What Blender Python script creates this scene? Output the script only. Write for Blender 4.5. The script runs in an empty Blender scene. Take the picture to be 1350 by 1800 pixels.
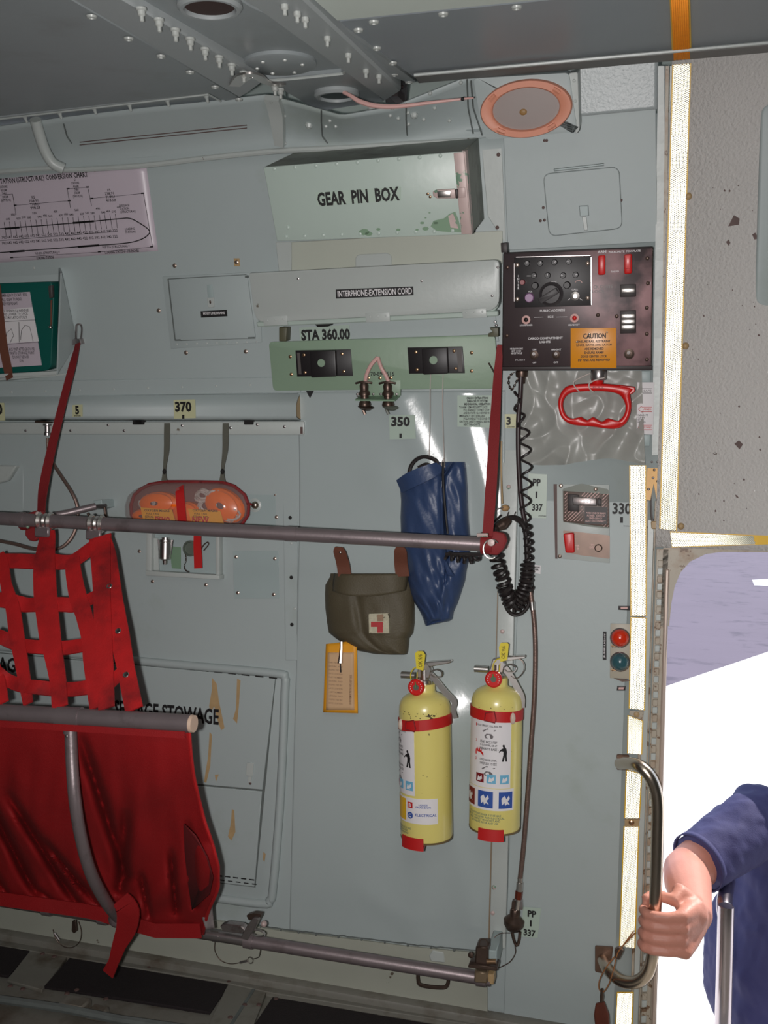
import bpy, bmesh, math, random
from mathutils import Vector, Matrix, noise
random.seed(7)
C = bpy.context.scene.collection
SC = bpy.context.scene
V = Vector
# ------------------------------------------------------------------ camera
FPX = 1600.0
CAM = V((0.0, -1.95, 1.10))
TH, PH, ROLL = math.radians(15.2), math.radians(-0.45), 0.025
R0 = V((math.cos(TH), math.sin(TH), 0)); F0 = V((-math.sin(TH), math.cos(TH), 0)); U0 = V((0, 0, 1))
FW = (F0*math.cos(PH) + U0*math.sin(PH)).normalized()
UP1 = (U0*math.cos(PH) - F0*math.sin(PH)).normalized()
RT = (R0*math.cos(ROLL) + UP1*math.sin(ROLL)).normalized()
UP = (UP1*math.cos(ROLL) - R0*math.sin(ROLL)).normalized()
cd = bpy.data.cameras.new('camera'); cam = bpy.data.objects.new('camera', cd); C.objects.link(cam)
cd.sensor_fit = 'HORIZONTAL'; cd.sensor_width = 36; cd.lens = 36*FPX/1350; cd.clip_start = .02; cd.clip_end = 500
cam.matrix_world = Matrix(((RT.x, UP.x, -FW.x, CAM.x), (RT.y, UP.y, -FW.y, CAM.y), (RT.z, UP.z, -FW.z, CAM.z), (0, 0, 0, 1)))
SC.camera = cam
SC.view_settings.view_transform = 'Standard'; SC.view_settings.look = 'None'
SC.view_settings.gamma = 1; SC.view_settings.exposure = 0.0; SC.view_settings.use_curve_mapping = False
# ------------------------------------------------------------------ world, sun, flash
wd = bpy.data.worlds.new('world'); SC.world = wd; wd.use_nodes = True
wn = wd.node_tree.nodes; bg = wn['Background']; bg.inputs[0].default_value = (0.62, 0.78, 1.0, 1); bg.inputs[1].default_value = 1.3
sd = bpy.data.lights.new('sun', 'SUN'); sd.energy = 5.0; sd.angle = .009; sd.color = (1, .95, .88)
so = bpy.data.objects.new('sun', sd); C.objects.link(so)
so.rotation_euler = V((-0.45, -0.42, -0.80)).normalized().to_track_quat('-Z', 'Y').to_euler()
fd = bpy.data.lights.new('camera_flash', 'SPOT'); fd.energy = 78; fd.shadow_soft_size = .012; fd.spot_size = math.radians(118); fd.spot_blend = 1.0
fd.color = (1, .965, .95)
fo = bpy.data.objects.new('camera_flash', fd); C.objects.link(fo)
fo.location = CAM - RT*.055 - UP*.015 + FW*.01
fo.rotation_euler = (FW - RT*.02 + UP*.02).to_track_quat('-Z', 'Y').to_euler()
# dim unseen area light behind the photographer, for some ambient
ld = bpy.data.lights.new('rear_area_light', 'AREA'); ld.energy = 5; ld.size = .8; ld.color = (1, .97, .92)
lo = bpy.data.objects.new('rear_area_light', ld); C.objects.link(lo); lo.location = (.3, -2.6, 2.2)
lo.rotation_euler = V((0, .7, -.7)).to_track_quat('-Z', 'Y').to_euler()

# ------------------------------------------------------------------ picture point -> real surface
def rdir(px, py):
    return (FW + RT*((px-675)/FPX) - UP*((py-900)/FPX))
K = 0.28
def WY(z): return -K*max(0, z-1.0)**2
def WS(z): return -2*K*max(0, z-1.0)
def on_wall(px, py, off=0.0):
    d = rdir(px, py); t = 2.0
    for _ in range(12):
        p = CAM + d*t; t += (WY(p.z) - off - p.y)/(d.y - WS(p.z)*d.z)
    return CAM + d*t
def at_y(px, py, Y):
    d = rdir(px, py); return CAM + d*((Y-CAM.y)/d.y)
def at_z(px, py, Z):
    d = rdir(px, py); return CAM + d*((Z-CAM.z)/d.z)
class F:
    """flat frame on or before the wall: x along the wall, y up the wall, z out of it"""
    def __init__(s, px=None, py=None, off=0.0, lean=None, o=None, N=None, X=None):
        s.o = on_wall(px, py, off) if o is None else o
        if N is None:
            m = WS(s.o.z) if lean is None else lean
            s.X = V((1, 0, 0)); s.Y = V((0, m, 1)).normalized()
        else:
            s.X = X.normalized(); s.Y = N.cross(s.X).normalized()
        s.N = s.X.cross(s.Y).normalized()
        s.M = Matrix(((s.X.x, s.Y.x, s.N.x, s.o.x), (s.X.y, s.Y.y, s.N.y, s.o.y), (s.X.z, s.Y.z, s.N.z, s.o.z), (0, 0, 0, 1)))
    def l(s, px, py, h=0.0):
        d = rdir(px, py); p0 = s.o + s.N*h
        p = CAM + d*((p0-CAM).dot(s.N)/d.dot(s.N)) - s.o
        return V((p.dot(s.X), p.dot(s.Y)))
    def q(s, pts, h=0.0): return [s.l(a, b, h) for a, b in pts]
    def p3(s, px, py, h=0.0):
        a = s.l(px, py, h); return V((a.x, a.y, h))
    def inv(s, P):
        P = P - s.o; return V((P.dot(s.X), P.dot(s.Y), P.dot(s.N)))
    def m(s, px, py, h=0.0):           # metres per pixel here
        return (s.l(px+1, py, h)-s.l(px, py, h)).length
WORLD = type('W', (), {'M': Matrix.Identity(4)})()

# ------------------------------------------------------------------ materials
def lin(c):
    r = []
    for x in c[:3]:
        x = x/255.0; r.append(x/12.92 if x <= .04045 else ((x+.055)/1.055)**2.4)
    return (r[0], r[1], r[2], 1)
MATS = {}
def mat(name, col, rough=.5, metal=0.0, var=.10, vs=9.0, bump=0.0, bs=120.0, coat=0.0, alpha=1.0, emit=None, chips=None, spec=.5, trans=0.0, dirt=None, sheen=0):
    if name in MATS: return MATS[name]
    m = bpy.data.materials.new(name); m.use_nodes = True; nt = m.node_tree; N = nt.nodes; L = nt.links
    b = N['Principled BSDF']; c = lin(col)
    b.inputs['Roughness'].default_value = rough; b.inputs['Metallic'].default_value = metal
    b.inputs['Coat Weight'].default_value = coat; b.inputs['Coat Roughness'].default_value = .18
    b.inputs['Specular IOR Level'].default_value = spec; b.inputs['Alpha'].default_value = alpha
    b.inputs['Transmission Weight'].default_value = trans; b.inputs['Sheen Weight'].default_value = sheen
    tc = N.new('ShaderNodeTexCoord'); nz = N.new('ShaderNodeTexNoise'); nz.inputs['Scale'].default_value = vs; nz.inputs['Detail'].default_value = 5
    L.new(tc.outputs['Object'], nz.inputs['Vector'])
    mx = N.new('ShaderNodeMix'); mx.data_type = 'RGBA'
    mx.inputs[6].default_value = tuple(min(1, x*(1-var)) for x in c[:3])+(1,)
    mx.inputs[7].default_value = tuple(min(1, x*(1+var)) for x in c[:3])+(1,)
    L.new(nz.outputs['Fac'], mx.inputs[0]); out = mx.outputs[2]
    def layer(out, cc, scale, thr, soft, stretch=None):
        n2 = N.new('ShaderNodeTexNoise'); n2.inputs['Scale'].default_value = scale; n2.inputs['Detail'].default_value = 7; n2.inputs['Roughness'].default_value = .62
        if stretch:
            mp = N.new('ShaderNodeMapping'); mp.inputs['Scale'].default_value = stretch; L.new(tc.outputs['Object'], mp.inputs['Vector']); L.new(mp.outputs['Vector'], n2.inputs['Vector'])
        else: L.new(tc.outputs['Object'], n2.inputs['Vector'])
        mr = N.new('ShaderNodeMapRange'); mr.inputs['From Min'].default_value = thr; mr.inputs['From Max'].default_value = thr+soft
        L.new(n2.outputs['Fac'], mr.inputs['Value'])
        m2 = N.new('ShaderNodeMix'); m2.data_type = 'RGBA'; L.new(mr.outputs['Result'], m2.inputs[0]); L.new(out, m2.inputs[6]); m2.inputs[7].default_value = lin(cc)
        return m2.outputs[2]
    if dirt: out = layer(out, dirt[0], dirt[1], dirt[2], dirt[3], dirt[4] if len(dirt) > 4 else None)
    if chips: out = layer(out, chips[0], chips[1], chips[2], .015)
    L.new(out, b.inputs['Base Color'])
    if emit: b.inputs['Emission Color'].default_value = lin(emit[0]); b.inputs['Emission Strength'].default_value = emit[1]
    if bump:
        n3 = N.new('ShaderNodeTexNoise'); n3.inputs['Scale'].default_value = bs; n3.inputs['Detail'].default_value = 3; L.new(tc.outputs['Object'], n3.inputs['Vector'])
        bp = N.new('ShaderNodeBump'); bp.inputs['Strength'].default_value = 1; bp.inputs['Distance'].default_value = bump
        L.new(n3.outputs['Fac'], bp.inputs['Height']); L.new(bp.outputs['Normal'], b.inputs['Normal'])
    MATS[name] = m; return m
wallp = mat('pale_green_paint', (170, 180, 180), .50, var=.05, vs=4, bump=.0003, bs=60, dirt=((150, 160, 150), 3, .60, .25))
wallg = mat('glossy_pale_paint', (171, 181, 181), .20, var=.04, vs=5, bump=.00025, bs=70)
wallw = mat('whiter_green_paint', (182, 188, 185), .38, var=.05, bump=.0003, bs=80, chips=((120, 112, 100), 22, .70))
pebble = mat('pebbled_glossy_paint', (166, 174, 175), .36, var=.05, bump=.0005, bs=190)
header = mat('pebbled_door_paint', (212, 209, 206), .12, var=.05, bump=.0016, bs=190, chips=((96, 78, 72), 26, .715))
boxp = mat('box_paint', (176, 190, 182), .38, var=.05, chips=((120, 150, 128), 14, .675), bump=.0003, bs=50)
boxworn = mat('worn_box_metal', (190, 168, 164), .45, metal=.08, var=.2, vs=40, chips=((110, 140, 118), 25, .56))
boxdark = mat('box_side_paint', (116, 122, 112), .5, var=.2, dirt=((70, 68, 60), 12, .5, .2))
greenp = mat('zinc_green_paint', (136, 158, 136), .45, var=.06, bump=.0003, bs=80)
ceilp = mat('ceiling_grey_paint', (146, 153, 155), .42, var=.06, bump=.0002, bs=90, dirt=((124, 124, 122), 5, .55, .3))
beamp = mat('beam_grey_paint', (158, 164, 165), .45, var=.06)
palec = mat('pale_ceiling_paint', (205, 214, 206), .5, var=.04)
jambp = mat('worn_jamb_paint', (176, 166, 150), .45, var=.1, chips=((118, 92, 70), 45, .60), dirt=((150, 118, 90), 18, .5, .2))
alu = mat('bare_aluminium', (172, 165, 165), .32, metal=.9, var=.15, vs=60, dirt=((120, 105, 100), 30, .55, .2))
tubem = mat('dull_grey_tube', (138, 126, 128), .42, metal=.55, var=.15, vs=25, bump=.0002, bs=200, dirt=((96, 84, 84), 18, .55, .25))
steel = mat('stainless_steel', (214, 208, 204), .3, metal=1, var=.1)
chrome = mat('polished_steel', (214, 198, 182), .26, metal=1, var=.08)
brass = mat('brass', (176, 142, 112), .3, metal=.9, var=.2, vs=50)
bronze = mat('dark_bronze', (92, 76, 68), .38, metal=.7, var=.25, vs=80)
screwm = mat('screw_steel', (190, 170, 158), .3, metal=.85, var=.3, vs=100)
dark = mat('dark_gap', (26, 24, 24), .8, var=.2)
seam = mat('gap_shade_grey', (98, 104, 102), .8, var=.3, vs=40)  # dark tone painted in for the shaded gaps between panels
black = mat('black_plastic', (34, 30, 32), .45, var=.2)
blk2 = mat('black_rubber', (40, 34, 34), .42, var=.2)
ink = mat('black_ink', (22, 20, 22), .6, var=.1)
white = mat('white_paper', (226, 222, 224), .6, var=.03)
lilac = mat('lilac_paper', (200, 188, 198), .35, var=.03)
cream = mat('cream_label', (196, 196, 158), .45, var=.05)
clearl = mat('clear_aged_label', (176, 192, 180), .3, var=.03)
panelb = mat('scuffed_black_panel', (62, 50, 52), .42, metal=.25, var=.2, vs=14)
def wear_side(m, col, x0, x1):
    nt = m.node_tree; N = nt.nodes; L = nt.links; b = N['Principled BSDF']; src = b.inputs['Base Color'].links[0].from_socket
    tc = N.new('ShaderNodeTexCoord'); sx = N.new('ShaderNodeSeparateXYZ'); L.new(tc.outputs['Object'], sx.inputs[0])
    mr = N.new('ShaderNodeMapRange'); mr.inputs['From Min'].default_value = x0; mr.inputs['From Max'].default_value = x1; L.new(sx.outputs['X'], mr.inputs['Value'])
    nz = N.new('ShaderNodeTexNoise'); nz.inputs['Scale'].default_value = 13; nz.inputs['Detail'].default_value = 7; L.new(tc.outputs['Object'], nz.inputs['Vector'])
    mp = N.new('ShaderNodeMapRange'); mp.inputs['From Min'].default_value = .38; mp.inputs['From Max'].default_value = .62; L.new(nz.outputs['Fac'], mp.inputs['Value'])
    mu = N.new('ShaderNodeMath'); mu.operation = 'MULTIPLY'; L.new(mr.outputs['Result'], mu.inputs[0]); L.new(mp.outputs['Result'], mu.inputs[1])
    mx = N.new('ShaderNodeMix'); mx.data_type = 'RGBA'; L.new(mu.outputs[0], mx.inputs[0]); L.new(src, mx.inputs[6]); mx.inputs[7].default_value = lin(col); L.new(mx.outputs[2], b.inputs['Base Color'])
wear_side(panelb, (158, 122, 124), -.03, .13)
panels = mat('panel_side_black', (44, 34, 34), .5, var=.3)
amber = mat('amber_placard', (226, 146, 30), .32, var=.04)
red = mat('red_webbing', (178, 16, 20), .75, var=.35, vs=22, bump=.0006, bs=420, dirt=((96, 8, 14), 7, .52, .2))
redf = mat('red_seat_fabric', (142, 8, 14), .7, var=.25, vs=10, bump=.0005, bs=500)
dred = mat('dark_red_strap', (128, 26, 30), .7, var=.15, bump=.0004, bs=400)
redp = mat('red_plastic', (206, 26, 24), .35, var=.08)
redt = mat('red_tape', (190, 30, 30), .5, var=.1)
yel = mat('yellow_bottle_paint', (226, 212, 124), .3, var=.06, coat=.3, chips=((104, 84, 40), 30, .695))
ytag = mat('yellow_tag', (220, 200, 40), .5, var=.06)
olive = mat('olive_canvas', (84, 76, 58), .62, var=.15, bump=.0007, bs=300)
oliv2 = mat('olive_webbing', (92, 92, 82), .7, var=.1, bump=.0004, bs=400)
brown = mat('brown_webbing', (112, 66, 50), .7, var=.15, bump=.0004, bs=400)
blue = mat('blue_vinyl', (52, 70, 106), .42, var=.12, bump=.0006, bs=140)
navy = mat('blue_shirt_cotton', (56, 54, 98), .8, var=.08, bump=.0006, bs=300)
skin = mat('skin', (208, 142, 124), .5, var=.08, vs=30, bump=.0004, bs=250)
trous = mat('dark_trousers', (46, 46, 56), .8, var=.1)
hairm = mat('brown_hair', (70, 52, 40), .7, var=.3, vs=60)
pinkr = mat('pink_gasket_ring', (214, 142, 116), .5, var=.06)
frost = mat('frosted_lens', (150, 138, 134), .35, var=.1)
orange = mat('orange_mask_rubber', (250, 112, 6), .35, var=.08, coat=.3)
tealp = mat('dark_teal_case', (16, 86, 78), .4, var=.1)
tan = mat('tan_card', (206, 170, 132), .6, var=.06)
ycard = mat('yellow_card', (232, 160, 36), .5, var=.05)
chipb = mat('bare_primer', (92, 70, 66), .6, var=.3, vs=60)
stain = mat('tan_stain', (176, 148, 108), .5, var=.2, vs=50)
grpr = mat('green_primer', (118, 146, 120), .5, var=.1)
mask = mat('grey_plate_paint', (162, 176, 176), .45, var=.05)
floorp = mat('worn_floor_paint', (126, 124, 116), .5, var=.15, bump=.0006, bs=40, dirt=((92, 82, 70), 9, .5, .2))
nons = mat('black_nonskid', (30, 22, 24), .85, var=.3, vs=80, bump=.0012, bs=500)
roomp = mat('cabin_paint', (150, 160, 156), .6, var=.05)
asphalt = mat('dark_asphalt', (104, 92, 106), .85, var=.12, vs=.6, bump=.003, bs=8, dirt=((84, 74, 88), 1.4, .56, .1))
pale_gnd = mat('pale_ground', (238, 232, 226), .8, var=.04, vs=.8)  # pale tone of the near ground outside the door
yhinge = mat('yellow_hinge_paint', (222, 160, 30), .4, var=.1, vs=30)
tapem = mat('yellow_reflective_prisms', (255, 253, 244), .30, metal=1.0, var=.02)
tapeb = mat('tape_bloom_edge', (240, 190, 30), .4, var=.05)  # yellow paints the flash bloom fringe round the tape
lensr = mat('red_lamp_lens', (214, 52, 24), .2, var=.05, coat=.6)
lensg = mat('blue_green_lamp_lens', (54, 92, 100), .2, var=.05, coat=.6)
purple = mat('purple_knob', (150, 110, 150), .35, var=.1)
pinkc = mat('pink_sleeving', (214, 170, 164), .5, var=.08)
cord = mat('white_string', (196, 186, 180), .7, var=.1)
hosem = mat('braided_hose', (128, 106, 98), .38, metal=.6, var=.3, vs=220, bump=.0006, bs=500)
bluep = mat('pictogram_blue', (52, 84, 160), .45, var=.05)
lblue = mat('pictogram_light_blue', (110, 176, 208), .45, var=.05)
poly = mat('clear_polythene', (172, 172, 166), .33, var=.14, vs=9, alpha=.74, spec=.55)
shell = mat('clear_plastic_shell', (200, 176, 170), .10, var=.04, alpha=.20, spec=.8)
silv = mat('silver_fabric_tab', (150, 140, 140), .5, metal=.3, var=.3, vs=120)

# ------------------------------------------------------------------ mesh builder
def catmull(pts, n=6, closed=False):
    P = [V(p) for p in pts]; out = []; k = len(P)
    if k < 3: return P
    rng = range(k if closed else k-1)
    for i in rng:
        if closed: a, b, c, d = P[(i-1) % k], P[i], P[(i+1) % k], P[(i+2) % k]
        else:
            b, c = P[i], P[i+1]; a = P[i-1] if i else b*2-c; d = P[i+2] if i+2 < k else c*2-b
        for j in range(n):
            t = j/n
            out.append(.5*((2*b)+(c-a)*t+(2*a-5*b+4*c-d)*t*t+(3*b-a-3*c+d)*t**3))
    if not closed: out.append(P[-1])
    return out
class MB:
    def __init__(s): s.v = []; s.f = []
    def add(s, vs, fs):
        o = len(s.v); s.v += [V(a) for a in vs]; s.f += [tuple(i+o for i in f) for f in fs]; return s
    def box(s, x0, x1, y0, y1, z0, z1):
        return s.add([(x0, y0, z0), (x1, y0, z0), (x1, y1, z0), (x0, y1, z0), (x0, y0, z1), (x1, y0, z1), (x1, y1, z1), (x0, y1, z1)],
                     [(0, 3, 2, 1), (4, 5, 6, 7), (0, 1, 5, 4), (1, 2, 6, 5), (2, 3, 7, 6), (3, 0, 4, 7)])
    def prism(s, pts, z0, z1, top=None):
        """pts seen at height z1; top= other outline for z0"""
        n = len(pts); b = top or pts
        ar = sum(pts[i][0]*pts[(i+1) % n][1]-pts[(i+1) % n][0]*pts[i][1] for i in range(n))
        if ar < 0: pts = pts[::-1]; b = b[::-1]
        vs = [(p[0], p[1], z0) for p in b]+[(p[0], p[1], z1) for p in pts]
        return s.add(vs, [tuple(range(n))[::-1], tuple(range(n, 2*n))]+[(i, (i+1) % n, n+(i+1) % n, n+i) for i in range(n)])
    def tube(s, pts, r, n=8, smooth=0, closed=False, caps=True, flat=1.0):
        P = [V(p) for p in pts]
        if smooth: P = catmull(P, smooth, closed)
        k = len(P)
        if not isinstance(r, (list, tuple)): R = [r]*k
        else:
            R = [r[min(len(r)-1, int(i/(k-1)*(len(r)-1)))]*(1-((i/(k-1)*(len(r)-1)) % 1))+r[min(len(r)-1, int(i/(k-1)*(len(r)-1))+1)]*((i/(k-1)*(len(r)-1)) % 1) for i in range(k)]
        T = []
        for i in range(k):
            a = P[(i-1) % k] if (closed or i) else P[i]; b = P[(i+1) % k] if (closed or i < k-1) else P[i]
            t = (b-a); T.append(t.normalized() if t.length > 1e-9 else V((0, 0, 1)))
        u = T[0].orthogonal().normalized(); o = len(s.v)
        for i in range(k):
            u = (u-T[i]*u.dot(T[i])); u = u.normalized() if u.length > 1e-6 else T[i].orthogonal().normalized()
            w = T[i].cross(u)
            for j in range(n):
                a = 2*math.pi*j/n; s.v.append(P[i]+(u*math.cos(a)+w*math.sin(a)*flat)*R[i])
        for i in range(k if closed else k-1):
            i2 = (i+1) % k
            for j in range(n):
                j2 = (j+1) % n; s.f.append((o+i*n+j, o+i*n+j2, o+i2*n+j2, o+i2*n+j))
        if not closed and caps:
            s.f.append(tuple(o+j for j in range(n))[::-1]); s.f.append(tuple(o+(k-1)*n+j for j in range(n)))
        return s
    def lathe(s, prof, o=(0, 0, 0), ax=(0, 0, 1), n=20, caps=True):
        ax = V(ax).normalized(); u = ax.orthogonal().normalized(); w = ax.cross(u); o = V(o); b = len(s.v)
        for r, h in prof:
            for j in range(n):
                a = 2*math.pi*j/n; s.v.append(o+ax*h+(u*math.cos(a)+w*math.sin(a))*max(r, 1e-5))
        for i in range(len(prof)-1):
            for j in range(n):
                j2 = (j+1) % n; s.f.append((b+i*n+j, b+i*n+j2, b+(i+1)*n+j2, b+(i+1)*n+j))
        if caps:
            s.f.append(tuple(b+j for j in range(n))[::-1]); s.f.append(tuple(b+(len(prof)-1)*n+j for j in range(n)))
        return s
    def dome(s, c, r, h=None, ax=(0, 0, 1), n=8):
        h = h or r*.6
        return s.lathe([(r, 0), (r*.9, h*.55), (r*.5, h*.93), (r*.05, h)], c, ax, n)
    def ball(s, c, r, n=12, sc=(1, 1, 1)):
        b = len(s.v); m = n//2
        for i in range(m+1):
            t = math.pi*i/m
            for j in range(n):
                a = 2*math.pi*j/n; s.v.append(V(c)+V((math.sin(t)*math.cos(a)*sc[0], math.sin(t)*math.sin(a)*sc[1], math.cos(t)*sc[2]))*r)
        for i in range(m):
            for j in range(n):
                j2 = (j+1) % n; s.f.append((b+i*n+j, b+(i+1)*n+j, b+(i+1)*n+j2, b+i*n+j2))
        return s
    def grid(s, nu, nv, fn, flip=False):
        b = len(s.v)
        for j in range(nv+1):
            for i in range(nu+1): s.v.append(V(fn(i/nu, j/nv)))
        for j in range(nv):
            for i in range(nu):
                a = b+j*(nu+1)+i; q = (a, a+1, a+nu+2, a+nu+1); s.f.append(q[::-1] if flip else q)
        return s
    def ribbon(s, pts, w, th, nrm, smooth=6):
        """webbing: pts centre line, w widths, nrm outward normal"""
        P = catmull(pts, smooth) if smooth else [V(p) for p in pts]; k = len(P); nrm = V(nrm).normalized()
        if not isinstance(w, (list, tuple)): w = [w, w]
        o = len(s.v)
        for i, p in enumerate(P):
            t = (P[min(i+1, k-1)]-P[max(i-1, 0)]).normalized(); sd_ = t.cross(nrm).normalized(); nn = sd_.cross(t).normalized()
            x = i/(k-1)*(len(w)-1); a = int(x); ww = (w[a]*(1-(x-a))+w[min(a+1, len(w)-1)]*(x-a))/2
            for q in (sd_*ww+nn*th/2, -sd_*ww+nn*th/2, -sd_*ww-nn*th/2, sd_*ww-nn*th/2): s.v.append(p+q)
        for i in range(k-1):
            for j in range(4):
                j2 = (j+1) % 4; s.f.append((o+i*4+j, o+(i+1)*4+j, o+(i+1)*4+j2, o+i*4+j2))
        s.f.append((o, o+1, o+2, o+3)); e = o+(k-1)*4; s.f.append((e+3, e+2, e+1, e)); return s
    def build(s, name, m, parent=None, bevel=0.0, seg=1, M=None, solid=0.0, sub=0, ang=38, fix=True):
        me = bpy.data.meshes.new(name); me.from_pydata(s.v, [], s.f); me.validate()
        bm = bmesh.new(); bm.from_mesh(me)
        if fix: bmesh.ops.recalc_face_normals(bm, faces=bm.faces)
        if bevel:
            es = [e for e in bm.edges if len(e.link_faces) == 2 and e.calc_face_angle(0) > .6]
            try: bmesh.ops.bevel(bm, geom=es, offset=bevel, segments=seg, affect='EDGES', clamp_overlap=True, profile=.5)
            except Exception: pass
        bm.to_mesh(me); bm.free()
        for p in me.polygons: p.use_smooth = True
        me.set_sharp_from_angle(angle=math.radians(ang))
        me.materials.append(m)
        o = bpy.data.objects.new(name, me); C.objects.link(o)
        if parent is not None: o.parent = parent
        if M is not None: o.matrix_world = M
        if solid:
            md = o.modifiers.new('s', 'SOLIDIFY'); md.thickness = solid; md.offset = 0
        if sub:
            md = o.modifiers.new('b', 'SUBSURF'); md.levels = sub; md.render_levels = sub
        return o
def tag(o, label=None, cat=None, group=None, kind=None):
    if label: o['label'] = label
    if cat: o['category'] = cat
    if group: o['group'] = group
    if kind: o['kind'] = kind
    return o
def thing(name, label, cat, fr, group=None):
    o = bpy.data.objects.new(name, None); C.objects.link(o); o.empty_display_size = .03
    o.matrix_world = fr.M if hasattr(fr, 'M') else Matrix.Translation(fr)
    return tag(o, label, cat, group)
def struct(name):
    o = bpy.data.objects.new(name, None); C.objects.link(o); o['kind'] = 'structure'; return o
def rrect(q, r, n=4):
    """rounded polygon corners, q list of 2D, r radius or list"""
    out = []; k = len(q)
    for i in range(k):
        p = V(q[i][:2]).to_2d() if not isinstance(q[i], Vector) else q[i].to_2d()
        a = V(q[i-1]).to_2d(); b = V(q[(i+1) % k]).to_2d(); rr = r[i] if isinstance(r, (list, tuple)) else r
        if rr <= 0: out.append(p); continue
        A = p+(a-p).normalized()*rr; B = p+(b-p).normalized()*rr
        for j in range(n+1):
            t = j/n; out.append(A*(1-t)**2+p*2*t*(1-t)+B*t*t)
    return out
def circ(cx, cy, r, n=20, ry=None):
    return [V((cx+r*math.cos(2*math.pi*i/n), cy+(ry or r)*math.sin(2*math.pi*i/n))) for i in range(n)]
# text -> mesh (fitted to a box), flat or wrapped on a cylinder
TC = {}
def text_geo(s, bold=.012, align='CENTER'):
    k = (s, bold, align)
    if k in TC: return TC[k]
    cu = bpy.data.curves.new('t', 'FONT'); cu.body = s; cu.size = 1; cu.offset = bold; cu.resolution_u = 2 if len(s) < 30 else 1
    cu.align_x = align; cu.space_line = .95
    ob = bpy.data.objects.new('t', cu); C.objects.link(ob)
    dg = bpy.context.evaluated_depsgraph_get(); me = bpy.data.meshes.new_from_object(ob.evaluated_get(dg))
    vs = [tuple(v.co) for v in me.vertices]; fs = [tuple(p.vertices) for p in me.polygons]
    bpy.data.objects.remove(ob); bpy.data.curves.remove(cu); bpy.data.meshes.remove(me)
    x0 = min(v[0] for v in vs); x1 = max(v[0] for v in vs); y0 = min(v[1] for v in vs); y1 = max(v[1] for v in vs)
    vs = [((v[0]-x0)/(x1-x0)-.5, (v[1]-y0)/(y1-y0)-.5) for v in vs]
    TC[k] = (vs, fs); return TC[k]
def txt(fr, s, cx, cy, w, h, m, parent, z=.002, bold=.012, rot=0.0, align='CENTER', wrap=None, name='lettering', lbl=None):
    vs, fs = text_geo(s, bold, align); c = fr.l(cx, cy, z); mp = fr.m(cx, cy, z)
    W_ = w*mp; H_ = h*mp; ca, sa = math.cos(rot), math.sin(rot); out = []
    for a, b in vs:
        x, y = a*W_, b*H_; out.append((c.x+x*ca-y*sa, c.y+x*sa+y*ca, z))
    me = bpy.data.meshes.new(name); me.from_pydata(out, [], fs); me.materials.append(m)
    o = bpy.data.objects.new(name, me); C.objects.link(o); o.parent = parent
    if lbl: o['label'] = lbl
    return o
def label_plate(fr, quad, m, parent, z0=0, z1=.0012, name='label_plate', r=0):
    q = fr.q(quad, z1)
    if r: q = rrect(q, r)
    return MB().prism(q, z0, z1).build(name, m, parent)
def frame_for(quad, off=0.0, lean=None):
    cx = sum(p[0] for p in quad)/len(quad); cy = sum(p[1] for p in quad)/len(quad)
    return F(cx, cy, off, lean)
def rect(l, t, r, b, sk=0.0, sv=0.0):
    """pixel box with the slope sk of its horizontals and sv of its verticals"""
    return [(l, t), (r, t+(r-l)*sk), (r+(b-t)*sv, b+(r-l)*sk), (l+(b-t)*sv, b)]
def screws(fr, pts, r, parent, m=None, name='screw', h=0.0, kind=None, n=8, hh=None):
    mb = MB()
    if kind == 'each':
        for a, b in pts:
            MB().dome(fr.p3(a, b, h), r, hh or r*.5, n=n).build(name, m or screwm, parent)
        return
    for a, b in pts: mb.dome(fr.p3(a, b, h), r, hh or r*.5, n=n)
    o = mb.build(name, m or screwm, parent); o['kind'] = 'stuff'; return o
def lerp(a, b, t): return a+(b-a)*t
def pline(a, b, n): return [(lerp(a[0], b[0], i/(n-1)), lerp(a[1], b[1], i/(n-1))) for i in range(n)]
# ================================================================== STRUCTURE
XD = 0.079                       # left edge of the crew doorway
ZH = on_wall(1250, 968).z        # top of the doorway
def cellgrid(x0, x1, nx, z0, z1, nz, off=0.0, disp=None):
    def fn(u, v):
        x = lerp(x0, x1, u); z = lerp(z0, z1, v)
        return V((x, WY(z)-off-(disp(x, z) if disp else 0), z))
    return fn
wall_back = struct('wall_back')
ZT = 1.835
MB().grid(6, 40, cellgrid(-3.0, XD-.002, 1, -.02, ZT, 1)).build('wall_skin', wallp, wall_back, solid=.004)
# large sheet panel right of centre, slightly buckled (gives the streaky flash reflections)
def pt_seg(x, z, a, b):
    ax, az = a; bx, bz = b; dx, dz = bx-ax, bz-az; t = max(0, min(1, ((x-ax)*dx+(z-az)*dz)/(dx*dx+dz*dz)))
    return math.hypot(x-ax-dx*t, z-az-dz*t), t
def WXZ(px, py): p = on_wall(px, py); return (p.x, p.z)
creases = [(WXZ(806, 690), WXZ(888, 1010), .0054, .023), (WXZ(700, 700), WXZ(757, 830), .0075, .031), (WXZ(757, 830), WXZ(800, 960), .0020, .03),
           
           (WXZ(770, 1300), WXZ(730, 1630), .0030, .035), (WXZ(790, 1360), WXZ(835, 1640), .0030, .028), (WXZ(640, 1560), WXZ(720, 1620), .0022, .03)]
DOMES = [(WXZ(768, 1288), .0340, .084), (WXZ(735, 1180), .006, .040), (WXZ(676, 840), .006, .05)]
def buckle(x, z):
    h = 0
    for (a, b_), A_, s_ in DOMES: h += A_*math.exp(-((x-a)**2+(z-b_)**2)/s_**2)
    for a, b, A, s in creases:
        d, t = pt_seg(x, z, a, b); h += A*math.exp(-(d/s)**2)*min(1, 6*min(t+.12, 1.12-t))
    return h+.0018*noise.noise(V((x*7, z*5, 3)))
p0 = on_wall(527, 765); p1 = on_wall(884, 690)
xa, xb = -.727, -.262
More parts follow.
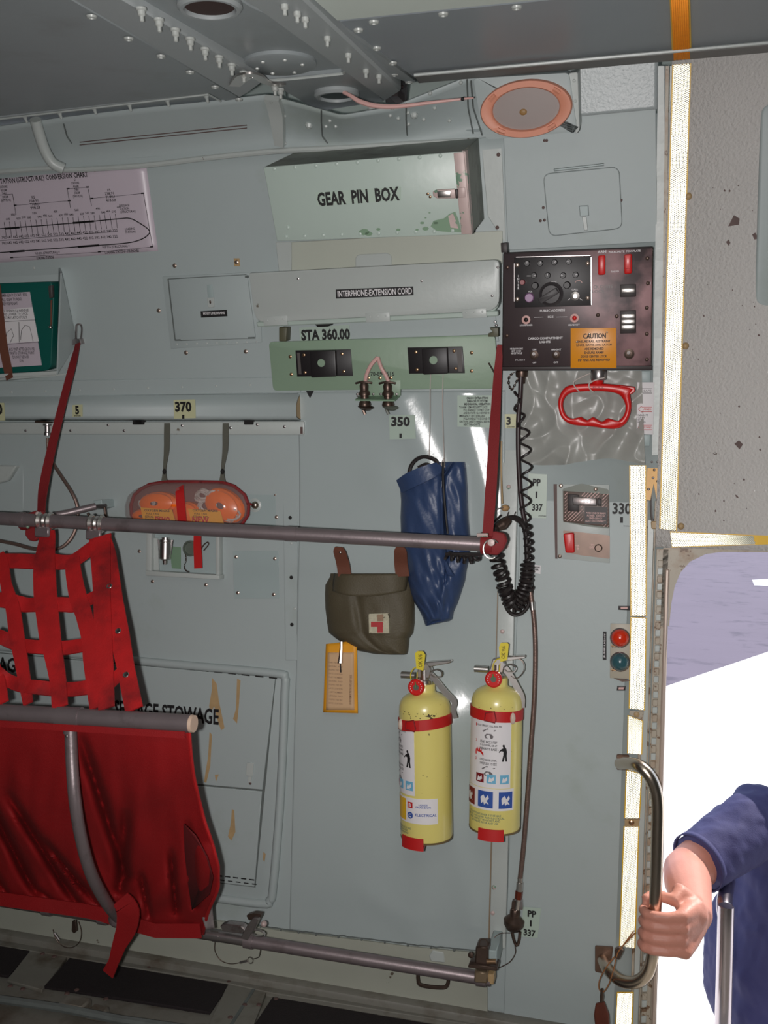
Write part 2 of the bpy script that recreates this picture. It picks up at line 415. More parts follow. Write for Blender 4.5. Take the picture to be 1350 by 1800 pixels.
za, zb = on_wall(700, 1640).z, on_wall(700, 688).z
MB().grid(120, 200, cellgrid(xa, xb, 1, .125, zb, 1, .0035, buckle)).build('panel', wallg, wall_back, solid=.003)
MB().grid(1, 30, cellgrid(xa-.004, xb+.004, 1, .12, zb+.004, 1, .0012)).build('panel_seam', seam, wall_back)
# vertical riveted strip and hat strip at the left of the sheet
fs = F(510, 960); MB().prism(fs.q([(497, 768), (524, 768), (524, 1160), (503, 1160)]), 0, .005).build('joint_strip', wallp, wall_back, bevel=.001, M=fs.M)
sc = MB()
for a, b in [(509, 807), (510, 910), (512, 1015), (513, 1098)]: sc.dome(fs.p3(a, b, .005), .0045, .002)
sc.build('screw', dark, wall_back, M=fs.M)['kind'] = 'stuff'
sc = MB()
for a, b in [(516, 840), (518, 1070), (507, 790), (512, 955)]: sc.dome(fs.p3(a, b, .005), .0035, .002)
sc.build('rivet', wallw, wall_back, M=fs.M)['kind'] = 'stuff'
# right hat-section column between the two bays
fc = F(880, 1200)
MB().prism(rrect(fc.q([(884, 770), (914, 770), (890, 1662), (862, 1662)]), .003), 0, .016).build('column', wallw, wall_back, bevel=.004, seg=3, M=fc.M)
MB().prism(fc.q([(882, 770), (885, 770), (861, 1662), (858.5, 1662)]), 0, .006).build('column_seam', mat('brown_seam', (140, 122, 100), .6, var=.2, vs=40), wall_back, M=fc.M)
sc = MB()
for a, b in [(894, 856), (890, 960), (883, 1110), (868, 1560), (866, 1605), (893, 700)]: sc.dome(fc.p3(a, b, .016), .005, .0025)
sc.build('screw', boxworn, wall_back, M=fc.M)['kind'] = 'stuff'
# right-hand panels of the bay beside the door
fr = F(1000, 1250)
MB().prism(rrect(fr.q([(918, 812), (1112, 818), (1078, 1830), (884, 1830)]), .006), 0, .006).build('panel', wallp, wall_back, bevel=.0015, M=fr.M)
fu = F(1015, 330)
MB().prism(rrect(fu.q([(884, 206), (1153, 180), (1156, 425), (893, 440)]), .006), 0, .007).build('panel', wallp, wall_back, bevel=.0015, M=fu.M)
fu2 = F(868, 350)
MB().prism(fu2.q([(846, 248), (882, 246), (890, 430), (858, 380)]), 0, .004).build('joint_strip', wallw, wall_back, bevel=.001, M=fu2.M)
sc = MB()
for a, b in [(876, 272), (874, 400), (1090, 826), (1088, 835)]: sc.dome(fu2.p3(a, b, .004), .004, .002)
sc.build('screw', chipb, wall_back, M=fu2.M)['kind'] = 'stuff'
fb = F(690, 450)
MB().prism(fb.q([(514, 425), (884, 405), (884, 465), (514, 482)]), 0, .006).build('panel', mat('beige_band_paint', (182, 186, 174), .45, var=.05), wall_back, bevel=.001, M=fb.M)
MB().prism(rrect(fb.q([(627, 452), (632, 447), (683, 444), (690, 449), (690, 475), (627, 475)]), .004), .006, .009).build('access_tab', wallw, wall_back, bevel=.001, M=fb.M)
MB().prism(fb.q([(486, 425), (514, 425), (514, 482), (492, 482)]), 0, .005).build('joint_strip', wallw, wall_back, bevel=.001, M=fb.M)
# sheet between the interphone box and green plate
fm = F(690, 585)
MB().prism(fm.q([(500, 572), (872, 555), (878, 600), (500, 600)]), 0, .004).build('panel', wallp, wall_back, bevel=.001, M=fm.M)
# rounded duct rail and flanged ledge across the left
dr = MB()
def rail_fn(u, v):
    a = on_wall(lerp(-420, 531, u), lerp(-0, 0, v)+lerp(710, 712, u)); a = V((a.x, 0, 0)); zt = 1.372; zb_ = 1.262
    t = v; zz = lerp(zt, zb_, t); out = .030*math.sin(min(1, t*1.9)*math.pi/2)*(1 if t < .93 else (1-t)/.07)
    return V((a.x, WY(zz)-.004-out, zz))
xr = on_wall(529, 712).x
def rail2(u, v):
    zz = lerp(on_wall(300, 694).z, on_wall(300, 739).z, v); out = .030*math.sin(min(1, v*1.7)*math.pi/2)*(1 if v < .94 else max(0, (1-v)/.06))
    return V((lerp(-2.2, xr, u), WY(zz)-.001-out, zz))
MB().grid(1, 22, rail2).build('duct_rail', wallp, wall_back, solid=.003)
fd_ = F(525, 715)
cap = [(rail2(1, v/16)) for v in range(17)]
mb = MB(); vs = [fd_.inv(p) for p in cap]+[fd_.inv(V((p.x, WY(p.z), p.z))) for p in cap]
for i in range(16): mb.add([vs[i], vs[i+1], vs[18+i], vs[17+i]], [(0, 1, 2, 3)])
mb.build('duct_end', stain, wall_back, M=fd_.M)
fl = F(268, 752)
MB().prism(fl.q([(-400, 744), (537, 740), (537, 764), (-400, 762)]), 0, .010).build('ledge_flange', wallw, wall_back, bevel=.003, seg=2, M=fl.M)
MB().prism(fl.q([(531, 750), (535, 750), (535, 762), (531, 762)]), .0095, .011).build('slot', chipb, wall_back, M=fl.M)
sc = MB()
for a, b in [(45, 757), (124, 757), (218, 757), (320, 748), (405, 752), (452, 746), (500, 750), (190, 747)]: sc.dome(fl.p3(a, b, .010), .0035, .002)
sc.build('rivet', alu, wall_back, M=fl.M)['kind'] = 'stuff'
sc = MB()
for a in (238, 242, 433): sc.prism(rrect(fl.q([(a, 738), (a+16, 738), (a+16, 746), (a, 746)]), .002), .0, .013)
sc.build('nut_plate', dark, wall_back, M=fl.M)['kind'] = 'stuff'
fz = F(300, 690)
MB().prism(fz.q([(-400, 676), (530, 662), (530, 690), (-400, 703)]), 0, .007).build('joint_strip', wallp, wall_back, bevel=.002, M=fz.M)
sc = MB()
for a in range(20, 520, 60): sc.dome(fz.p3(a, 690-a*.03, .007), .003, .0015)
sc.build('rivet', wallw, wall_back, M=fz.M)['kind'] = 'stuff'
# small blank cover plates right of the mask kit
for qd in ([(410, 834), (484, 838), (487, 958), (414, 955)], [(410, 968), (490, 968), (492, 1052), (412, 1052)]):
    f_ = frame_for(qd); pl_ = MB().prism(rrect(f_.q(qd), .003), 0, .0025).build('cover_plate', mask, wall_back, bevel=.0006, M=f_.M)
f_ = F(450, 950); sc = MB()
for a, b in [(416, 843), (482, 844), (486, 909), (415, 979), (483, 982), (418, 1042), (481, 1045), (484, 870), (388, 971), (245, 969), (268, 1022), (362, 1028), (395, 905)]: sc.dome(f_.p3(a, b, .003), .0045, .0025)
sc.build('screw', screwm, wall_back, M=f_.M)['kind'] = 'stuff'
# ring boss beside the mask kit
f_ = F(449, 888)
MB().lathe([(.016, 0), (.016, .004), (.011, .006), (.011, .001)], n=24).build('ring_boss', wallw, wall_back, M=f_.M)
MB().dome((0, 0, 0), .0095, .009, n=16).build('ring_boss_ball', chrome, wall_back, M=f_.M)
# recessed frame edge at the far left behind the net
f_ = F(10, 860)
MB().prism(f_.q([(-200, 812), (38, 818), (20, 845), (-200, 905)]), 0, .02).build('shelf_edge', wallw, wall_back, bevel=.003, M=f_.M)
MB().prism(rrect(f_.q([(-200, 780), (42, 815), (42, 930), (-200, 930)]), .01), 0, .003).build('panel', wallp, wall_back, bevel=.001, M=f_.M)
# ledge line and rivets above the stowage hatch
f_ = F(380, 1150); sc = MB()
for a, b in [(244, 1141), (412, 1155), (456, 1180), (503, 1386), (484, 1567), (396, 1181)]: sc.dome(f_.p3(a, b, .0), .004, .002)
sc.build('screw', screwm, wall_back, M=f_.M)['kind'] = 'stuff'
# ragged lower edge of the big sheet, kick plate and sill
edge = [(430, 1622), (500, 1634), (560, 1641), (640, 1650), (720, 1660), (800, 1668), (858, 1672)]
f_ = F(650, 1700)
kp = edge+[(858, 1800), (430, 1800)]
MB().prism(f_.q([(-500, 1500), (430, 1622)]+edge[1:]+[(858, 1790), (858, 1840), (-500, 1640)]), 0, .010).build('kick_plate', mat('kick_plate_paint', (168, 170, 158), .4, var=.08, chips=((96, 84, 74), 30, .68), bump=.0008, bs=18), wall_back, M=f_.M)
mb = MB(); P = []
for i in range(60):
    t = i/59*6; k = min(5, int(t)); q = t-k; P.append(f_.p3(lerp(edge[k][0], edge[k+1][0], q), lerp(edge[k][1], edge[k+1][1], q)+2.2*noise.noise(V((i*.7, 1, 4))), .009))
mb.tube(P, .0016, 5)
for i in range(4, 58, 5): mb.ball(P[i]+V((0, -.002, .001)), .0026+.002*abs(noise.noise(V((i*1.3, 2, 2)))), 6)
mb.build('sealant_rag', seam, wall_back, M=f_.M)['kind'] = 'stuff'

# ---- stowage hatch of the wall (raised bead, two door leaves)
f_ = F(380, 1380)
hp = rrect([V(p) for p in ((-180, 1116), (507, 1185), (478, 1592), (-180, 1505))], 24, 6)
MB().prism(f_.q(hp), 0, .006).build('hatch_rim', wallp, wall_back, bevel=.003, seg=3, M=f_.M)
bead = catmull([V((-180, 1119, 0)), V((100, 1147, 0)), V((300, 1167, 0)), V((480, 1183, 0)), V((501, 1192, 0)), V((501, 1215, 0)), V((493, 1400, 0)), V((480, 1560, 0)), V((474, 1582, 0)), V((455, 1588, 0)), V((300, 1567, 0)), V((-180, 1500, 0))], 4)
MB().tube([f_.p3(p.x, p.y, .006) for p in bead], .010, 10).build('hatch_bead', wallp, wall_back, M=f_.M)
d1 = f_.q([(-180, 1131), (486, 1190), (464, 1386), (-180, 1330)]); d2 = f_.q([(-180, 1333), (463, 1389), (450, 1556), (-180, 1480)])
MB().prism(f_.q([(-180, 1130), (487, 1189), (451, 1558), (-180, 1482)]), .006, .0065).build('hatch_gap', seam, wall_back, M=f_.M)
door_1 = struct('door_1'); door_1.matrix_world = f_.M; door_1['label'] = 'grey green stowage hatch in the wall behind the red net seat'
hd1 = MB().prism(d1, .006, .010).build('door_leaf', wallp, door_1, bevel=.001)
hd2 = MB().prism(d2, .006, .010).build('door_leaf', wallp, door_1, bevel=.001)
txt(f_, 'SEWAGE STOWAGE', 291, 1252, 184, 25, ink, hd1, .0106, .03, -.0)
txt(f_, 'SEWAGE', -4, 1167, 88, 22, ink, hd1, .0106, .03)
mb = MB()
for x0 in list(range(236, 480, 24)): mb.prism(f_.q(rect(x0, 1163+(x0-236)*.105, x0+14, 1165.5+(x0-236)*.105, .105)), .010, .0108)
for x0 in range(385, 450, 14): mb.prism(f_.q(rect(x0, 1535+(x0-385)*.12, x0+9, 1537+(x0-385)*.12, .12)), .010, .0108); mb.prism(f_.q(rect(x0+5, 1543+(x0-385)*.12, x0+13, 1544.6+(x0-385)*.12, .12)), .010, .0108)
mb.build('hinge_slot', dark, door_1)['kind'] = 'stuff'
mb = MB()
mb.prism(rrect(f_.q([(438, 1338), (450, 1339), (448, 1362), (436, 1361)]), .002), .010, .013).prism(f_.q([(440, 1362), (446, 1362), (445, 1373), (439, 1373)]), .010, .0125)
lt = mb.build('latch', wallw, hd1, bevel=.0006)
MB().dome(f_.p3(440, 1377, .010), .0035, .0015).build('latch_pin', chipb, hd1)
mb = MB()
for poly_ in ([(376, 1190), (384, 1200), (388, 1230), (398, 1278), (392, 1282), (385, 1262), (380, 1240), (374, 1250), (371, 1240), (376, 1210)], [(420, 1192), (426, 1194), (423, 1240), (420, 1270), (413, 1262), (418, 1245)],
              [(372, 1285), (376, 1290), (373, 1345), (366, 1374), (362, 1372), (369, 1330)], [(411, 1420), (415, 1422), (417, 1460), (410, 1475), (404, 1468), (409, 1445)], [(381, 1360), (388, 1359), (386, 1364), (383, 1372)], [(466, 1495), (470, 1498), (468, 1512), (465, 1508)]):
    mb.prism(f_.q(poly_), .0100, .0104)
mb.build('paint_stain', stain, door_1)['kind'] = 'stuff'

# ---- cove between wall and overhead
CY = -.31
bot = [(-800, 372), (0, 299), (120, 296), (250, 288), (370, 274), (480, 263), (600, 257), (720, 250), (838, 244), (1010, 222)]
top = [(-800, 312), (0, 222), (120, 205), (250, 190), (370, 178), (470, 166), (600, 203), (690, 188), (838, 128), (1010, 110)]
def cove(u, v):
    k = u*(len(bot)-1); j = min(int(k), len(bot)-2); q = k-j
    B = on_wall(lerp(bot[j][0], bot[j+1][0], q), lerp(bot[j][1], bot[j+1][1], q), .004)
    T = at_y(lerp(top[j][0], top[j+1][0], q), lerp(top[j][1], top[j+1][1], q), CY+.02)
    p = B.lerp(T, v); p.y += .035*math.sin(math.pi*min(1, v))*.8; return p
cv = MB().grid(80, 14, cove).build('cove_panel', wallp, wall_back, solid=.003)
rl = MB().tube([on_wall(a, b+3, .006) for a, b in bot[:9]], .006, 8, smooth=6).build('cove_bead', wallw, wall_back)
# cove fittings
from mathutils.bvhtree import BVHTree
_cg = MB().grid(80, 14, cove); _bvh = BVHTree.FromPolygons([tuple(v) for v in _cg.v], _cg.f)
def cvp(px, py, off=.004):
    """point on the cove sheet along the line of sight"""
    for dy in (0, 4, 8, 14, 22, -6, -12):
        d = rdir(px, py+dy).normalized(); h = _bvh.ray_cast(CAM, d)
        if h[0] is not None: return h[0]-d*off
    return at_y(px, py, -.28)
mb = MB()
for path in ([(565, 190), (565, 215), (567, 240), (576, 252)], [(714, 178), (714, 210), (716, 238)], [(821, 140), (823, 190), (832, 235)], [(828, 142), (832, 190), (848, 238)], [(112, 218), (118, 240), (126, 252)]):
    Q = [(lerp(path[i][0], path[i+1][0], k/5), lerp(path[i][1], path[i+1][1], k/5)) for i in range(len(path)-1) for k in range(5)]+[path[-1]]
    mb.tube([cvp(a, b, .006) for a, b in Q], .0016, 5)
mb.build('panel_seam', seam, wall_back)['kind'] = 'stuff'
mb = MB(); ptA = [(140, 253), (200, 246), (300, 237), (434, 223)]
mb.tube([cvp(a, b-3, .008) for a, b in [(lerp(140, 434, k/20), lerp(253, 223, k/20)) for k in range(21)]], .0010, 4); mb.tube([cvp(a, b+2, .008) for a, b in [(lerp(140, 434, k/20), lerp(253, 223, k/20)) for k in range(21)]], .0010, 4)
mb.build('piano_hinge', chipb, wall_back)['kind'] = 'stuff'
mb = MB()
for a, b in [(500, 204), (501, 252), (543, 220), (728, 202), (573, 222), (590, 222), (580, 212), (717, 198), (745, 210), (686, 203), (700, 208), (810, 145), (756, 160), (718, 218), (540, 218), (690, 176), (764, 190), (790, 212)]:
    mb.ball(cvp(a, b, .004), .004 if (a, b) not in [(543, 220), (728, 202)] else .008, 8)
mb.build('rivet', wallw, wall_back)['kind'] = 'stuff'
# folded stiffener beside the beam
P = [cvp(478, 168, .02), cvp(486, 200, .02), cvp(492, 255, .012)]
MB().ribbon(P, [.03, .03, .02], .012, (0, -1, -.4), smooth=4).build('cove_rib', wallw, wall_back)
# bent conduit at top left
MB().tube([at_y(62, 210, -.30), at_y(68, 232, -.28), at_y(78, 262, -.255), at_y(92, 286, -.235), at_y(112, 297, -.22)], .012, 12, smooth=6).build('conduit', wallw, wall_back)
# pebbled cove area right of the speaker
def peb(u, v):
    a = (lerp(1012, 1157, u), lerp(124, 104, u)); b = (lerp(1014, 1156, u), lerp(205, 192, u))
    return on_wall(lerp(a[0], b[0], v), lerp(a[1]-14, b[1], v), .012)
MB().grid(20, 16, peb).build('cove_panel', pebble, wall_back, solid=.003)

# ---- overhead
ceiling = struct('ceiling')
ZC = at_y(200, 186, -.335).z
class CFrame(F):
    def __init__(s, dz=0.0, slope=.19):
        N_ = V((0, slope, -1)).normalized()
        s.o = V((0, -.335, ZC+dz)); s.X = V((1, 0, 0)); s.Y = N_.cross(s.X).normalized(); s.N = N_
        s.M = Matrix(((s.X.x, s.Y.x, s.N.x, s.o.x), (s.X.y, s.Y.y, s.N.y, s.o.y), (s.X.z, s.Y.z, s.N.z, s.o.z), (0, 0, 0, 1)))
cf = CFrame()
def ceil(name, pts, z0, z1, m, bev=.002, hole=None):
    return MB().prism(cf.q(pts, z1), z0, z1).build(name, m, ceiling, bevel=bev, M=cf.M)
ceil('panel', [(-800, 292), (366, 164), (396, 178), (424, 173), (-140, -156), (-800, -156)], -.02, 0, ceilp)
ceil('edge_flange', [(-800, 294), (366, 166), (392, 180), (-800, 326)], -.03, -.006, ceilp)
MB().tube([cf.p3(a, b, .002) for a, b in [(-800, 294), (0, 209), (366, 166), (388, 178)]], .0022, 6).build('edge_bead', wallw, ceiling, M=cf.M)
mb = MB()
for a, b in [(40, 208), (101, 201), (162, 193), (224, 187), (291, 179), (360, 172)]:
    p = cf.p3(a, b, 0); mb.lathe([(.0055, -.004), (.0055, .0), (.004, .002), (.0025, .011), (.001, .012)], (p.x, p.y-.008, -.004), (0, -.5, .9), 8)
mb.build('fastener', wallw, ceiling, M=cf.M)['kind'] = 'stuff'
ceil('beam', [(-140, -156), (421, 173), (440, 162), (468, 141), (-60, -158)], -.02, .018, beamp, .004)
ceil('panel', [(-60, -158), (468, 141), (486, 148), (610, 128), (700, 120), (448, 15), (160, -160)], -.02, .004, ceilp)
ceil('gusset_plate', [(466, 141), (600, 129), (612, 112), (676, 178), (560, 196)], -.02, .012, ceilp)
MB().tube([cf.p3(a, b, .014) for a, b in [(452, 131), (466, 142), (590, 131), (604, 127), (611, 113)]], .0024, 6, smooth=3).build('edge_bead', wallw, ceiling, M=cf.M)
ceil('beam', [(160, -160), (448, 15), (676, 179), (706, 160), (678, 133), (537, 0), (330, -160)], -.02, .022, beamp, .004)
ceil('wiring_recess', [(672, 128), (716, 132), (716, 182), (678, 182)], -.03, -.012, dark)
ceil('beam', [(330, -160), (537, 0), (678, 133), (720, 147), (735, 144), (590, 38), (370, -160)], -.02, .010, ceilp, .003)
ceil('panel', [(590, 38), (960, 0), (1800, -92), (1800, 45), (1350, 92), (735, 145)], -.02, .006, mat('ceiling_scratched_paint', (140, 147, 152), .36, var=.06, dirt=((190, 190, 192), 30, .72, .05, (1, 8, 1))))
ceil('edge_flange', [(728, 135), (1350, 80), (1800, 34), (1800, 48), (1350, 93), (735, 147)], -.02, .012, mat('dark_flange_paint', (112, 110, 108), .5, var=.08))
MB().tube([cf.p3(a, b, .013) for a, b in [(728, 132), (1350, 75), (1800, 32)]], .0028, 6).build('edge_bead', wallw, ceiling, M=cf.M)
ceil('panel', [(370, -160), (590, 38), (960, 0), (1800, -92), (1800, -160)], -.02, .014, palec, .004)
ceil('panel', [(-800, -156), (1800, -160), (1800, -900), (-800, -900)], -.02, 0, palec)
# bolts (cone nuts) along the beams
mb = MB()
for a, b in [(248, 14), (279, 33), (308, 51), (334, 67), (360, 85), (385, 99), (407, 113), (428, 126), (500, 3), (522, 16), (536, 26), (575, 60), (612, 90), (643, 118), (666, 128), (483, 150), (493, 156), (565, 195), (653, 190)]:
    p = cf.p3(a, b, .018); mb.lathe([(.0075, 0), (.0075, .003), (.0055, .004), (.0055, .009), (.003, .011), (.003, .017), (.001, .018)], p, (0, 0, 1), 10)
mb.build('bolt', mat('bolt_metal', (184, 188, 184), .4, metal=.1, var=.1), ceiling, M=cf.M)['kind'] = 'stuff'
mb = MB()
for a, b in [(161, 28), (226, 67), (283, 98), (334, 126), (378, 152), (420, 174), (657, 38), (630, 52), (779, 24), (662, 84), (690, 110), (719, 143), (693, 130), (792, 131), (900, 122), (1010, 112), (1122, 104), (1213, 92), (1300, 87), (908, 12)]:
    mb.lathe([(.008, 0), (.007, .003), (.004, .0035), (.003, .001)], cf.p3(a, b, .008 if a > 600 and b > 100 else .001 if a < 600 else .006), (0, 0, 1), 10)
mb.build('rivet', MATS['bolt_metal'], ceiling, M=cf.M)['kind'] = 'stuff'
# round opening, blanking disc, oval opening
def ring3(px, py, rx, name, m, h=.006, inner=None, im=None):
    c = cf.p3(px, py, h); r = rx*cf.m(px, py, h)
    MB().lathe([(r, 0), (r, .006), (r-.004, .010), (r-.009, .010), (r-.010, .004), (r-.010, 0)], (c.x, c.y, h-.008), (0, 0, 1), 32, caps=False).build(name, m, ceiling, M=cf.M)
    if im: MB().lathe([(r-.011, .0), (r-.011, .005), (.0, .005)], (c.x, c.y, h-.008), (0, 0, 1), 32).build('opening', im, ceiling, M=cf.M)
ring3(369, 16, 58, 'opening_rim', beamp, .012, im=mat('brown_hole', (60, 42, 38), .8))
ring3(592, 170, 40, 'opening_rim', beamp, .020, im=mat('grey_hole', (74, 84, 84), .7))
c = cf.p3(492, 108, .004); MB().lathe([(.062, 0), (.062, .0055), (.058, .0075), (0.0, .0085)], c, (0, 0, 1), 32).build('blanking_disc', ceilp, ceiling, M=cf.M)
mb = MB()
for k in range(6): mb.dome((c.x+.04*math.cos(k), c.y+.04*math.sin(k), .0125), .004, .003)
mb.build('screw', MATS['bolt_metal'], ceiling, M=cf.M)['kind'] = 'stuff'
# bracket of bare metal
MB().ribbon([cf.p3(412, 150, .02), cf.p3(430, 134, .025), cf.p3(450, 133, .025), cf.p3(470, 145, .02), cf.p3(500, 149, .02)], [.02, .028, .02, .014, .014], .004, (0, 0, 1)).build('strut_bracket', steel, ceiling, M=cf.M)
mb = MB()
mb.box(*(lambda a, b: (min(a.x, b.x), max(a.x, b.x), min(a.y, b.y), max(a.y, b.y)))(cf.l(684, 166, 0), cf.l(712, 178, 0)), -.012, .004)
mb.tube([cf.p3(682, 140, 0), cf.p3(704, 146, 0)], .004, 6); mb.tube([cf.p3(680, 150, 0), cf.p3(708, 153, 0)], .004, 6)
mb.build('terminal_block', panels, ceiling, M=cf.M)

# ---- header wall over the crew door, jamb, sills
wall_right = struct('wall_front')
wall_right.name = 'wall_right'
XH = XD-.030
MB().grid(4, 30, cellgrid(XH, 2.6, 1, ZH+.004, 2.1, 1, .002)).build('header_skin', header, wall_right, solid=.02)
f_ = F(1300, 940)
fd2 = F(1250, 1000)
arc = [(1176, 968), (1178, 1090), (1180, 1060), (1186, 1030), (1196, 1006), (1212, 986), (1238, 972), (1268, 969), (2200, 974), (2200, 950), (1164, 950)]
arc = [(1168, 962), (1176, 1100), (1180, 1060), (1186, 1030), (1196, 1006), (1213, 987), (1240, 974), (1268, 970), (2300, 975), (2300, 962)]
# non-convex: strip of quads instead
inner = [(1176, 1100), (1180, 1060), (1186, 1030), (1196, 1006), (1213, 987), (1240, 974), (1268, 970), (2300, 976)]
outer = [(1160, 1100), (1162, 1060), (1164, 1020), (1164, 990), (1166, 963), (1240, 961), (1268, 961), (2300, 960)]
mb = MB()
for i in range(7):
    q = fd2.q([outer[i], outer[i+1], inner[i+1], inner[i]]); mb.prism(q, -.05, .004)
mb.build('door_frame_corner', jambp, wall_right, M=fd2.M)
fh = F(1340, 360)
MB().prism(rrect(fh.q([(1338, 182), (1600, 160), (1600, 560), (1327, 540)], .02), .02), 0, .02).build('stiffener_plate', wallp, wall_right, bevel=.005, seg=3, M=fh.M)
mb = MB(); random.seed(4)
chips_ = [[(1229, 138), (1234, 137), (1236, 150), (1233, 165), (1235, 178), (1231, 190), (1230, 170), (1231, 158)], [(1280, 398), (1290, 378), (1300, 384), (1299, 395)], [(1276, 425), (1281, 421), (1284, 427), (1280, 432)],
          [(1322, 412), (1328, 409), (1333, 420), (1326, 421)], [(1291, 780), (1299, 774), (1306, 781), (1300, 790)], [(1292, 869), (1296, 871), (1299, 876), (1294, 874)]]
for a in chips_: mb.prism(F(1290, 300).q(a, .004), .002, .0045)
for _ in range(46):
    x = random.uniform(1222, 1345); y = random.uniform(140, 925); r = random.uniform(.8, 2.2); mb.prism(F(1290, 300).q([(x-r, y), (x, y-r*1.3), (x+r, y+.3), (x+.2, y+r)], .004), .002, .0045)
# paint chips follow the curved sheet, so put each on its own tangent frame
mb = MB()
def chipadd(poly_):
    for p in [poly_]:
        P = [on_wall(a, b, .0128) for a, b in p]; n = len(P); mb.add([q for q in P]+[q+V((0, .003, 0)) for q in P], [tuple(range(n)), tuple(range(n, 2*n))[::-1]]+[(i, (i+1) % n, n+(i+1) % n, n+i) for i in range(n)])
for a in chips_: chipadd(a)
random.seed(4)
for _ in range(46):
    x = random.uniform(1222, 1345); y = random.uniform(140, 925); r = random.uniform(.8, 2.2); chipadd([(x-r, y), (x, y-r*1.3), (x+r, y+.3), (x+.2, y+r)])
mb.build('paint_chip', chipb, wall_right)['kind'] = 'stuff'
sc = MB()
for a, b in [(1210, 345), (1205, 608), (1197, 925)]: sc.ball(on_wall(a, b, .013), .007, 10)
sc.build('screw', stain, wall_right)['kind'] = 'stuff'
# upper strip between sheet and header
for qd, mm, h in (([(1157, 116), (1168, 115), (1170, 800), (1146, 800)], wallw, .006), ([(1170, 115), (1176, 115), (1166, 800), (1161, 800)], jambp, .010), ([(1178, 115), (1184, 115), (1174, 800), (1168, 800)], wallw, .006)):
    mb = MB()
    for k in range(10):
        t0, t1 = k/10, (k+1)/10; A = [lerp(qd[0][0], qd[3][0], t0), lerp(qd[0][0], qd[3][0], t1), lerp(qd[1][0], qd[2][0], t0), lerp(qd[1][0], qd[2][0], t1)]; y0, y1 = lerp(116, 800, t0), lerp(116, 800, t1)
        a, b, c_, d = on_wall(A[0], y0, h), on_wall(A[2], y0, h), on_wall(A[3], y1, h), on_wall(A[1], y1, h)
        bb = V((0, h+.001, 0)); mb.add([a, b, c_, d, a+bb, b+bb, c_+bb, d+bb], [(0, 1, 2, 3), (0, 4, 5, 1), (1, 5, 6, 2), (2, 6, 7, 3), (3, 7, 4, 0)])
    mb.build('edge_strip', mm, wall_right)
# jamb with piano hinge below
door_2 = struct('door_2'); door_2['label'] = 'worn metal jamb and hinge line of the open crew door'
fj = F(1140, 1400)
def vstrip(name, xt, wt, xb_, wb, y0, y1, z0, z1, m, bev=.001):
    return MB().prism(fj.q([(xt, y0), (xt+wt, y0), (xb_+wb, y1), (xb_, y1)], z1), z0, z1).build(name, m, door_2, bevel=bev, M=fj.M)
vstrip('edge_strip', 1135, 5, 1106, 5, 880, 1830, 0, .008, jambp)
vstrip('channel_strip', 1140, 11, 1111, 10, 880, 1830, 0, .004, wallw)
vstrip('edge_strip', 1151, 3, 1121, 3, 880, 1830, 0, .009, jambp)
vstrip('hinge_leaf', 1154, 22, 1124, 18, 965, 1830, 0, .004, jambp)
vstrip('frame_lip', 1169, 8, 1144, 9, 1000, 1830, -.06, .012, mat('jamb_lip_paint', (188, 170, 158), .35, metal=.2, var=.15), .003)
MB().prism(fj.q([(1166, 965), (1177, 1000), (1148, 1830), (1140, 1830)], 0), -.12, .003).build('door_reveal', jambp, door_2, M=fj.M)
for i in range(62):
    y = 985+i*13.6; x = lerp(1161, 1130, (y-985)/845)
    MB().prism(fj.q([(x-4.5, y), (x+4.5, y), (x+4.2, y+11.5), (x-4.8, y+11.5)], .010), .003, .008 if i % 2 else .0105).build('hinge_knuckle', [jambp, wallw][i % 2], door_2, bevel=.001, M=fj.M)
sl = MB().tube([fj.p3(1143, 835, .006), fj.p3(1145, 905, .006), fj.p3(1149, 920, .006)], .0025, 6, smooth=3); sl.tube([fj.p3(1158, 850, .006), fj.p3(1152, 905, .006), fj.p3(1149, 920, .006)], .0025, 6, smooth=3)
sl.build('clevis_fork', alu, door_2, M=fj.M)
MB().prism(fj.q([(1144, 916), (1156, 916), (1155, 930), (1145, 930)], .01), .002, .012).build('clevis_block', stain, door_2, bevel=.002, M=fj.M)
yb = MB().prism(rrect(fj.q([(1141, 797), (1164, 798), (1163, 880), (1155, 882), (1149, 850), (1143, 880), (1136, 878), (1137, 832)], .012), .001), 0, .012)
yb.build('latch_bracket', yhinge, door_2, bevel=.0015, M=fj.M)
sc = MB()
for a, b in [(1146, 812), (1156, 812), (1150, 826), (1148, 840), (1156, 846), (1140, 860)]: sc.dome(fj.p3(a, b, .012), .003, .0025)
sc.build('rivet', alu, door_2, M=fj.M)['kind'] = 'stuff'
MB().prism(fj.q([(1162, 928), (1172, 930), (1174, 944), (1182, 950), (1186, 962), (1166, 962)], .01), 0, .006).build('corner_patch', mat('ochre_tape_remnant', (150, 100, 30), .6, var=.3, vs=60), door_2, bevel=.001, M=fj.M)
vstrip('paint_strip', 1110, 22, 1078, 58, 818, 1830, 0, .0015, mat('door_edge_paint', (168, 168, 158), .4, var=.05), 0)

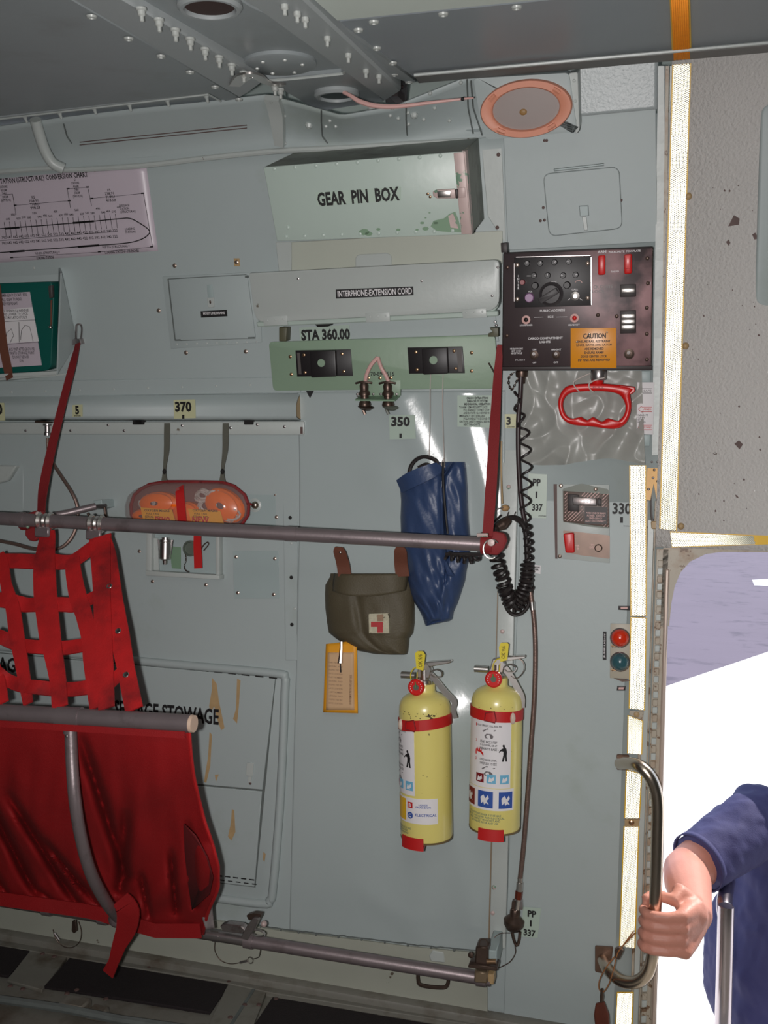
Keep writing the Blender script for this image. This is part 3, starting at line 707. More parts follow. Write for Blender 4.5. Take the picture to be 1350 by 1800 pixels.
# ---- floor
floor = struct('floor')
MB().box(-3, XD+.6, -3.2, .02, -.06, -.006).build('deck_plate', floorp, floor)
class ZF(F):
    def __init__(s, z=0.0):
        s.o = V((0, 0, z)); s.X = V((1, 0, 0)); s.Y = V((0, 1, 0)); s.N = V((0, 0, 1)); s.M = Matrix.Translation(s.o)
zf = ZF(0.0)
def fl_(name, pts, z0, z1, m, bev=.0015): return MB().prism(zf.q(pts, z1), z0, z1).build(name, m, floor, bevel=bev)
p_a = zf.l(60, 1655); 
fl_('edge_rail', [(-200, 1608), (60, 1650), (300, 1690), (480, 1716), (860, 1795), (860, 1806), (478, 1745), (390, 1726), (122, 1682), (-200, 1630)], -.01, .004, floorp)
fl_('nonskid_mat', [(122, 1683), (402, 1730), (369, 1779), (77, 1733)], -.004, .003, nons)
fl_('nonskid_mat', [(-200, 1638), (56, 1668), (14, 1715), (-200, 1680)], -.004, .003, nons)
fl_('nonskid_mat', [(479, 1752), (1060, 1850), (1060, 1960), (420, 1840)], -.004, .003, nons)
fl_('cross_beam', [(404, 1722), (470, 1740), (430, 1840), (352, 1830)], -.006, .002, floorp)
fl_('groove', [(446, 1734), (451, 1735), (402, 1812), (396, 1812)], .001, .0035, seam, 0)
fl_('cross_beam', [(58, 1664), (120, 1680), (74, 1740), (12, 1722)], -.006, .002, floorp)
MB().tube([zf.p3(-60, 1748, .012), zf.p3(110, 1772, .012), zf.p3(210, 1792, .012), zf.p3(420, 1822, .012)], .009, 8).build('roller_rail', seam, floor)
mb = MB(); q = zf.l(110, 1772); 
mb.box(q.x, q.x+.06, q.y-.02, q.y+.02, 0, .022); mb.box(q.x+.07, q.x+.11, q.y-.025, q.y+.01, 0, .018)
mb.build('tie_down_fitting', floorp, floor, bevel=.004)
mb = MB(); random.seed(9)
for a, b in [(18, 1735), (40, 1740), (118, 1748), (135, 1742), (186, 1758), (262, 1703), (275, 1647), (430, 1768), (405, 1790), (455, 1768), (485, 1758), (610, 1759), (640, 1764), (430, 1724), (402, 1728), (95, 1683), (75, 1678)]:
    mb.dome((zf.l(a, b).x, zf.l(a, b).y, .002), .006, .003)
mb.build('rivet', chipb, floor)['kind'] = 'stuff'
# sloping fillet between kick plate and deck
a0, a1 = zf.l(-500, 1590), zf.l(860, 1800)
MB().box(-3, XD, -.035, .0, -.01, .02).build('baseboard_fillet', floorp, floor, bevel=.006, seg=2)

# ---- rest of the cabin shell
wl = struct('wall_left'); MB().box(-3.05, -3.0, -3.2, .05, -.06, 2.6).build('wall_skin', roomp, wl)
wf = struct('wall_front'); MB().box(-3.05, 2.65, -3.25, -3.2, -.06, 2.6).build('wall_skin', roomp, wf)
w2 = struct('wall_aft'); w2.name = 'wall_side_right'; MB().box(2.6, 2.65, -3.2, .05, -.06, 2.6).build('wall_skin', roomp, w2)
MB().box(-3.05, 2.65, -3.25, .25, 2.4, 2.45).build('roof_skin', roomp, ceiling)
MB().box(-3.05, 2.65, .0, .05, 1.80, 2.45).build('roof_edge_blocker', roomp, ceiling)  # unseen strip above the wall, extended down to block leaking sky light
MB().box(-3.05, 2.65, -.30, -.02, 2.06, 2.09).build('sky_light_blocker', roomp, ceiling)  # unseen slab added over the cove to block sky light
MB().box(XD+.6, 2.65, -3.2, .02, -.06, -.006).build('deck_plate', floorp, floor)
# door opening right part: solid side wall beyond the doorway
MB().box(1.0, 2.6, -.01, .02, -.06, ZH).build('wall_skin', roomp, wall_right)

# ---- outside: apron
ground = struct('ground')
GZ = -1.12
MB().grid(1, 1, lambda u, v: V((lerp(-60, 90, u), lerp(-20, 160, v), GZ))).build('asphalt_apron', asphalt, ground)
A = at_z(1100, 1230, GZ+.01); B = at_z(1420, 1122, GZ+.01)
d = (B-A).normalized(); A2 = A-d*15; B2 = B+d*30
nrm = V((d.y, -d.x, 0)); 
if nrm.y > 0: nrm = -nrm
qd = [A2, B2, B2+nrm*60, A2+nrm*60]
MB().add([v for v in qd]+[v-V((0, 0, .008)) for v in qd], [(0, 1, 2, 3), (7, 6, 5, 4), (0, 4, 5, 1), (1, 5, 6, 2), (2, 6, 7, 3), (3, 7, 4, 0)]).build('pale_ground_sheet', pale_gnd, ground)
q = [at_z(a, b, GZ+.006) for a, b in [(1322, 1019), (1420, 1015), (1420, 1032), (1326, 1029)]]
MB().add(q+[v-V((0, 0, .004)) for v in q], [(0, 1, 2, 3), (7, 6, 5, 4), (0, 4, 5, 1), (1, 5, 6, 2), (2, 6, 7, 3), (3, 7, 4, 0)]).build('painted_line', white, ground)
# ================================================================== THINGS ON THE WALL
def obox(fr, quad, h0, h1, m, parent, name, bev=.002, r=0, back=None, seg=2):
    q = fr.q(quad, h1)
    if r: q = rrect(q, r)
    return MB().prism(q, h0, h1).build(name, m, parent, bevel=bev, seg=seg)

# ---- station chart
qd = [(-330, 345), (257, 290), (278, 441), (-300, 484)]
f = frame_for([(0, 312), (257, 290), (278, 441), (0, 463)], .003)
t = thing('station_chart', 'large lilac-white paper chart of a fuselage outline taped high on the left wall', 'chart', f)
MB().grid(30, 12, lambda u, v: (lambda a: f.inv(on_wall(a[0], a[1], .0035+.0015*math.sin(u*9)*math.sin(v*3))))((lerp(lerp(-330, 257, u), lerp(-300, 278, u), v), lerp(lerp(345, 290, u), lerp(484, 441, u), v)))).build('sheet', lilac, t, solid=.0005)
txt(f, 'FUSELAGE STATION (STRUCTURAL) CONVERSION CHART', 57, 315.5, 194, 10, ink, t, .0075, .02, .0)
lines = MB()
def cl(a, b, w=.0008, z=.0078):
    A, B = f.l(*a, z), f.l(*b, z); d = (B-A).normalized(); n = V((-d.y, d.x))*w
    lines.prism([A+n, B+n, B-n, A-n], z-.0004, z)
def cpath(P, w):
    for i in range(len(P)-1): cl(P[i], P[i+1], w)
body = catmull([V((-300, 424, 0)), V((0, 402, 0)), V((120, 393, 0)), (V((205, 385, 0))), V((228, 384, 0)), V((248, 394, 0)), V((262, 405, 0)), V((260, 413, 0)), V((245, 422, 0)), V((215, 428, 0)), V((120, 435, 0)), V((0, 444, 0)), V((-300, 464, 0))], 5)
cpath([(p.x, p.y) for p in body], .0011)
for a, b in [((8, 402), (34, 400)), ((128, 392), (165, 389)), ((17, 443), (43, 441)), ((137, 434), (174, 431))]: cl(a, b, .0022)
cl((0, 423), (205, 407), .0005)
for i in range(22):
    x = 8+i*9.3; cl((x-1, 391-(x*.076)+(i % 2)*0), (x+3, 417-x*.078), .0004)
for i in range(11):
    x = 14+i*18.6
    txt(f, ['640', '620', '580', '540', '510', '470'][i % 6], x, 386-x*.07, 7, 3.2, ink, t, .0078, .01)
    txt(f, ['600', '560', '520', '498', '458'][i % 5], x+9, 378-x*.07+6*(i % 2), 7, 3.2, ink, t, .0078, .01)
for r_ in range(2):
    txt(f, ' '.join(['702', '682', '662', '642', '622', '602', '582', '562', '542', '522', '502', '482', '462', '442', '422', '402', '382', '362', '342', '322'][k] for k in range(20)), 103, 411.5+r_*10, 206, 4, ink, t, .0078, .012, .0)
txt(f, 'FUSELAGE\nSTATION\n(STRUCTURAL)', 224, 367, 27, 14, ink, t, .0078, .012, align='LEFT')
txt(f, 'LOADING\nSTATIONS', 229, 405, 18, 8, ink, t, .0078, .012, align='LEFT')
for s_, x, y in (('C/\nSTATIONS\n436.588\nTHRU\n578.588\n(TWO PLUG)', 134, 331), ('FS\n758.91\nTHRU\n998.23', 60, 356), ('FS\n238.91\nTHRU\n418.58', 193, 343), ('STATIONS\n958.588\nTHRU\n998.588\n(AFT PLUG)', 8, 341)):
    txt(f, s_, x, y, 17, 5*(s_.count('\n')+1)-1, ink, t, .0078, .012)
for a, b in [((26, 361), (122, 353)), ((160, 349), (252, 340)), ((118, 332), (154, 329)), ((0, 343), (22, 341)), ((252, 340), (268, 434)), ((154, 329), (161, 362)), ((118, 332), (124, 366)), ((22, 341), (28, 378)), ((20, 453), (175, 443)), ((175, 443), (268, 434))]: cl(a, b, .0004)
for x, y in [(26, 361), (121, 353), (161, 349), (250, 340), (119, 332), (153, 329), (20, 453), (174, 443), (266, 434)]: cl((x-2, y), (x+3, y-.4), .0014)
lines.build('printed_line', ink, t)
txt(f, 'FUS STA (STRUCTURAL) =', 204, 434, 48, 4.5, ink, t, .0078, .015)
txt(f, 'LOADING STATION + 100 INCHES', 214, 442, 60, 4.5, ink, t, .0078, .02)
txt(f, 'FUS STA (STRUCTURAL) =', 83, 445, 44, 4.5, ink, t, .0078, .015)
txt(f, 'LOADING STATION', 79, 453, 30, 4.5, ink, t, .0078, .02)

# ---- document bin with dark teal case
f = frame_for([(0, 480), (130, 480), (130, 680), (0, 680)])
t = thing('document_bin', 'grey metal wall bin open at the front holding a teal case at left edge', 'bin', f)
obox(f, [(-200, 482), (104, 466), (132, 602), (104, 660), (-200, 676)], .0, .006, wallp, t, 'back_plate')
mb = MB(); a, b, c_, d = f.p3(103, 470, .004), f.p3(133, 602, .004), f.p3(99, 657, .052), f.p3(106, 480, .052)
th = V((.004, 0, 0)); mb.add([a, b, c_, d, a+th, b+th, c_+th, d+th], [(0, 1, 2, 3), (7, 6, 5, 4), (0, 4, 5, 1), (1, 5, 6, 2), (2, 6, 7, 3), (3, 7, 4, 0)]); mb.build('side_panel', wallp, t)
a, b, c_, d = f.p3(-200, 690, .004), f.p3(126, 655, .004), f.p3(98, 658, .056), f.p3(-200, 680, .056)
th = V((0, -.004, 0)); MB().add([a, b, c_, d, a+th, b+th, c_+th, d+th], [(0, 1, 2, 3), (7, 6, 5, 4), (0, 4, 5, 1), (1, 5, 6, 2), (2, 6, 7, 3), (3, 7, 4, 0)]).build('bottom_tray', wallw, t)
obox(f, [(-200, 668), (98, 652), (98, 659), (-200, 677)], .050, .058, wallw, t, 'front_lip', .002)
screws(f, [(60, 471), (118, 650), (122, 655)], .004, t, wallw, 'rivet', .006)
t = thing('instrument_case', 'dark teal hard case with instruction card strapped in the bin at left edge', 'case', f)
q = rrect(f.q([(-120, 502), (90, 495), (95, 520), (90, 644), (82, 652), (-120, 666)], .045), .008)
MB().prism(q, .008, .045).build('shell', tealp, t, bevel=.006, seg=3)
obox(f, [(-60, 520), (52, 513), (73, 642), (-60, 650)], .045, .0465, lilac, t, 'instruction_card', 0)
obox(f, [(2, 545), (57, 540), (68, 600), (4, 604)], .0465, .0472, white, t, 'drawing_panel', 0)
txt(f, 'EMERGENCY ESCAPE  REEL\nALL CREW TO READ\nBEFORE FLIGHT', 26, 526, 46, 17, ink, t, .0474, .01, align='LEFT')
txt(f, 'TO OPEN PULL HANDLE\nAND LOWER TO DECK\nSECURE LATCH FULLY', 27, 552, 48, 14, ink, t, .0478, .01, align='LEFT')
txt(f, 'REPLACE UNIT AFTER EACH USE\nRETURN TO STOWAGE POINT\nDO NOT REPACK\n1200', 36, 624, 52, 22, ink, t, .0474, .01)
mb = MB(); 
for P in ([(10, 600), (12, 585), (20, 578), (24, 590), (18, 602)], [(36, 598), (38, 580), (44, 572), (52, 574), (56, 590), (58, 600)], [(33, 566), (34, 602)], [(2, 566), (64, 562)], [(4, 606), (68, 601)]):
    mb.tube([f.p3(a, b, .0476) for a, b in P], .0006, 4)
mb.build('line_drawing', ink, t)
obox(f, [(84, 503), (91, 501), (92, 523), (86, 525)], .045, .055, alu, t, 'latch')
obox(f, [(88, 528), (91, 526), (90, 570), (88, 575)], .045, .049, brown, t, 'latch_strap')
MB().ball(f.p3(89, 575, .046), .005, 10).build('latch_stud', steel, t)
s_ = thing('retaining_strap', 'dark brown webbing strap crossing the teal case at left edge', 'strap', f)
MB().ribbon([f.p3(-6, 500, .051), f.p3(0, 560, .051), f.p3(6, 610, .051), f.p3(14, 650, .054), f.p3(17, 666, .062)], [.020, .022, .023, .023, .020], .002, (0, 0, 1)).build('webbing', brown, s_)

# ---- small access door on left wall
qf = [(285, 486), (456, 478), (460, 602), (300, 613)]
f = frame_for(qf, .005)
t = thing('access_door', 'small framed wall door with black drain label left of the interphone box', 'door', f)
obox(f, qf, 0, .0025, wallp, t, 'frame', .001)
d = obox(f, [(297, 491), (434, 483), (449, 595), (310, 598)], .0025, .007, wallp, t, 'door_leaf', .0015)
mb = MB()
for qq in ([(297, 489.5), (434, 482), (434, 483.5), (297, 491)], [(295.5, 490), (297.5, 490), (310, 598), (308, 598)], [(434, 483), (435.4, 483), (450, 595), (448.6, 595)], [(310, 597), (449, 593), (449, 595), (310, 599)]): mb.prism(f.q(qq), .0024, .0036)
for qq in ([(310, 596), (320, 595.5), (320, 598), (310, 598.5)], [(438, 592), (450, 591.5), (450, 594), (438, 594.5)], [(433, 484), (438, 484), (438, 488), (433, 488)]): mb.prism(f.q(qq), .0024, .0078)
mb.build('edge_gap', seam, t)
obox(f, [(352.5, 535), (376, 533), (399, 545), (399, 545)][:0] or [(352.5, 547), (398.5, 544.5), (399.5, 556), (353.5, 558.5)], .007, .0078, ink, d, 'label_plate', 0)
txt(f, 'MOIST LINE DRAINS', 376, 550.5, 38, 4.2, white, d, .0083, .02)
mb = MB(); mb.prism(rrect(f.q([(364, 524), (376, 523), (377, 539), (373, 541), (367, 541), (365, 538)], .01), .001), .007, .0105)
lt = mb.build('latch_tongue', wallw, d, bevel=.0008)
obox(f, [(363.5, 501), (373, 500), (375, 522), (365, 523)], .007, .0082, mask, lt, 'latch_slot', .0003)
MB().ball(f.p3(369.5, 531, .0105), .0035, 8, sc=(.7, 1.2, .4)).build('latch_pin', bronze, lt)
screws(f, [(322+i*17.2, 588-i*.7) for i in range(7)]+[(311+i*17.5, 605-i*.5) for i in range(9)], .0026, t, wallw, 'rivet', .003)
screws(f, [(307, 467), (416, 461), (279, 546), (327, 620), (432, 618)], .0052, t, screwm, 'screw', .001)
MB().prism(f.q([(411, 454), (421, 454), (422, 468), (412, 468)]), 0, .001).build('paint_stain', stain, t)

# ---- GEAR PIN BOX
f = F(640, 345, 0, -.50)
t = thing('gear_pin_box', 'large pale green metal box lettered GEAR PIN BOX with worn right latch', 'box', f)
D = .17
fq = f.q([(463, 294), (815, 266), (828, 412), (487, 424)], D)
bk = [V((p.x, p.y)) for p in f.q([(509, 270), (846, 245), (852, 380), (500, 400)], .0)]
bk = [V((fq[0].x, bk[0].y)), V((bk[1].x+.0, bk[1].y)), V((bk[2].x, bk[2].y)), V((fq[3].x, bk[3].y))]
bk = [V((fq[0].x+.0, fq[0].y+.01)), V((fq[1].x, fq[1].y+.01)), V((fq[2].x, fq[2].y)), V((fq[3].x, fq[3].y))]
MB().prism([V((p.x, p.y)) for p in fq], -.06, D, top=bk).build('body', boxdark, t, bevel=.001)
lid = obox(f, [(463, 294), (815, 266), (828, 412), (487, 424)], D, D+.006, boxp, t, 'lid', .0015)
obox(f, [(797, 269), (815, 267), (828, 411), (811, 412)], D+.006, D+.008, boxworn, t, 'edge_strap', .001)
mb = MB(); mb.prism(f.q([(812, 265), (818, 266), (829, 412), (825, 413)], D+.004), D-.02, D+.004); mb.build('corner_angle', boxworn, t)
screws(f, [(482+i*36.5, 297-i*2.9) for i in range(9)]+[(503+i*32.5, 416-i*1.15) for i in range(10)]+[(506, 400)], .0038, t, boxp, 'rivet', D+.006)
lp = label_plate(f, [(555, 338), (705, 328), (705, 352), (557, 362)], clearl, t, D+.006, D+.0068)
txt(f, 'GEAR  PIN  BOX', 629, 345.5, 145, 23, ink, lp, D+.0074, .04, .008)
lt = obox(f, [(760, 337), (766, 334), (800, 332), (801, 349), (768, 349), (761, 345)], D+.006, D+.014, boxworn, t, 'latch', .002)
obox(f, [(768, 336), (792, 335), (792, 347), (769, 348)], D+.014, D+.018, steel, lt, 'latch_lever', .0015)
obox(f, [(800, 333), (804, 333), (805, 349), (801, 349)], D+.006, D+.016, panels, lt, 'latch_hinge', .001)
obox(f, [(806, 330), (817, 329), (818, 347), (807, 348)], D+.008, D+.011, boxworn, lt, 'latch_keeper', .001)
screws(f, [(810, 334), (812, 344), (752, 341), (756, 346)], .0028, lt, brass, 'rivet', D+.009)
mb = MB()
mb.prism(f.q([(780, 384), (790, 376), (800, 372), (806, 386), (811, 408), (788, 408), (768, 406), (757, 398), (762, 388)], D+.0065), D+.006, D+.0064)
for a, b, r in [(742, 392, 4), (748, 402, 6), (733, 404, 3), (700, 404, 4), (665, 403, 4), (640, 408, 10), (648, 411, 7), (748, 383, 2), (755, 374, 2), (766, 392, 4)]:
    P = circ(0, 0, 1, 7); c_ = f.l(a, b, D+.0064); mb.prism([c_+V((p.x*r*.0011, p.y*r*.0006)) for p in P], D+.006, D+.0064)
mb.build('bare_patch', grpr, t)['kind'] = 'stuff'
obox(f, [(788, 380), (796, 375), (803, 392), (806, 402), (792, 400)], D+.0064, D+.0067, boxworn, t, 'bare_patch', 0)

# ---- INTERPHONE-EXTENSION CORD box
qd = [(438, 482), (876, 457), (877, 548), (449, 572)]
f = frame_for(qd)
t = thing('interphone_box', 'long flat pale wall box lettered INTERPHONE-EXTENSION CORD below the gear pin box', 'box', f)
fq = f.q([(438, 482), (877, 457), (877, 551), (450, 573)], .05); fq = rrect(fq, [.004, .012, .028, .028], 5)
MB().prism(fq, -.01, .044).build('body', boxp, t, bevel=.002)
fq2 = rrect(f.q([(437, 480), (878, 456), (878, 546), (448, 568)], .056), [.004, .012, .028, .028], 5)
lid = MB().prism(fq2, .044, .056).build('lid', wallw, t, bevel=.003, seg=2)
MB().prism(rrect(f.q([(450, 566), (876, 546), (876, 556), (452, 575)], .046), .004), .02, .046).build('hinge_rail', boxp, t, bevel=.002)
for a, b in [(462, 557), (642, 551), (812, 544)]:
    obox(f, [(a, b), (a+42, b-2.4), (a+44, b+14), (a+2, b+16)], .056, .0575, wallw, lid, 'hinge', .0006)
    screws(f, [(a+8, b+6), (a+22, b+5), (a+36, b+4)], .0022, lid, wallw, 'rivet', .0575)
lp = label_plate(f, [(590, 509), (726, 503.5), (727, 519), (590.5, 525)], ink, lid, .056, .0568)
txt(f, 'INTERPHONE-EXTENSION CORD', 658, 514, 131, 10.5, white, lp, .0573, .02, .003)
screws(f, [(524, 490), (741, 494), (875, 470), (865, 520)], .0028, lid, alu, 'rivet', .056)
obox(f, [(552, 569), (580, 568), (577, 574), (558, 575)], .0, .036, dark, t, 'latch_catch', .001)
f = frame_for([(490, 575), (505, 575), (505, 600), (490, 600)])
t = thing('support_bracket', 'short olive metal bracket under the left end of the interphone box', 'bracket', f)
obox(f, [(490, 575), (504, 575), (503, 600), (490, 600)], .0, .03, mat('olive_bracket_paint', (88, 86, 66), .5), t, 'plate', .002)
f = frame_for([(858, 575), (875, 575), (875, 590), (858, 590)])
t = thing('support_bracket', 'short olive metal bracket under the right end of the interphone box', 'bracket', f)
obox(f, [(860, 576), (876, 576), (876, 592), (858, 592), (858, 586), (866, 584)], .0, .03, MATS['olive_bracket_paint'], t, 'plate', .001)
screws(f, [(870, 566), (872, 572)], .003, t, alu, 'rivet', .03)

# ---- station decals and placards
def decal(name, label, cat, quad, m, texts, off=.004, h=.0008, group=None):
    f = frame_for(quad, off); t = thing(name, label, cat, f, group)
    obox(f, quad, 0, h, m, t, 'label_plate', 0)
    for s_ in texts: txt(f, s_[0], s_[1], s_[2], s_[3], s_[4], s_[5] if len(s_) > 5 else ink, t, h+.0005, s_[6] if len(s_) > 6 else .045, align=s_[7] if len(s_) > 7 else 'CENTER')
    return f, t
decal('station_placard', 'clear placard lettered STA 360.00 between interphone box and green plate', 'placard', [(526, 576), (614, 571), (616, 600), (528, 603)], clearl, [('STA 360.00', 572, 588, 86, 19)], .0055)
f, t = decal('station_placard', 'clear aged placard numbered 350 on the buckled glossy sheet', 'placard', [(684, 730), (729, 729), (731, 771), (685, 772)], clearl, [('350', 704, 741, 33, 17)], .0175)
obox(f, [(702, 762), (706, 762), (706, 770), (702, 770)], .0008, .0012, ink, t, 'tick_mark', 0)
f, t = decal('station_placard', 'cream placard numbered 370 on the duct rail above the mask kit', 'placard', [(305, 703), (343, 702), (344, 735), (306, 736)], cream, [('370', 322, 715, 29, 17)], .037)
obox(f, [(320, 729), (324, 729), (324, 736), (320, 736)], .0008, .0012, ink, t, 'tick_mark', 0)
decal('station_placard', 'small cream placard numbered 5 on the duct rail', 'placard', [(127, 712), (145, 711), (145, 732), (127, 733)], cream, [('5', 135.5, 721, 7, 13), ('STATION', 136, 731, 11, 2)], .037)
decal('station_placard', 'cream placard numbered 380 cut off by the left picture edge', 'placard', [(-30, 709), (7, 708), (9, 739), (-28, 740)], cream, [('380', -10, 719, 28, 17)], .037)
decal('station_placard', 'cream placard numbered 3 between red strap and black cord', 'placard', [(887, 728), (908, 728), (908, 753), (888, 753)], cream, [('3', 894, 740, 8, 15), ('LOAD AREA', 898, 750.5, 14, 2)], .018)
decal('station_placard', 'pale upper placard lettered PP 1 337 right of the black cord', 'placard', [(929, 832), (962, 834), (960, 911), (926, 910)], mat('pale_label', (178, 192, 180), .4), [('PP', 943.5, 848, 14, 13), ('1', 943, 870, 3.2, 12, ink, .0), ('337', 944.5, 892, 19, 13), ('STATION', 953, 907, 13, 2)], .008)
decal('station_placard', 'lower placard lettered PP 1 337 beside the hose coupling near the floor', 'placard', [(920, 1594), (951, 1597), (945, 1649), (914, 1646)], clearl, [('PP', 935, 1606.5, 15, 12), ('1', 933, 1623, 3.2, 11, ink, .0), ('337', 931, 1640, 21, 12)], .008)
f = F(1093, 895, .008); t = thing('station_number', 'black stencilled number 330 next to the bright yellow jamb tape', 'number', f)
txt(f, '330', 1093, 894, 33, 21, ink, t, .001, .03, name='digits')
obox(f, [(1090, 909), (1095, 909), (1095, 919), (1090, 919)], 0, .001, ink, t, 'tick_mark', 0); obox(f, [(1096, 924), (1110, 924.5), (1110, 925.5), (1096, 925)], 0, .001, ink, t, 'tick_line', 0)
f = F(544, 690, .006); t = thing('arrow_mark', 'small black triangle decal under the left end of the green plate', 'marker', f)
MB().prism(f.q([(538, 687), (552, 687), (545, 700)]), 0, .001).build('triangle', ink, t)
decal('instruction_placard', 'clear extraction parachute placard with small black print left of the red strap', 'placard', [(804, 695), (872, 695), (868, 752), (804, 750)], clearl,
      [('CARGO EXTRACTION\nPARACHUTE SYSTEM\nMECHANICAL OPERATION', 839, 705, 46, 15), ('TO ARM  REMOVE SAFETY LOCK\n        PULL HANDLE TO FIRST STOP\n        AND ROTATE CLOCKWISE 90\nEMERGENCY CHUTE RELEASE:\n        PULL HANDLE TO SECOND STOP\nCAUTION: SAFETY HANDLE BEFORE USE\n        NEXT PARACHUTE', 838, 731, 62, 34, ink, .025, 'LEFT')], .0135)
decal('small_label', 'tiny white label beside the hanging cord bundle', 'label', [(930, 992), (951, 994), (950, 1009), (928, 1006)], white, [('AUX AUDIO\nTRAINER', 940, 999, 18, 7)], .009)
decal('warning_label', 'narrow black vertical label strip left of the red and green lamps', 'label', [(1060, 1110), (1066, 1110), (1066, 1160), (1059.5, 1160)], ink, [], .008)
f = F(1063, 1135, .0095); t2 = [o for o in bpy.data.objects if o.name == 'warning_label'][0]
vs, fs_ = text_geo('JUMP LIGHT', .02); mb = MB(); k = f.m(1063, 1135)
mb.add([(b*3.2*k*-1, a*44*k, .0007) for a, b in vs], fs_); o = mb.build('lettering', white, t2, fix=False); o.matrix_world = f.M; o.parent = t2; o.matrix_parent_inverse = t2.matrix_world.inverted() if False else Matrix.Identity(4); o.matrix_basis = t2.matrix_world.inverted() @ f.M

# ---- green mounting plate
qd = [(474, 602), (868, 588), (876, 606), (876, 684), (480, 686)]
f = F(675, 638)
t = thing('mounting_plate', 'long zinc green equipment plate carrying two black brackets and two connectors', 'plate', f)
P_ = obox(f, [(472, 601), (870, 588), (878, 683), (480, 687)], .022, .028, greenp, t, 'plate', .001, r=.01)
obox(f, [(490, 610), (860, 600), (860, 676), (490, 678)], .0, .022, greenp, t, 'standoff', .002)
obox(f, [(632, 668), (704, 668), (704, 696), (632, 697)], .022, .0285, greenp, t, 'tab', .001)
screws(f, [(510, 627), (512, 658), (829, 620), (829, 652), (648, 664.5), (668, 664.5), (687, 664)], .004, t, brass, 'rivet', .028, kind='each')
txt(f, '70-89-1516', 672, 657, 42, 7, ink, t, .0286, .02)
for a, b, lb in ((519, 616, None), (716, 611, None)):
    w = 99; bq = [(a, b), (a+w-2, b-2), (a+w+2, b+45), (a+3, b+46)]
    br = obox(f, bq, .028, .031, black, t, 'release_bracket', .0008)
    obox(f, [(a+25, b+1), (a+70, b-1), (a+72, b+46), (a+27, b+48)], .031, .043, black, br, 'raised_block', .003)
    mb = MB(); mb.lathe([(.0085, 0), (.0085, .0015)], f.p3(a+46, b+22, .043), n=20); mb.build('hole', greenp, br)
    screws(f, [(a+15, b+8), (a+82, b+6), (a+17, b+39), (a+85, b+37)], .0038, br, brass, 'rivet', .031)
    obox(f, [(a+86, b+3) if a > 600 else (a+3, b+4), (a+95, b+2) if a > 600 else (a+8, b+4), (a+97, b+42) if a > 600 else (a+11, b+42), (a+90, b+42) if a > 600 else (a+6, b+42)], .031, .0314, mat('faded_label', (84, 78, 76), .5), br, 'data_label', 0)
shelf = obox(f, [(626, 697), (702, 696), (694, 701), (640, 702)], .028, .03, bronze, t, 'connector_shelf', 0)
mb = MB(); a, b, c_, d = f.p3(632, 696, .028), f.p3(703, 695, .028), f.p3(694, 703, .06), f.p3(624, 702, .06); th = V((0, -.003, 0))
mb.add([a, b, c_, d, a+th, b+th, c_+th, d+th], [(0, 1, 2, 3), (7, 6, 5, 4), (0, 4, 5, 1), (1, 5, 6, 2), (2, 6, 7, 3), (3, 7, 4, 0)]); mb.build('shelf_plate', grpr, t)
for a in (642, 683):
    mb = MB(); o_ = f.p3(a, 730, .045); s1 = f.m(a, 700, .045)
    y_ = lambda py: (730-py)*s1
    mb.lathe([(.006, y_(716)), (.012, y_(716)), (.0135, y_(712)), (.012, y_(708)), (.009, y_(704)), (.009, y_(697)), (.0125, y_(696)), (.0125, y_(692)), (.009, y_(688)), (.010, y_(680)), (.0075, y_(676)), (.006, y_(672))], (o_.x, o_.y, .045), (0, 1, 0), 16)
    cn = mb.build('connector', bronze, t)
    cp = MB().lathe([(.0, y_(722)), (.010, y_(721)), (.018, y_(716)), (.014, y_(714)), (.005, y_(713))], (o_.x+(.003 if a > 660 else 0), o_.y, .045), (.12, 1, 0), 14, caps=False); cp.tube([(o_.x-.004, o_.y+y_(718), .05), (o_.x+.001, o_.y+y_(728), .05)], .003, 6)
    cp.build('dust_cap', boxdark if a > 660 else bronze, cn)
    MB().tube([(o_.x-.018, o_.y+y_(676), .046), (o_.x-.008, o_.y+y_(674), .05), (o_.x+.008, o_.y+y_(674), .05), (o_.x+.018, o_.y+y_(676), .046)], .0025, 6).build('clamp', bronze, cn)
    screws(f, [(a-14, 693), (a+14, 693)], .003, cn, alu, 'screw', .04)
wr = MB().tube([f.p3(642, 674, .045), f.p3(644, 660, .048), f.p3(652, 642, .05), f.p3(664, 628, .045)], .0042, 8, smooth=5)
wr.build('sleeved_wire', pinkc, t)
MB().tube([f.p3(684, 674, .045), f.p3(678, 660, .048), f.p3(670, 646, .05), f.p3(664, 628, .045)], .0042, 8, smooth=5).build('sleeved_wire', pinkc, t)
# hook hanging at the right of the plate
f = F(868, 650); t = thing('wire_hook', 'thin bent dark wire hook at the right end of the green plate', 'hook', f)
MB().tube([f.p3(859, 638, .04), f.p3(866, 650, .045), f.p3(872, 660, .05), f.p3(878, 658, .05)], .0016, 6, smooth=3).build('wire', bronze, t)
# two strings down to the blue bag
for a0, a1, b1, lb in ((756, 754, 808, 'left of two thin white strings hanging from the green plate to the blue bag'), (778, 781, 812, 'right of two thin white strings hanging from the green plate to the blue bag')):
    f = F(a0, 740); t = thing('hanging_string', lb, 'string', f)
    MB().tube([f.p3(a0+1, 658, .038), f.p3(a0, 690, .034), f.p3(a0, 730, .03), f.p3(a1, b1, .035)], .0009, 5, smooth=4).build('string', cord, t)

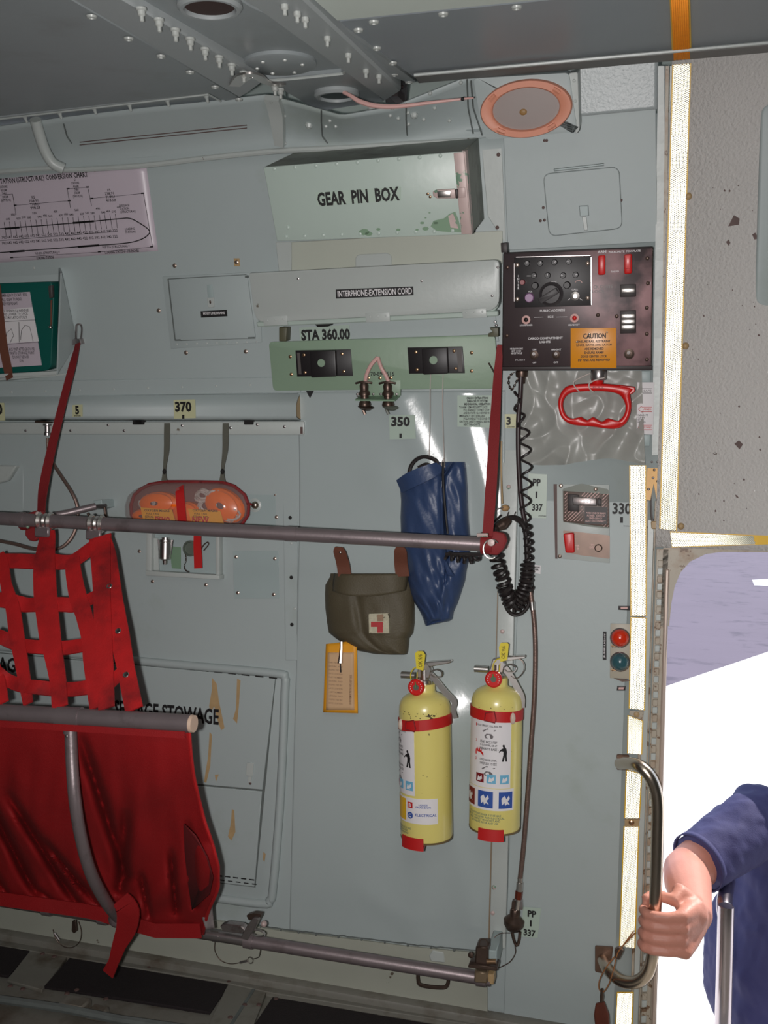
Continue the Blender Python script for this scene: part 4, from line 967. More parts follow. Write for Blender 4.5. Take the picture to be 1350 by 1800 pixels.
# ---- control panel box
qd = [(882, 443), (1148, 432), (1146, 650), (882, 651)]
f = frame_for(qd)
t = thing('control_panel', 'scuffed black wall control box with switches, knobs and an amber caution placard', 'control panel', f)
H = .055
obox(f, [(884, 444), (1148, 433), (1145, 645), (882, 649)], -.02, H-.003, panels, t, 'housing', .003)
fp = obox(f, [(885, 446), (1147, 436), (1144, 643), (884, 645)], H-.003, H, panelb, t, 'front_plate', .0015)
obox(f, [(880, 645), (1146, 643), (1146, 651), (881, 652)], H-.03, H, panels, t, 'bottom_lip', .001)
obox(f, [(880, 427), (891, 426), (892, 444), (881, 444)], .0, .04, panels, t, 'corner_bracket', .001)
sp = obox(f, [(904, 453), (1039, 450), (1040, 537), (905, 541)], H, H+.006, black, t, 'intercom_panel', .001)
mb = MB(); z = H+.0065
for P in ([(904, 463), (904, 530)], [(907, 452), (1038, 449)], [(1039, 452), (1039.5, 536)]):
    mb.tube([f.p3(a, b, z) for a, b in P], .0007, 4)
mb.build('edge_wear', alu, sp)
screws(f, [(909, 466), (1033, 463), (909, 526), (1033, 524)], .0045, sp, screwm, 'screw', H+.006, kind='each')
for a, b in [(927, 463), (950, 463), (975, 461), (1000, 460), (939, 484), (963, 484), (990, 484), (1012, 483)]:
    kn = MB(); c_ = f.p3(a, b, H+.006); kn.lathe([(.0058, 0), (.0058, .006), (.0048, .009), (0, .009)], c_, n=14)
    k_ = kn.build('small_knob', black, sp)
    r_ = random.uniform(0, 3.1); cx_ = c_+V((0, 0, .0092)); MB().tube([cx_, cx_+V((.004*math.cos(r_), .004*math.abs(math.sin(r_)) if False else .004*abs(math.sin(r_)), 0))], .0008, 4).build('pointer', white, k_)
c_ = f.p3(969, 517, H+.006)
kn = MB().lathe([(.0235, 0), (.0235, .004), (.019, .007), (.017, .012), (0, .013)], c_, n=28).build('rotary_knob', mat('charcoal_knob', (62, 58, 60), .5), sp)
kb = MB(); u_ = V((math.cos(.52), math.sin(.52))); w_ = V((-u_.y, u_.x)); cc = V((c_.x, c_.y))
kb.prism(rrect([cc+u_*.016+w_*.006, cc+u_*.016-w_*.006, cc-u_*.024-w_*.006, cc-u_*.024+w_*.006], .002), H+.018, H+.034); kb.build('grip_bar', MATS['charcoal_knob'], kn, bevel=.002, seg=2)
for a, b, m_, r_ in [(919, 496, mat('dull_red_knob', (140, 60, 66), .4), .0055), (941, 502, black, .007), (997, 501, black, .007), (931, 523, purple, .0095)]:
    MB().lathe([(r_, 0), (r_, .008), (r_*.8, .011), (0, .011)], f.p3(a, b, H+.006), n=16).build('round_knob', m_, sp)
c_ = f.p3(1011, 520.5, H+.006); MB().lathe([(.0085, 0), (.0085, .003), (.0045, .004), (.004, .001), (0, .001)], c_, n=18).build('jack_ring', steel, sp)
MB().tube([f.p3(1017+6*math.cos(x*.5), 497-4*math.sin(x*.5), H+.0068) for x in range(0, 7)], .0008, 4).build('dial_arc', pinkc, sp)
txt(f, 'I\nN\nT\nE\nR', 911, 496, 3.2, 25, white, sp, H+.0066, .02)
for s_, a, b, w, h in [('VOL', 932, 512.5, 7, 3), ('PVT', 974, 496, 10, 3), ('CALL', 1010.5, 509, 11, 3)]: txt(f, s_, a, b, w, h, white, sp, H+.0066, .02)
mb = MB()
for P in ([(998, 528), (1002, 525)], [(1019, 525), (1024, 528)], [(926, 485), (933, 485)], [(987, 484), (993, 484)]): MB().tube([f.p3(a, b, H+.0068) for a, b in P], .0007, 4).build('index_mark', white, sp)
for s_, a, b, w, h in [('ARM', 1058, 442.5, 15, 4.5), ('PARACHUTE  TOWPLATE', 1098, 442, 56, 3.4), ('PUBLIC ADDRESS', 971, 545.5, 44, 4), ('ICS', 968, 557, 10, 3.5), ('LOUDSPEAKER', 925, 571.5, 22, 3), ('HEADSET', 1009, 571, 20, 3), ('CARGO COMPARTMENT', 958.5, 594.5, 61, 4.2), ('LIGHTS', 958, 601, 19, 4.2), ('MICROPHONE\nEXT CORD\nRECEPTACLE', 908, 617, 22, 11), ('DIM', 939.5, 614.5, 6, 3), ('BRIGHT', 978, 614.5, 17, 3), ('OFF', 939.5, 637.5, 6, 3), ('OFF', 977, 637, 8, 3), ('PUSH', 914, 633, 17, 2), ('ON', 1140, 498, 7, 4), ('SALVO', 1081, 477, 14, 3)]:
    txt(f, s_, a, b, w, h, white, fp, H+.0004, .02)
for s_, a, b, w, h in [('CK CHUTE', 1060, 504, 34, 6), ('LOCK', 1052, 512, 22, 5)]: txt(f, s_, a, b, w, h, mat('faded_ink', (120, 112, 112), .5), fp, H+.0004, .02)
mb = MB()
for P in ([(939, 558), (955, 557.5)], [(978, 557.5), (997, 557)]): mb.tube([f.p3(a, b, H+.0004) for a, b in P], .0005, 4)
mb.build('printed_line', white, fp)
for a, b, w_, tp in ((1057.5, 466, 13, 0), (1104, 464, 14, 1)):
    g = obox(f, [(a-w_/2, b-17), (a+w_/2, b-18), (a+w_/2, b+17), (a-w_/2, b+18)], H, H+.012+.008*tp, redp, t, 'switch_guard', .003)
    if tp: obox(f, [(a-6, b-15), (a+5, b-16), (a+4, b+8), (a-5, b+9)], H+.02, H+.024, mat('light_red_plastic', (228, 90, 90), .3), g, 'guard_face', .002)
for a, b, n_ in ((1104, 511, 1), (1104, 566, 3)):
    hb = obox(f, [(a-14, b-6-n_*4.6), (a+14, b-7-n_*4.6), (a+14, b+6+n_*4.6), (a-14, b+7+n_*4.6)], H, H+.003, panels, t, 'switch_block', .001)
    for i in range(n_):
        y = b+(i-(n_-1)/2)*9.5
        obox(f, [(a-12, y-4), (a+12, y-4.5), (a+12, y+3.8), (a-12, y+4.2)], H+.003, H+.009, steel, hb, 'rocker', .0012)
for a, b, m_ in ((925, 562, mat('hole_dark', (30, 20, 20), .5)), (1010, 559, redp)):
    j = MB().lathe([(.0085, 0), (.0085, .003), (.0045, .004), (.0042, .001)], f.p3(a, b, H), n=16, caps=False).build('jack', pinkc, t)
    MB().dome(f.p3(a, b, H+.0005), .0042, .003, n=12).build('jack_core', m_, j)
for a, b, r_, m_ in [(939, 624, .009, bronze), (978, 624, .008, bronze), (1106, 622, .010, bronze)]:
    j = MB().lathe([(r_, 0), (r_, .003), (r_*.6, .004), (r_*.6, .009), (0, .010)], f.p3(a, b, H), n=16).build('toggle_base', m_, t)
    MB().tube([f.p3(a, b, H+.008), f.p3(a-1, b-2, H+.02)], [.0025, .0035], 8).build('toggle_lever', alu, j)
screws(f, [(1051, 554), (1084, 556), (1137, 541), (1137, 587), (1137, 632), (1138, 454), (1139, 498), (892, 470), (891, 590)], .004, t, bronze, 'screw', H)
pl = obox(f, [(1003, 577), (1083, 576.5), (1083.5, 647), (1003, 647)], H, H+.0015, amber, t, 'caution_placard', .0003)
txt(f, 'CAUTION', 1045, 590.5, 40, 9.5, ink, pl, H+.002, .04)
for i, s_ in enumerate(['ENSURE RAIL RESTRAINT', 'LINKS, GATES AND LATCH', 'ARE REMOVED', 'ENSURE RAMP', 'DOGS CENTER LOCK', 'PIP PINS ARE REMOVED']):
    txt(f, s_, 1044, 600+i*6.6, [58, 62, 34, 34, 46, 56][i], 4.3, ink, pl, H+.002, .03)
screws(f, [(1036, 587), (1014, 601), (1067, 584)], .0022, pl, steel, 'screw', H+.0015)

# connector and chain under the panel
f = F(917, 660); t = thing('cable_connector', 'dark round connector under the left end of the control panel', 'connector', f)
MB().lathe([(.0125, 0), (.013, .004), (.012, .012), (.008, .014), (.007, .026)], f.p3(917, 652, .03), (0, -1, 0), 16).build('body', bronze, t)
t = thing('keeper_chain', 'short hanging link chain left of the dark connector under the control panel', 'chain', f)
P = catmull([f.p3(903, 655, .03), f.p3(895, 662, .032), f.p3(894, 675, .034), f.p3(899, 685, .034), f.p3(905, 676, .034), f.p3(911, 664, .034)], 3)
for i in range(0, len(P)-1):
    c_ = (P[i]+P[i+1])/2; d_ = (P[i+1]-P[i]).normalized(); e_ = d_.cross(V((0, 0, 1))) if i % 2 else V((0, 0, 1))
    MB().tube([c_+d_*.0035*math.cos(a*1.047)+e_*.0018*math.sin(a*1.047) for a in range(6)], .0007, 4, closed=True).build('link', bronze, t)

# ---- red pull handle
f = F(1045, 710)
t = thing('pull_handle', 'bright red finger-grip pull handle hanging under the control panel', 'handle', f)
Z = .045
mb = MB()
outer_ = [(1008, 676), (1058, 674), (1110, 680), (1114, 686), (1108, 692), (1110, 716), (1102, 742), (1082, 754), (1040, 750), (1004, 746), (986, 732), (981, 706), (990, 684)]
O = catmull([V((a, b, 0)) for a, b in outer_], 5, True)
inner_ = [(1014, 689), (1060, 688), (1088, 694), (1099, 712), (1096, 730), (1084, 741), (1076, 738), (1068, 735), (1058, 741), (1050, 737), (1042, 733), (1033, 738), (1026, 735), (1018, 731), (1008, 736), (996, 730), (990, 712), (996, 696)]
I = catmull([V((a, b, 0)) for a, b in inner_], 5, True)
import bisect
def ringpoly(O, I, f, z0, z1, name, m, parent, bev):
    # resample both loops by angle around the centre and skin between them
    cx = sum(p.x for p in I)/len(I); cy = sum(p.y for p in I)/len(I)
    def samp(L, a):
        best = None
        for i in range(len(L)):
            p, q = L[i], L[(i+1) % len(L)]
            dx, dy = math.cos(a), math.sin(a); ex, ey = q.x-p.x, q.y-p.y; den = dx*ey-dy*ex
            if abs(den) < 1e-9: continue
            t_ = ((p.x-cx)*ey-(p.y-cy)*ex)/den; s_ = ((p.x-cx)*dy-(p.y-cy)*dx)/den
            if t_ > 0 and -1e-6 <= s_ <= 1+1e-6 and (best is None or t_ > best): best = t_
        return (cx+math.cos(a)*best, cy+math.sin(a)*best)
    n = 96; mb = MB(); A = []; 
    for k in range(n):
        a = 2*math.pi*k/n; o_ = samp(O, a); i_ = samp(I, a); zz = (z0+z1)/2
        oo, ii = f.l(*o_, zz), f.l(*i_, zz); md = (oo+ii)/2; hw = (oo-ii)/2
        for j in range(10):
            b = 2*math.pi*j/10; c = math.cos(b); s = math.sin(b); p = md+hw*(abs(c)**.7*(1 if c > 0 else -1)); mb.v.append(V((p.x, p.y, zz+(z1-z0)/2*(abs(s)**.7*(1 if s > 0 else -1)))))
    for k in range(n):
        for j in range(10): mb.f.append((k*10+j, k*10+(j+1) % 10, ((k+1) % n)*10+(j+1) % 10, ((k+1) % n)*10+j))
    return mb.build(name, m, parent, ang=60)
ringpoly(O, I, f, Z-.008, Z+.008, 'grip', redp, t, .003)
MB().prism(f.q([(1085, 676), (1116, 680), (1117, 688), (1108, 694), (1100, 690)], Z), Z-.006, Z+.006).build('grip_lug', redp, t, bevel=.002)
MB().lathe([(.010, 0), (.012, .004), (.012, .012)], f.p3(1050, 676, Z), (0, 1, 0), 14).build('stem', redp, t)
MB().lathe([(.0145, 0), (.0155, .002), (.0155, .018), (.0145, .020)], f.p3(1052, 668, Z), (0, 1, 0), 18).build('collar', alu, t)
MB().tube([f.p3(1038, 656, Z+.01), f.p3(1020, 664, Z+.012), f.p3(1008, 672, Z+.012), f.p3(1012, 682, Z+.01), f.p3(1018, 688, Z+.006)], .0012, 6, smooth=4).build('safety_wire', cord, t)
MB().tube([f.p3(1062, 664, Z+.016), f.p3(1050, 667, Z+.018), f.p3(1036, 674, Z+.014), f.p3(1037, 684, Z+.012), f.p3(1043, 689, Z+.006)], .0013, 6, smooth=4).build('safety_wire', cord, t)
txt(f, 'PULL', 1052, 681, 20, 4, mat('dark_red_ink', (140, 20, 24), .5), t, Z+.0085, .02)

# ---- polythene sheet behind the handle
f = F(1020, 735)
t = thing('polythene_sheet', 'crumpled grey translucent plastic sheet hanging behind the red pull handle', 'plastic sheet', f)
def pf(u, v):
    px = lerp(lerp(918, 1128, u), lerp(914, 1134, u), v); py = lerp(652, 812+6*math.sin(u*7), v)
    p = f.l(px, py, .02); n1 = noise.noise(V((u*2.6, v*1.6, 1.3))); n2 = 1-abs(noise.noise(V((u*4+v*1.5, v*2.2-u*1, 4)))*2.2); n3 = 1-abs(noise.noise(V((u*6-v*3, v*4+u*2, 9)))*2.4)
    z = .014+.016*n1+.012*n2*(.4+v)+.002*n3+.012*(v > .97)*0
    return V((p.x, p.y, z))
MB().grid(90, 70, pf).build('sheet', poly, t, ang=75)
# arrow placard with red arrows
f = F(1134, 714, .010)
t = thing('arrow_placard', 'tall white placard with red arrows right of the red pull handle', 'placard', f)
obox(f, [(1120, 672), (1150, 672), (1148, 764), (1119, 763)], 0, .002, white, t, 'label_plate', .0003)
for y, s_ in ((687, 'SAFE'), (719.5, 'ARMED'), (751.5, 'TOWED')):
    mb = MB(); mb.tube([f.p3(a, b, .0026) for a, b in [(1146, y-4), (1128, y-4), (1128, y-6), (1122, y), (1128, y+5), (1128, y+4), (1146, y+4)]], .0006, 4)
    m_ = redt if y > 700 else mat('grey_ink', (110, 104, 106), .6); mb.build('arrow', m_, t); txt(f, s_, 1138, y, 14, 3.4, m_, t, .0024, .02)
txt(f, 'PARACHUTE\nCLIP PIN\nHOOKS\nRELEASED', 1130, 736, 18, 16, ink, t, .0024, .015, align='LEFT')
obox(f, [(1124, 652), (1143, 652), (1143, 672), (1124, 672)], -.006, .0, mask, t, 'backing_strip', .001)
obox(f, [(1122, 764), (1143, 764), (1142, 784), (1122, 784)], -.006, .0, mask, t, 'backing_strip', .001)

# ---- upper right access door
f = F(1026, 350, .007)
t = thing('access_door', 'rounded square access door in the smooth sheet above the control panel', 'door', f)
q = rrect(f.q([(954.2, 305.2), (1088.8, 292.2), (1094.8, 401.8), (965.2, 415.8)]), .016, 5)
MB().prism(q, -.001, .0012).build('edge_gap', seam, t)
MB().prism(rrect(f.q([(955, 306), (1088, 293), (1094, 401), (966, 415)]), .015, 5), 0, .003).build('door_leaf', wallp, t, bevel=.001)
MB().prism(f.q([(974, 297), (1061, 287), (1061, 291), (974, 301)]), 0, .004).build('hinge', mask, t, bevel=.001)
MB().tube([f.p3(a, b, .004) for a, b in [(974, 297), (1062, 287), (1062, 291), (974, 301), (974, 297)]], .0006, 4).build('hinge_edge', seam, t)
lt = MB().prism(rrect(f.q([(1018, 362), (1034, 361), (1035, 379), (1020, 380)]), .002), .003, .006).build('latch', mask, t, bevel=.001)
MB().prism(f.q([(1023, 380), (1031, 380), (1034, 404), (1027, 405)]), .003, .0055).build('latch_tongue', wallw, lt, bevel=.001)
MB().tube([f.p3(a, b, .006) for a, b in [(1018, 362), (1034, 361), (1035, 379), (1020, 380), (1018, 362)]], .0004, 4).build('latch_edge', seam, lt)
screws(f, [(950, 388), (957, 387), (1092, 352), (955, 365), (957, 247), (961, 247)], .003, t, chipb, 'screw', .001)

# ---- round speaker on its square housing
f = F(925, 192, .04, -.62)
t = thing('loudspeaker', 'round frosted disc with pink gasket ring on a grey housing under the overhead', 'loudspeaker', f)
MB().prism(rrect(f.q([(832, 138), (1000, 128), (1014, 226), (1008, 232), (856, 246), (848, 232)], .05), .008), -.03, .05).build('housing', wallp, t, bevel=.004, seg=2)
MB().prism(rrect(f.q([(1000, 128), (1016, 126), (1019, 228), (1012, 236)], .04), .004), -.03, .044).build('flange', wallw, t, bevel=.002)
c_ = f.l(924, 192, .06); rx = 81*f.m(924, 192, .06); ry = (f.l(924, 141, .06)-f.l(924, 243, .06)).length/2
mb = MB(); prof = [(1.0, 0), (1.0, .010), (.97, .014), (.77, .014), (.73, .011), (.72, .002)]
n = 48
for r_, z in prof:
    for j in range(n):
        a = 2*math.pi*j/n; mb.v.append(V((c_.x+rx*r_*math.cos(a), c_.y+ry*r_*math.sin(a), .05+z)))
for i in range(len(prof)-1):
    for j in range(n): mb.f.append((i*n+j, i*n+(j+1) % n, (i+1)*n+(j+1) % n, (i+1)*n+j))
rg = mb.build('gasket_ring', pinkr, t, ang=50)
mb = MB(); mb.prism([V((c_.x+rx*.725*math.cos(a*math.pi/24), c_.y+ry*.725*math.sin(a*math.pi/24))) for a in range(48)], .045, .056); mb.build('lens', frost, t)
MB().ball((c_.x-.005, c_.y-.005, .056), .007, 12, sc=(1, .8, .3)).build('lens_stain', mat('amber_stain', (150, 116, 70), .5), t)
for a in (.55, 2.4, -1.0, 3.9):
    P = [V((c_.x+rx*.87*math.cos(a+k*.05), c_.y+ry*.87*math.sin(a+k*.05), .0645)) for k in range(6)]
    MB().tube(P, .004, 6).build('ring_clip', pinkr, rg)
screws(f, [(1009, 142), (1011, 178), (1011, 212)], .003, t, wallw, 'rivet', .044)
# pink sleeved cable under the gusset plate
f = WORLD; t = thing('sleeved_cable', 'thin pink sleeved cable draped from the overhead oval opening to the right', 'cable', at_y(620, 175, -.33))
MB().tube([V(p)-t.location for p in (at_y(604, 162, -.345), at_y(616, 168, -.35), at_y(632, 178, -.35), at_y(660, 186, -.35), at_y(700, 187, -.35), at_y(760, 180, -.35), at_y(812, 174, -.345), at_y(832, 172, -.335))], [.0035, .0035, .0045, .0045, .004, .003, .002, .0015], 8, smooth=5).build('sleeve', pinkc, t)
MB().ball(V(at_y(813, 174, -.348))-t.location, .0035, 8).build('cable_tie', ink, t)
# ================================================================== SEAT, BARS, STRAPS
YU = -.25      # upper bar distance from wall
def wp(px, py, Y): return at_y(px, py, Y)
# upper bar
A = wp(-120, 905, YU-.05); B = wp(856, 957, YU+.05)
t = thing('seat_back_tube', 'long dull grey tube crossing the wall at mid height between two red straps', 'tube', A)
ud = (B-A).normalized()
MB().tube([V((0, 0, 0)), B-A], .0142, 20).build('tube', tubem, t)
def on_bar(px):
    # point of the bar axis at picture column px
    lo_, hi_ = 0, 1
    for _ in range(30):
        m_ = (lo_+hi_)/2; P = A.lerp(B, m_); d = P-CAM; x = 675+FPX*d.dot(RT)/d.dot(FW)
        if x < px: lo_ = m_
        else: hi_ = m_
    return A.lerp(B, lo_)
mb = MB(); p = on_bar(40)-A; mb.tube([p-ud*.006, p+ud*.006], .0165, 20); mb.build('tube_sleeve', tubem, t)
MB().tube([on_bar(512)-A-ud*.012, on_bar(512)-A+ud*.012], .0152, 20).build('tube_sleeve', tubem, t)
# right end fitting (red) with ring pin
e = on_bar(850)
t = thing('tube_end_fitting', 'red painted end fitting with ring pin at the right end of the long grey tube', 'fitting', e)
mb = MB(); mb.tube([V((-.004, 0, 0)), V((.018, 0, 0))], .0195, 20); mb.build('collar', dred, t)
# cheek plates facing camera
pc = lambda px, py, Y=YU+.02: wp(px, py, Y)-e
mb = MB(); P = [pc(852, 936), (pc(868, 934)), pc(884, 938), pc(889, 950), pc(882, 966), pc(872, 977), pc(858, 976), pc(848, 966)]
P = [V((p.x, -.012, p.z)) for p in P]; n = len(P)
mb.add(P+[p+V((0, .022, 0)) for p in P], [tuple(range(n)), tuple(range(n, 2*n))[::-1]]+[(i, (i+1) % n, n+(i+1) % n, n+i) for i in range(n)])
mb.build('cheek_plate', dred, t, bevel=.004, seg=2)
MB().tube([pc(843, 940)+V((0, -.03, 0)), pc(862, 940)+V((0, -.03, 0))], .0038, 8).build('pin', boxworn, t)
rc = pc(867, 964)+V((0, -.026, 0)); mb = MB()
mb.tube([rc+V((.015*math.cos(a*.35), 0, .018*math.sin(a*.35))) for a in range(2, 16)], .0014, 6); mb.build('split_ring', steel, t)
MB().lathe([(.007, 0), (.0065, .005), (0, .006)], rc+V((0, 0, .012)), (0, -1, 0), 12).build('bolt_head', boxworn, t)
# red suspension straps
def worldstrap(name, lb, pts, w, m, cat='strap', grp=None, parts=None):
    o_ = pts[0]; t = thing(name, lb, cat, o_, grp)
    MB().ribbon([p-o_ for p in pts], w, .0025, (0, -1, 0)).build('webbing', m, t); return t
worldstrap('suspension_strap', 'dark red strap hanging down beside the control panel to the tube end fitting', [on_wall(879, 606, .045), wp(875, 660, -.10), wp(869, 760, -.14), wp(863, 860, -.18), wp(857, 943, YU+.035)], [.012, .017, .021, .022, .020], dred)
t = worldstrap('suspension_strap', 'dark red strap from the wall hook down to the left clamp of the grey tube', [on_wall(137, 604, .03), wp(128, 640, -.13), wp(110, 710, -.16), wp(88, 800, -.20), wp(76, 860, -.23), wp(72, 905, YU-.02)], [.013, .018, .019, .022, .024, .020], dred)
f = F(137, 585); t = thing('wall_hook', 'small bare metal wall hook holding the left red strap', 'hook', f)
mb = MB(); mb.tube([f.p3(133, 604, .012), f.p3(134, 580, .018), f.p3(135, 571, .016), f.p3(142, 571, .012), f.p3(144, 580, .008), f.p3(142, 600, .006)], .0024, 6, smooth=3); mb.build('bent_wire', alu, t)
MB().prism(rrect(f.q([(131, 596), (143, 595), (146, 605), (130, 606)], .01), .002), .002, .018).build('buckle', alu, t, bevel=.001)
# clamp cluster on the bar at left
p = on_bar(60)
t = thing('strap_clamp', 'dark red lever clamp gripping the grey tube at far left', 'clamp', p)
pr = lambda px, py, Y=YU-.03: wp(px, py, Y)-p
mb = MB(); mb.tube([pr(40, 917, YU)-V((.0, 0, 0)), pr(64, 918, YU)], .0185, 18); mb.build('collar', dred, t)
mb = MB(); P = [pr(44, 930), pr(60, 926), pr(66, 944), pr(60, 952), pr(50, 950), pr(43, 940)]; n = len(P)
mb.add(P+[q+V((0, .012, 0)) for q in P], [tuple(range(n)), tuple(range(n, 2*n))[::-1]]+[(i, (i+1) % n, n+(i+1) % n, n+i) for i in range(n)]); mb.build('lever', dred, t, bevel=.002)
mb = MB(); P = [pr(44, 903), pr(62, 898), pr(74, 899), pr(76, 914), pr(60, 920), pr(46, 912)]; n = len(P)
mb.add(P+[q+V((0, .014, 0)) for q in P], [tuple(range(n)), tuple(range(n, 2*n))[::-1]]+[(i, (i+1) % n, n+(i+1) % n, n+i) for i in range(n)]); mb.build('cheek_plate', dred, t, bevel=.002)
MB().ball(pr(68, 903)+V((0, -.004, 0)), .005, 10).build('bolt', boxworn, t)
MB().ball(pr(51, 926)+V((0, -.004, 0)), .004, 10).build('bolt', boxworn, t)
for i, (pxa, lb) in enumerate(((80, 'double chrome ring collar on the tube above the broad net strap'), (170, 'double chrome ring collar on the tube above the right corner of the net'))):
    p = on_bar(pxa); t = thing('ring_collar', lb, 'collar', p)
    for k in (-1, 0, 1):
        MB().tube([ud*(k*.0115-.0048), ud*(k*.0115), ud*(k*.0115+.0048)], [.0155, .0195, .0155] if k else [.0145, .0165, .0145], 20, smooth=3).build('ring', steel, t)
    mb = MB(); a = V((-.018, -.004, -.017)); mb.box(-.018, .018, -.014, -.006, -.034, -.012); mb.build('strap_loop', tubem, t, bevel=.003)
# lever rod standing off the wall behind the bar
f = F(140, 900); t = thing('lever_rod', 'short grey rod with end pin slanting up to the right behind the tube at left', 'rod', f)
MB().tube([f.p3(84, 908, .12), f.p3(118, 902, .10), f.p3(168, 890, .06)], [.008, .0085, .0085], 12).build('rod', tubem, t)
MB().tube([f.p3(160, 891, .06), f.p3(186, 889, .06)], .005, 8).build('pin', alu, t)
MB().tube([f.p3(184, 890, .06), f.p3(186, 910, .06)], .0035, 8).build('pin', bronze, t)
MB().tube([f.p3(154, 902, .07), f.p3(160, 912, .07)], .003, 8).build('pin', bronze, t)
mb = MB(); mb.prism(rrect(f.q([(166, 880), (180, 878), (182, 892), (168, 896)], .05), .002), .0, .055); mb.build('bracket', mask, t, bevel=.002)
# thin grey hose
f = F(110, 880); t = thing('oxygen_hose', 'thin grey looping hose hanging from the ledge fitting behind the red strap', 'hose', f)
MB().tube([f.p3(a, b, h) for a, b, h in [(84, 770, .03), (85, 790, .03), (92, 812, .04), (108, 838, .05), (126, 866, .06), (136, 892, .06), (134, 925, .06), (122, 950, .07), (100, 965, .08), (60, 965, .09), (20, 955, .09), (-60, 940, .09)]], .0042, 8, smooth=5).build('hose', hosem, t)
mb = MB(); mb.lathe([(.010, 0), (.010, .004), (.006, .006), (.006, .020), (.008, .022), (.008, .028)], f.p3(83, 745, .03), (0, -1, 0), 14); mb.build('end_fitting', alu, t)
MB().prism(f.q([(75, 741), (92, 741), (92, 744), (75, 744)], .02), 0, .05).build('bracket', bronze, t)

# ---- net back: red webbing
LT = wp(345, 1255, -.50)
TY = -.50
NT = A.lerp(B, .1)
# net plane through the bar and the seat tube
n0 = wp(80, 935, YU-.02); n1 = wp(240, 1245, TY+.01)
nv = (n1-n0); nx = V((1, 0, .0)); nn = nx.cross(nv).normalized()
if nn.y > 0: nn = -nn
f = F(o=n0, N=nn, X=V((1, 0, 0)))
def cr(x, y): return (x/4.738, 880+y/4.738)
t = thing('net_seat_back', 'bright red webbing net stretched between the grey wall tube and the thick seat tube', 'net', f)
def strap(pts, z=0.0, wav=0.0, name='net_strap'):
    P = []; W_ = []
    for i, (x, y, w) in enumerate(pts):
        a = cr(x, y); P.append(f.p3(a[0], a[1], z)+V((0, 0, wav*math.sin(i*2.1)))); W_.append(w*1.13/4.738*f.m(a[0], a[1]))
    k = len(P); 
    o = MB().ribbon(P, W_, .0035, (0, 0, 1), smooth=5).build(name, red, t); return o
strap([(395, 262, 100), (392, 330, 112), (372, 480, 140), (370, 600, 152), (380, 800, 155), (420, 1150, 142), (442, 1260, 125), (484, 1500, 108), (500, 1720, 108)], .004)
strap([(-10, 450, 70), (25, 520, 72), (52, 700, 72), (108, 900, 92), (140, 1130, 100), (165, 1260, 92), (205, 1500, 80), (235, 1690, 66)], .002)
strap([(-40, 1380, 66), (5, 1500, 62), (35, 1680, 60)], .002)
strap([(605, 480, 96), (612, 600, 104), (650, 800, 116), (700, 950, 110), (748, 1150, 108), (760, 1300, 112), (785, 1500, 112), (815, 1720, 112)], .003)
strap([(835, 300, 150), (838, 450, 138), (845, 600, 128), (850, 800, 118), (862, 1150, 122), (872, 1400, 122), (888, 1730, 112)], .006)
strap([(868, 300, 80), (900, 450, 108), (928, 650, 112), (955, 850, 118), (1000, 1130, 132), (1050, 1400, 118), (1118, 1740, 124)], .003)
strap([(-60, 505, 108), (120, 506, 110), (290, 505, 110), (400, 500, 110), (500, 518, 110), (600, 508, 108)], -.001, .002)
strap([(590, 512, 104), (660, 470, 108), (720, 425, 108), (790, 375, 110)], -.001)
strap([(-60, 825, 105), (60, 838, 106), (200, 862, 104), (300, 868, 104), (520, 870, 106), (620, 868, 100), (720, 835, 96), (800, 800, 90)], .0, .003)
strap([(-60, 1110, 90), (30, 1150, 90), (120, 1185, 90), (230, 1212, 92), (330, 1225, 96), (520, 1222, 104), (690, 1205, 102), (820, 1190, 96)], .0, .003)
strap([(-60, 1400, 84), (0, 1452, 84), (60, 1492, 84), (180, 1540, 92), (300, 1560, 96), (430, 1562, 100), (600, 1572, 102), (740, 1562, 106), (880, 1525, 100), (950, 1485, 100), (1020, 1440, 90)], .0, .004)
for x, y in ((912, 715), (985, 1088), (1050, 1452)):
    c_ = f.p3(*cr(x, y), .006 if x < 950 else .005)
    MB().lathe([(.0042, 0), (.0062, .0014), (.0052, .0026), (.003, .0022), (.0026, 0)], c_, n=16, caps=False).build('grommet', steel, t)
    MB().lathe([(.0028, .0002), (0, .0003)], c_, n=10).build('grommet_hole', dark, t)

# ---- seat tube, T fitting, curved leg, red fabric
SA = wp(-160, 1243, TY); SB = wp(336, 1272, TY)
t = thing('folding_seat_tube', 'thick grey seat tube with pale end plug and curved support leg at left', 'seat frame', SA)
sd_ = (SB-SA).normalized()
MB().tube([V((0, 0, 0)), SB-SA], .0158, 24).build('tube', tubem, t)
MB().tube([SB-SA-sd_*.001, SB-SA+sd_*.006], [.0158, .0148], 24).build('end_plug', mat('pale_end_plug', (206, 178, 158), .5), t)
def on_seat(px):
    lo_, hi_ = 0, 1
    for _ in range(30):
        m_ = (lo_+hi_)/2; P = SA.lerp(SB, m_); d = P-CAM; x = 675+FPX*d.dot(RT)/d.dot(FW)
        if x < px: lo_ = m_
        else: hi_ = m_
    return SA.lerp(SB, lo_)
p = on_seat(124)-SA
MB().tube([p-sd_*.025, p+sd_*.022], .0178, 24).build('tee_collar', tubem, t)
MB().tube([p+V((.0, -.0, 0)), p+V((0, 0, -.03))], .0125, 16).build('tee_stub', tubem, t)
leg = [wp(124, 1268, TY), wp(126, 1330, TY-.005), wp(131, 1400, TY-.01), wp(142, 1470, -.49), wp(160, 1535, -.45), wp(186, 1585, -.38), wp(207, 1612, -.31)]
MB().tube([q-SA for q in leg], .0112, 16, smooth=6).build('support_leg', tubem, t)
MB().dome(wp(117, 1294, TY-.012)-SA, .003, .002, ax=(0, -1, 0)).build('rivet', steel, t)
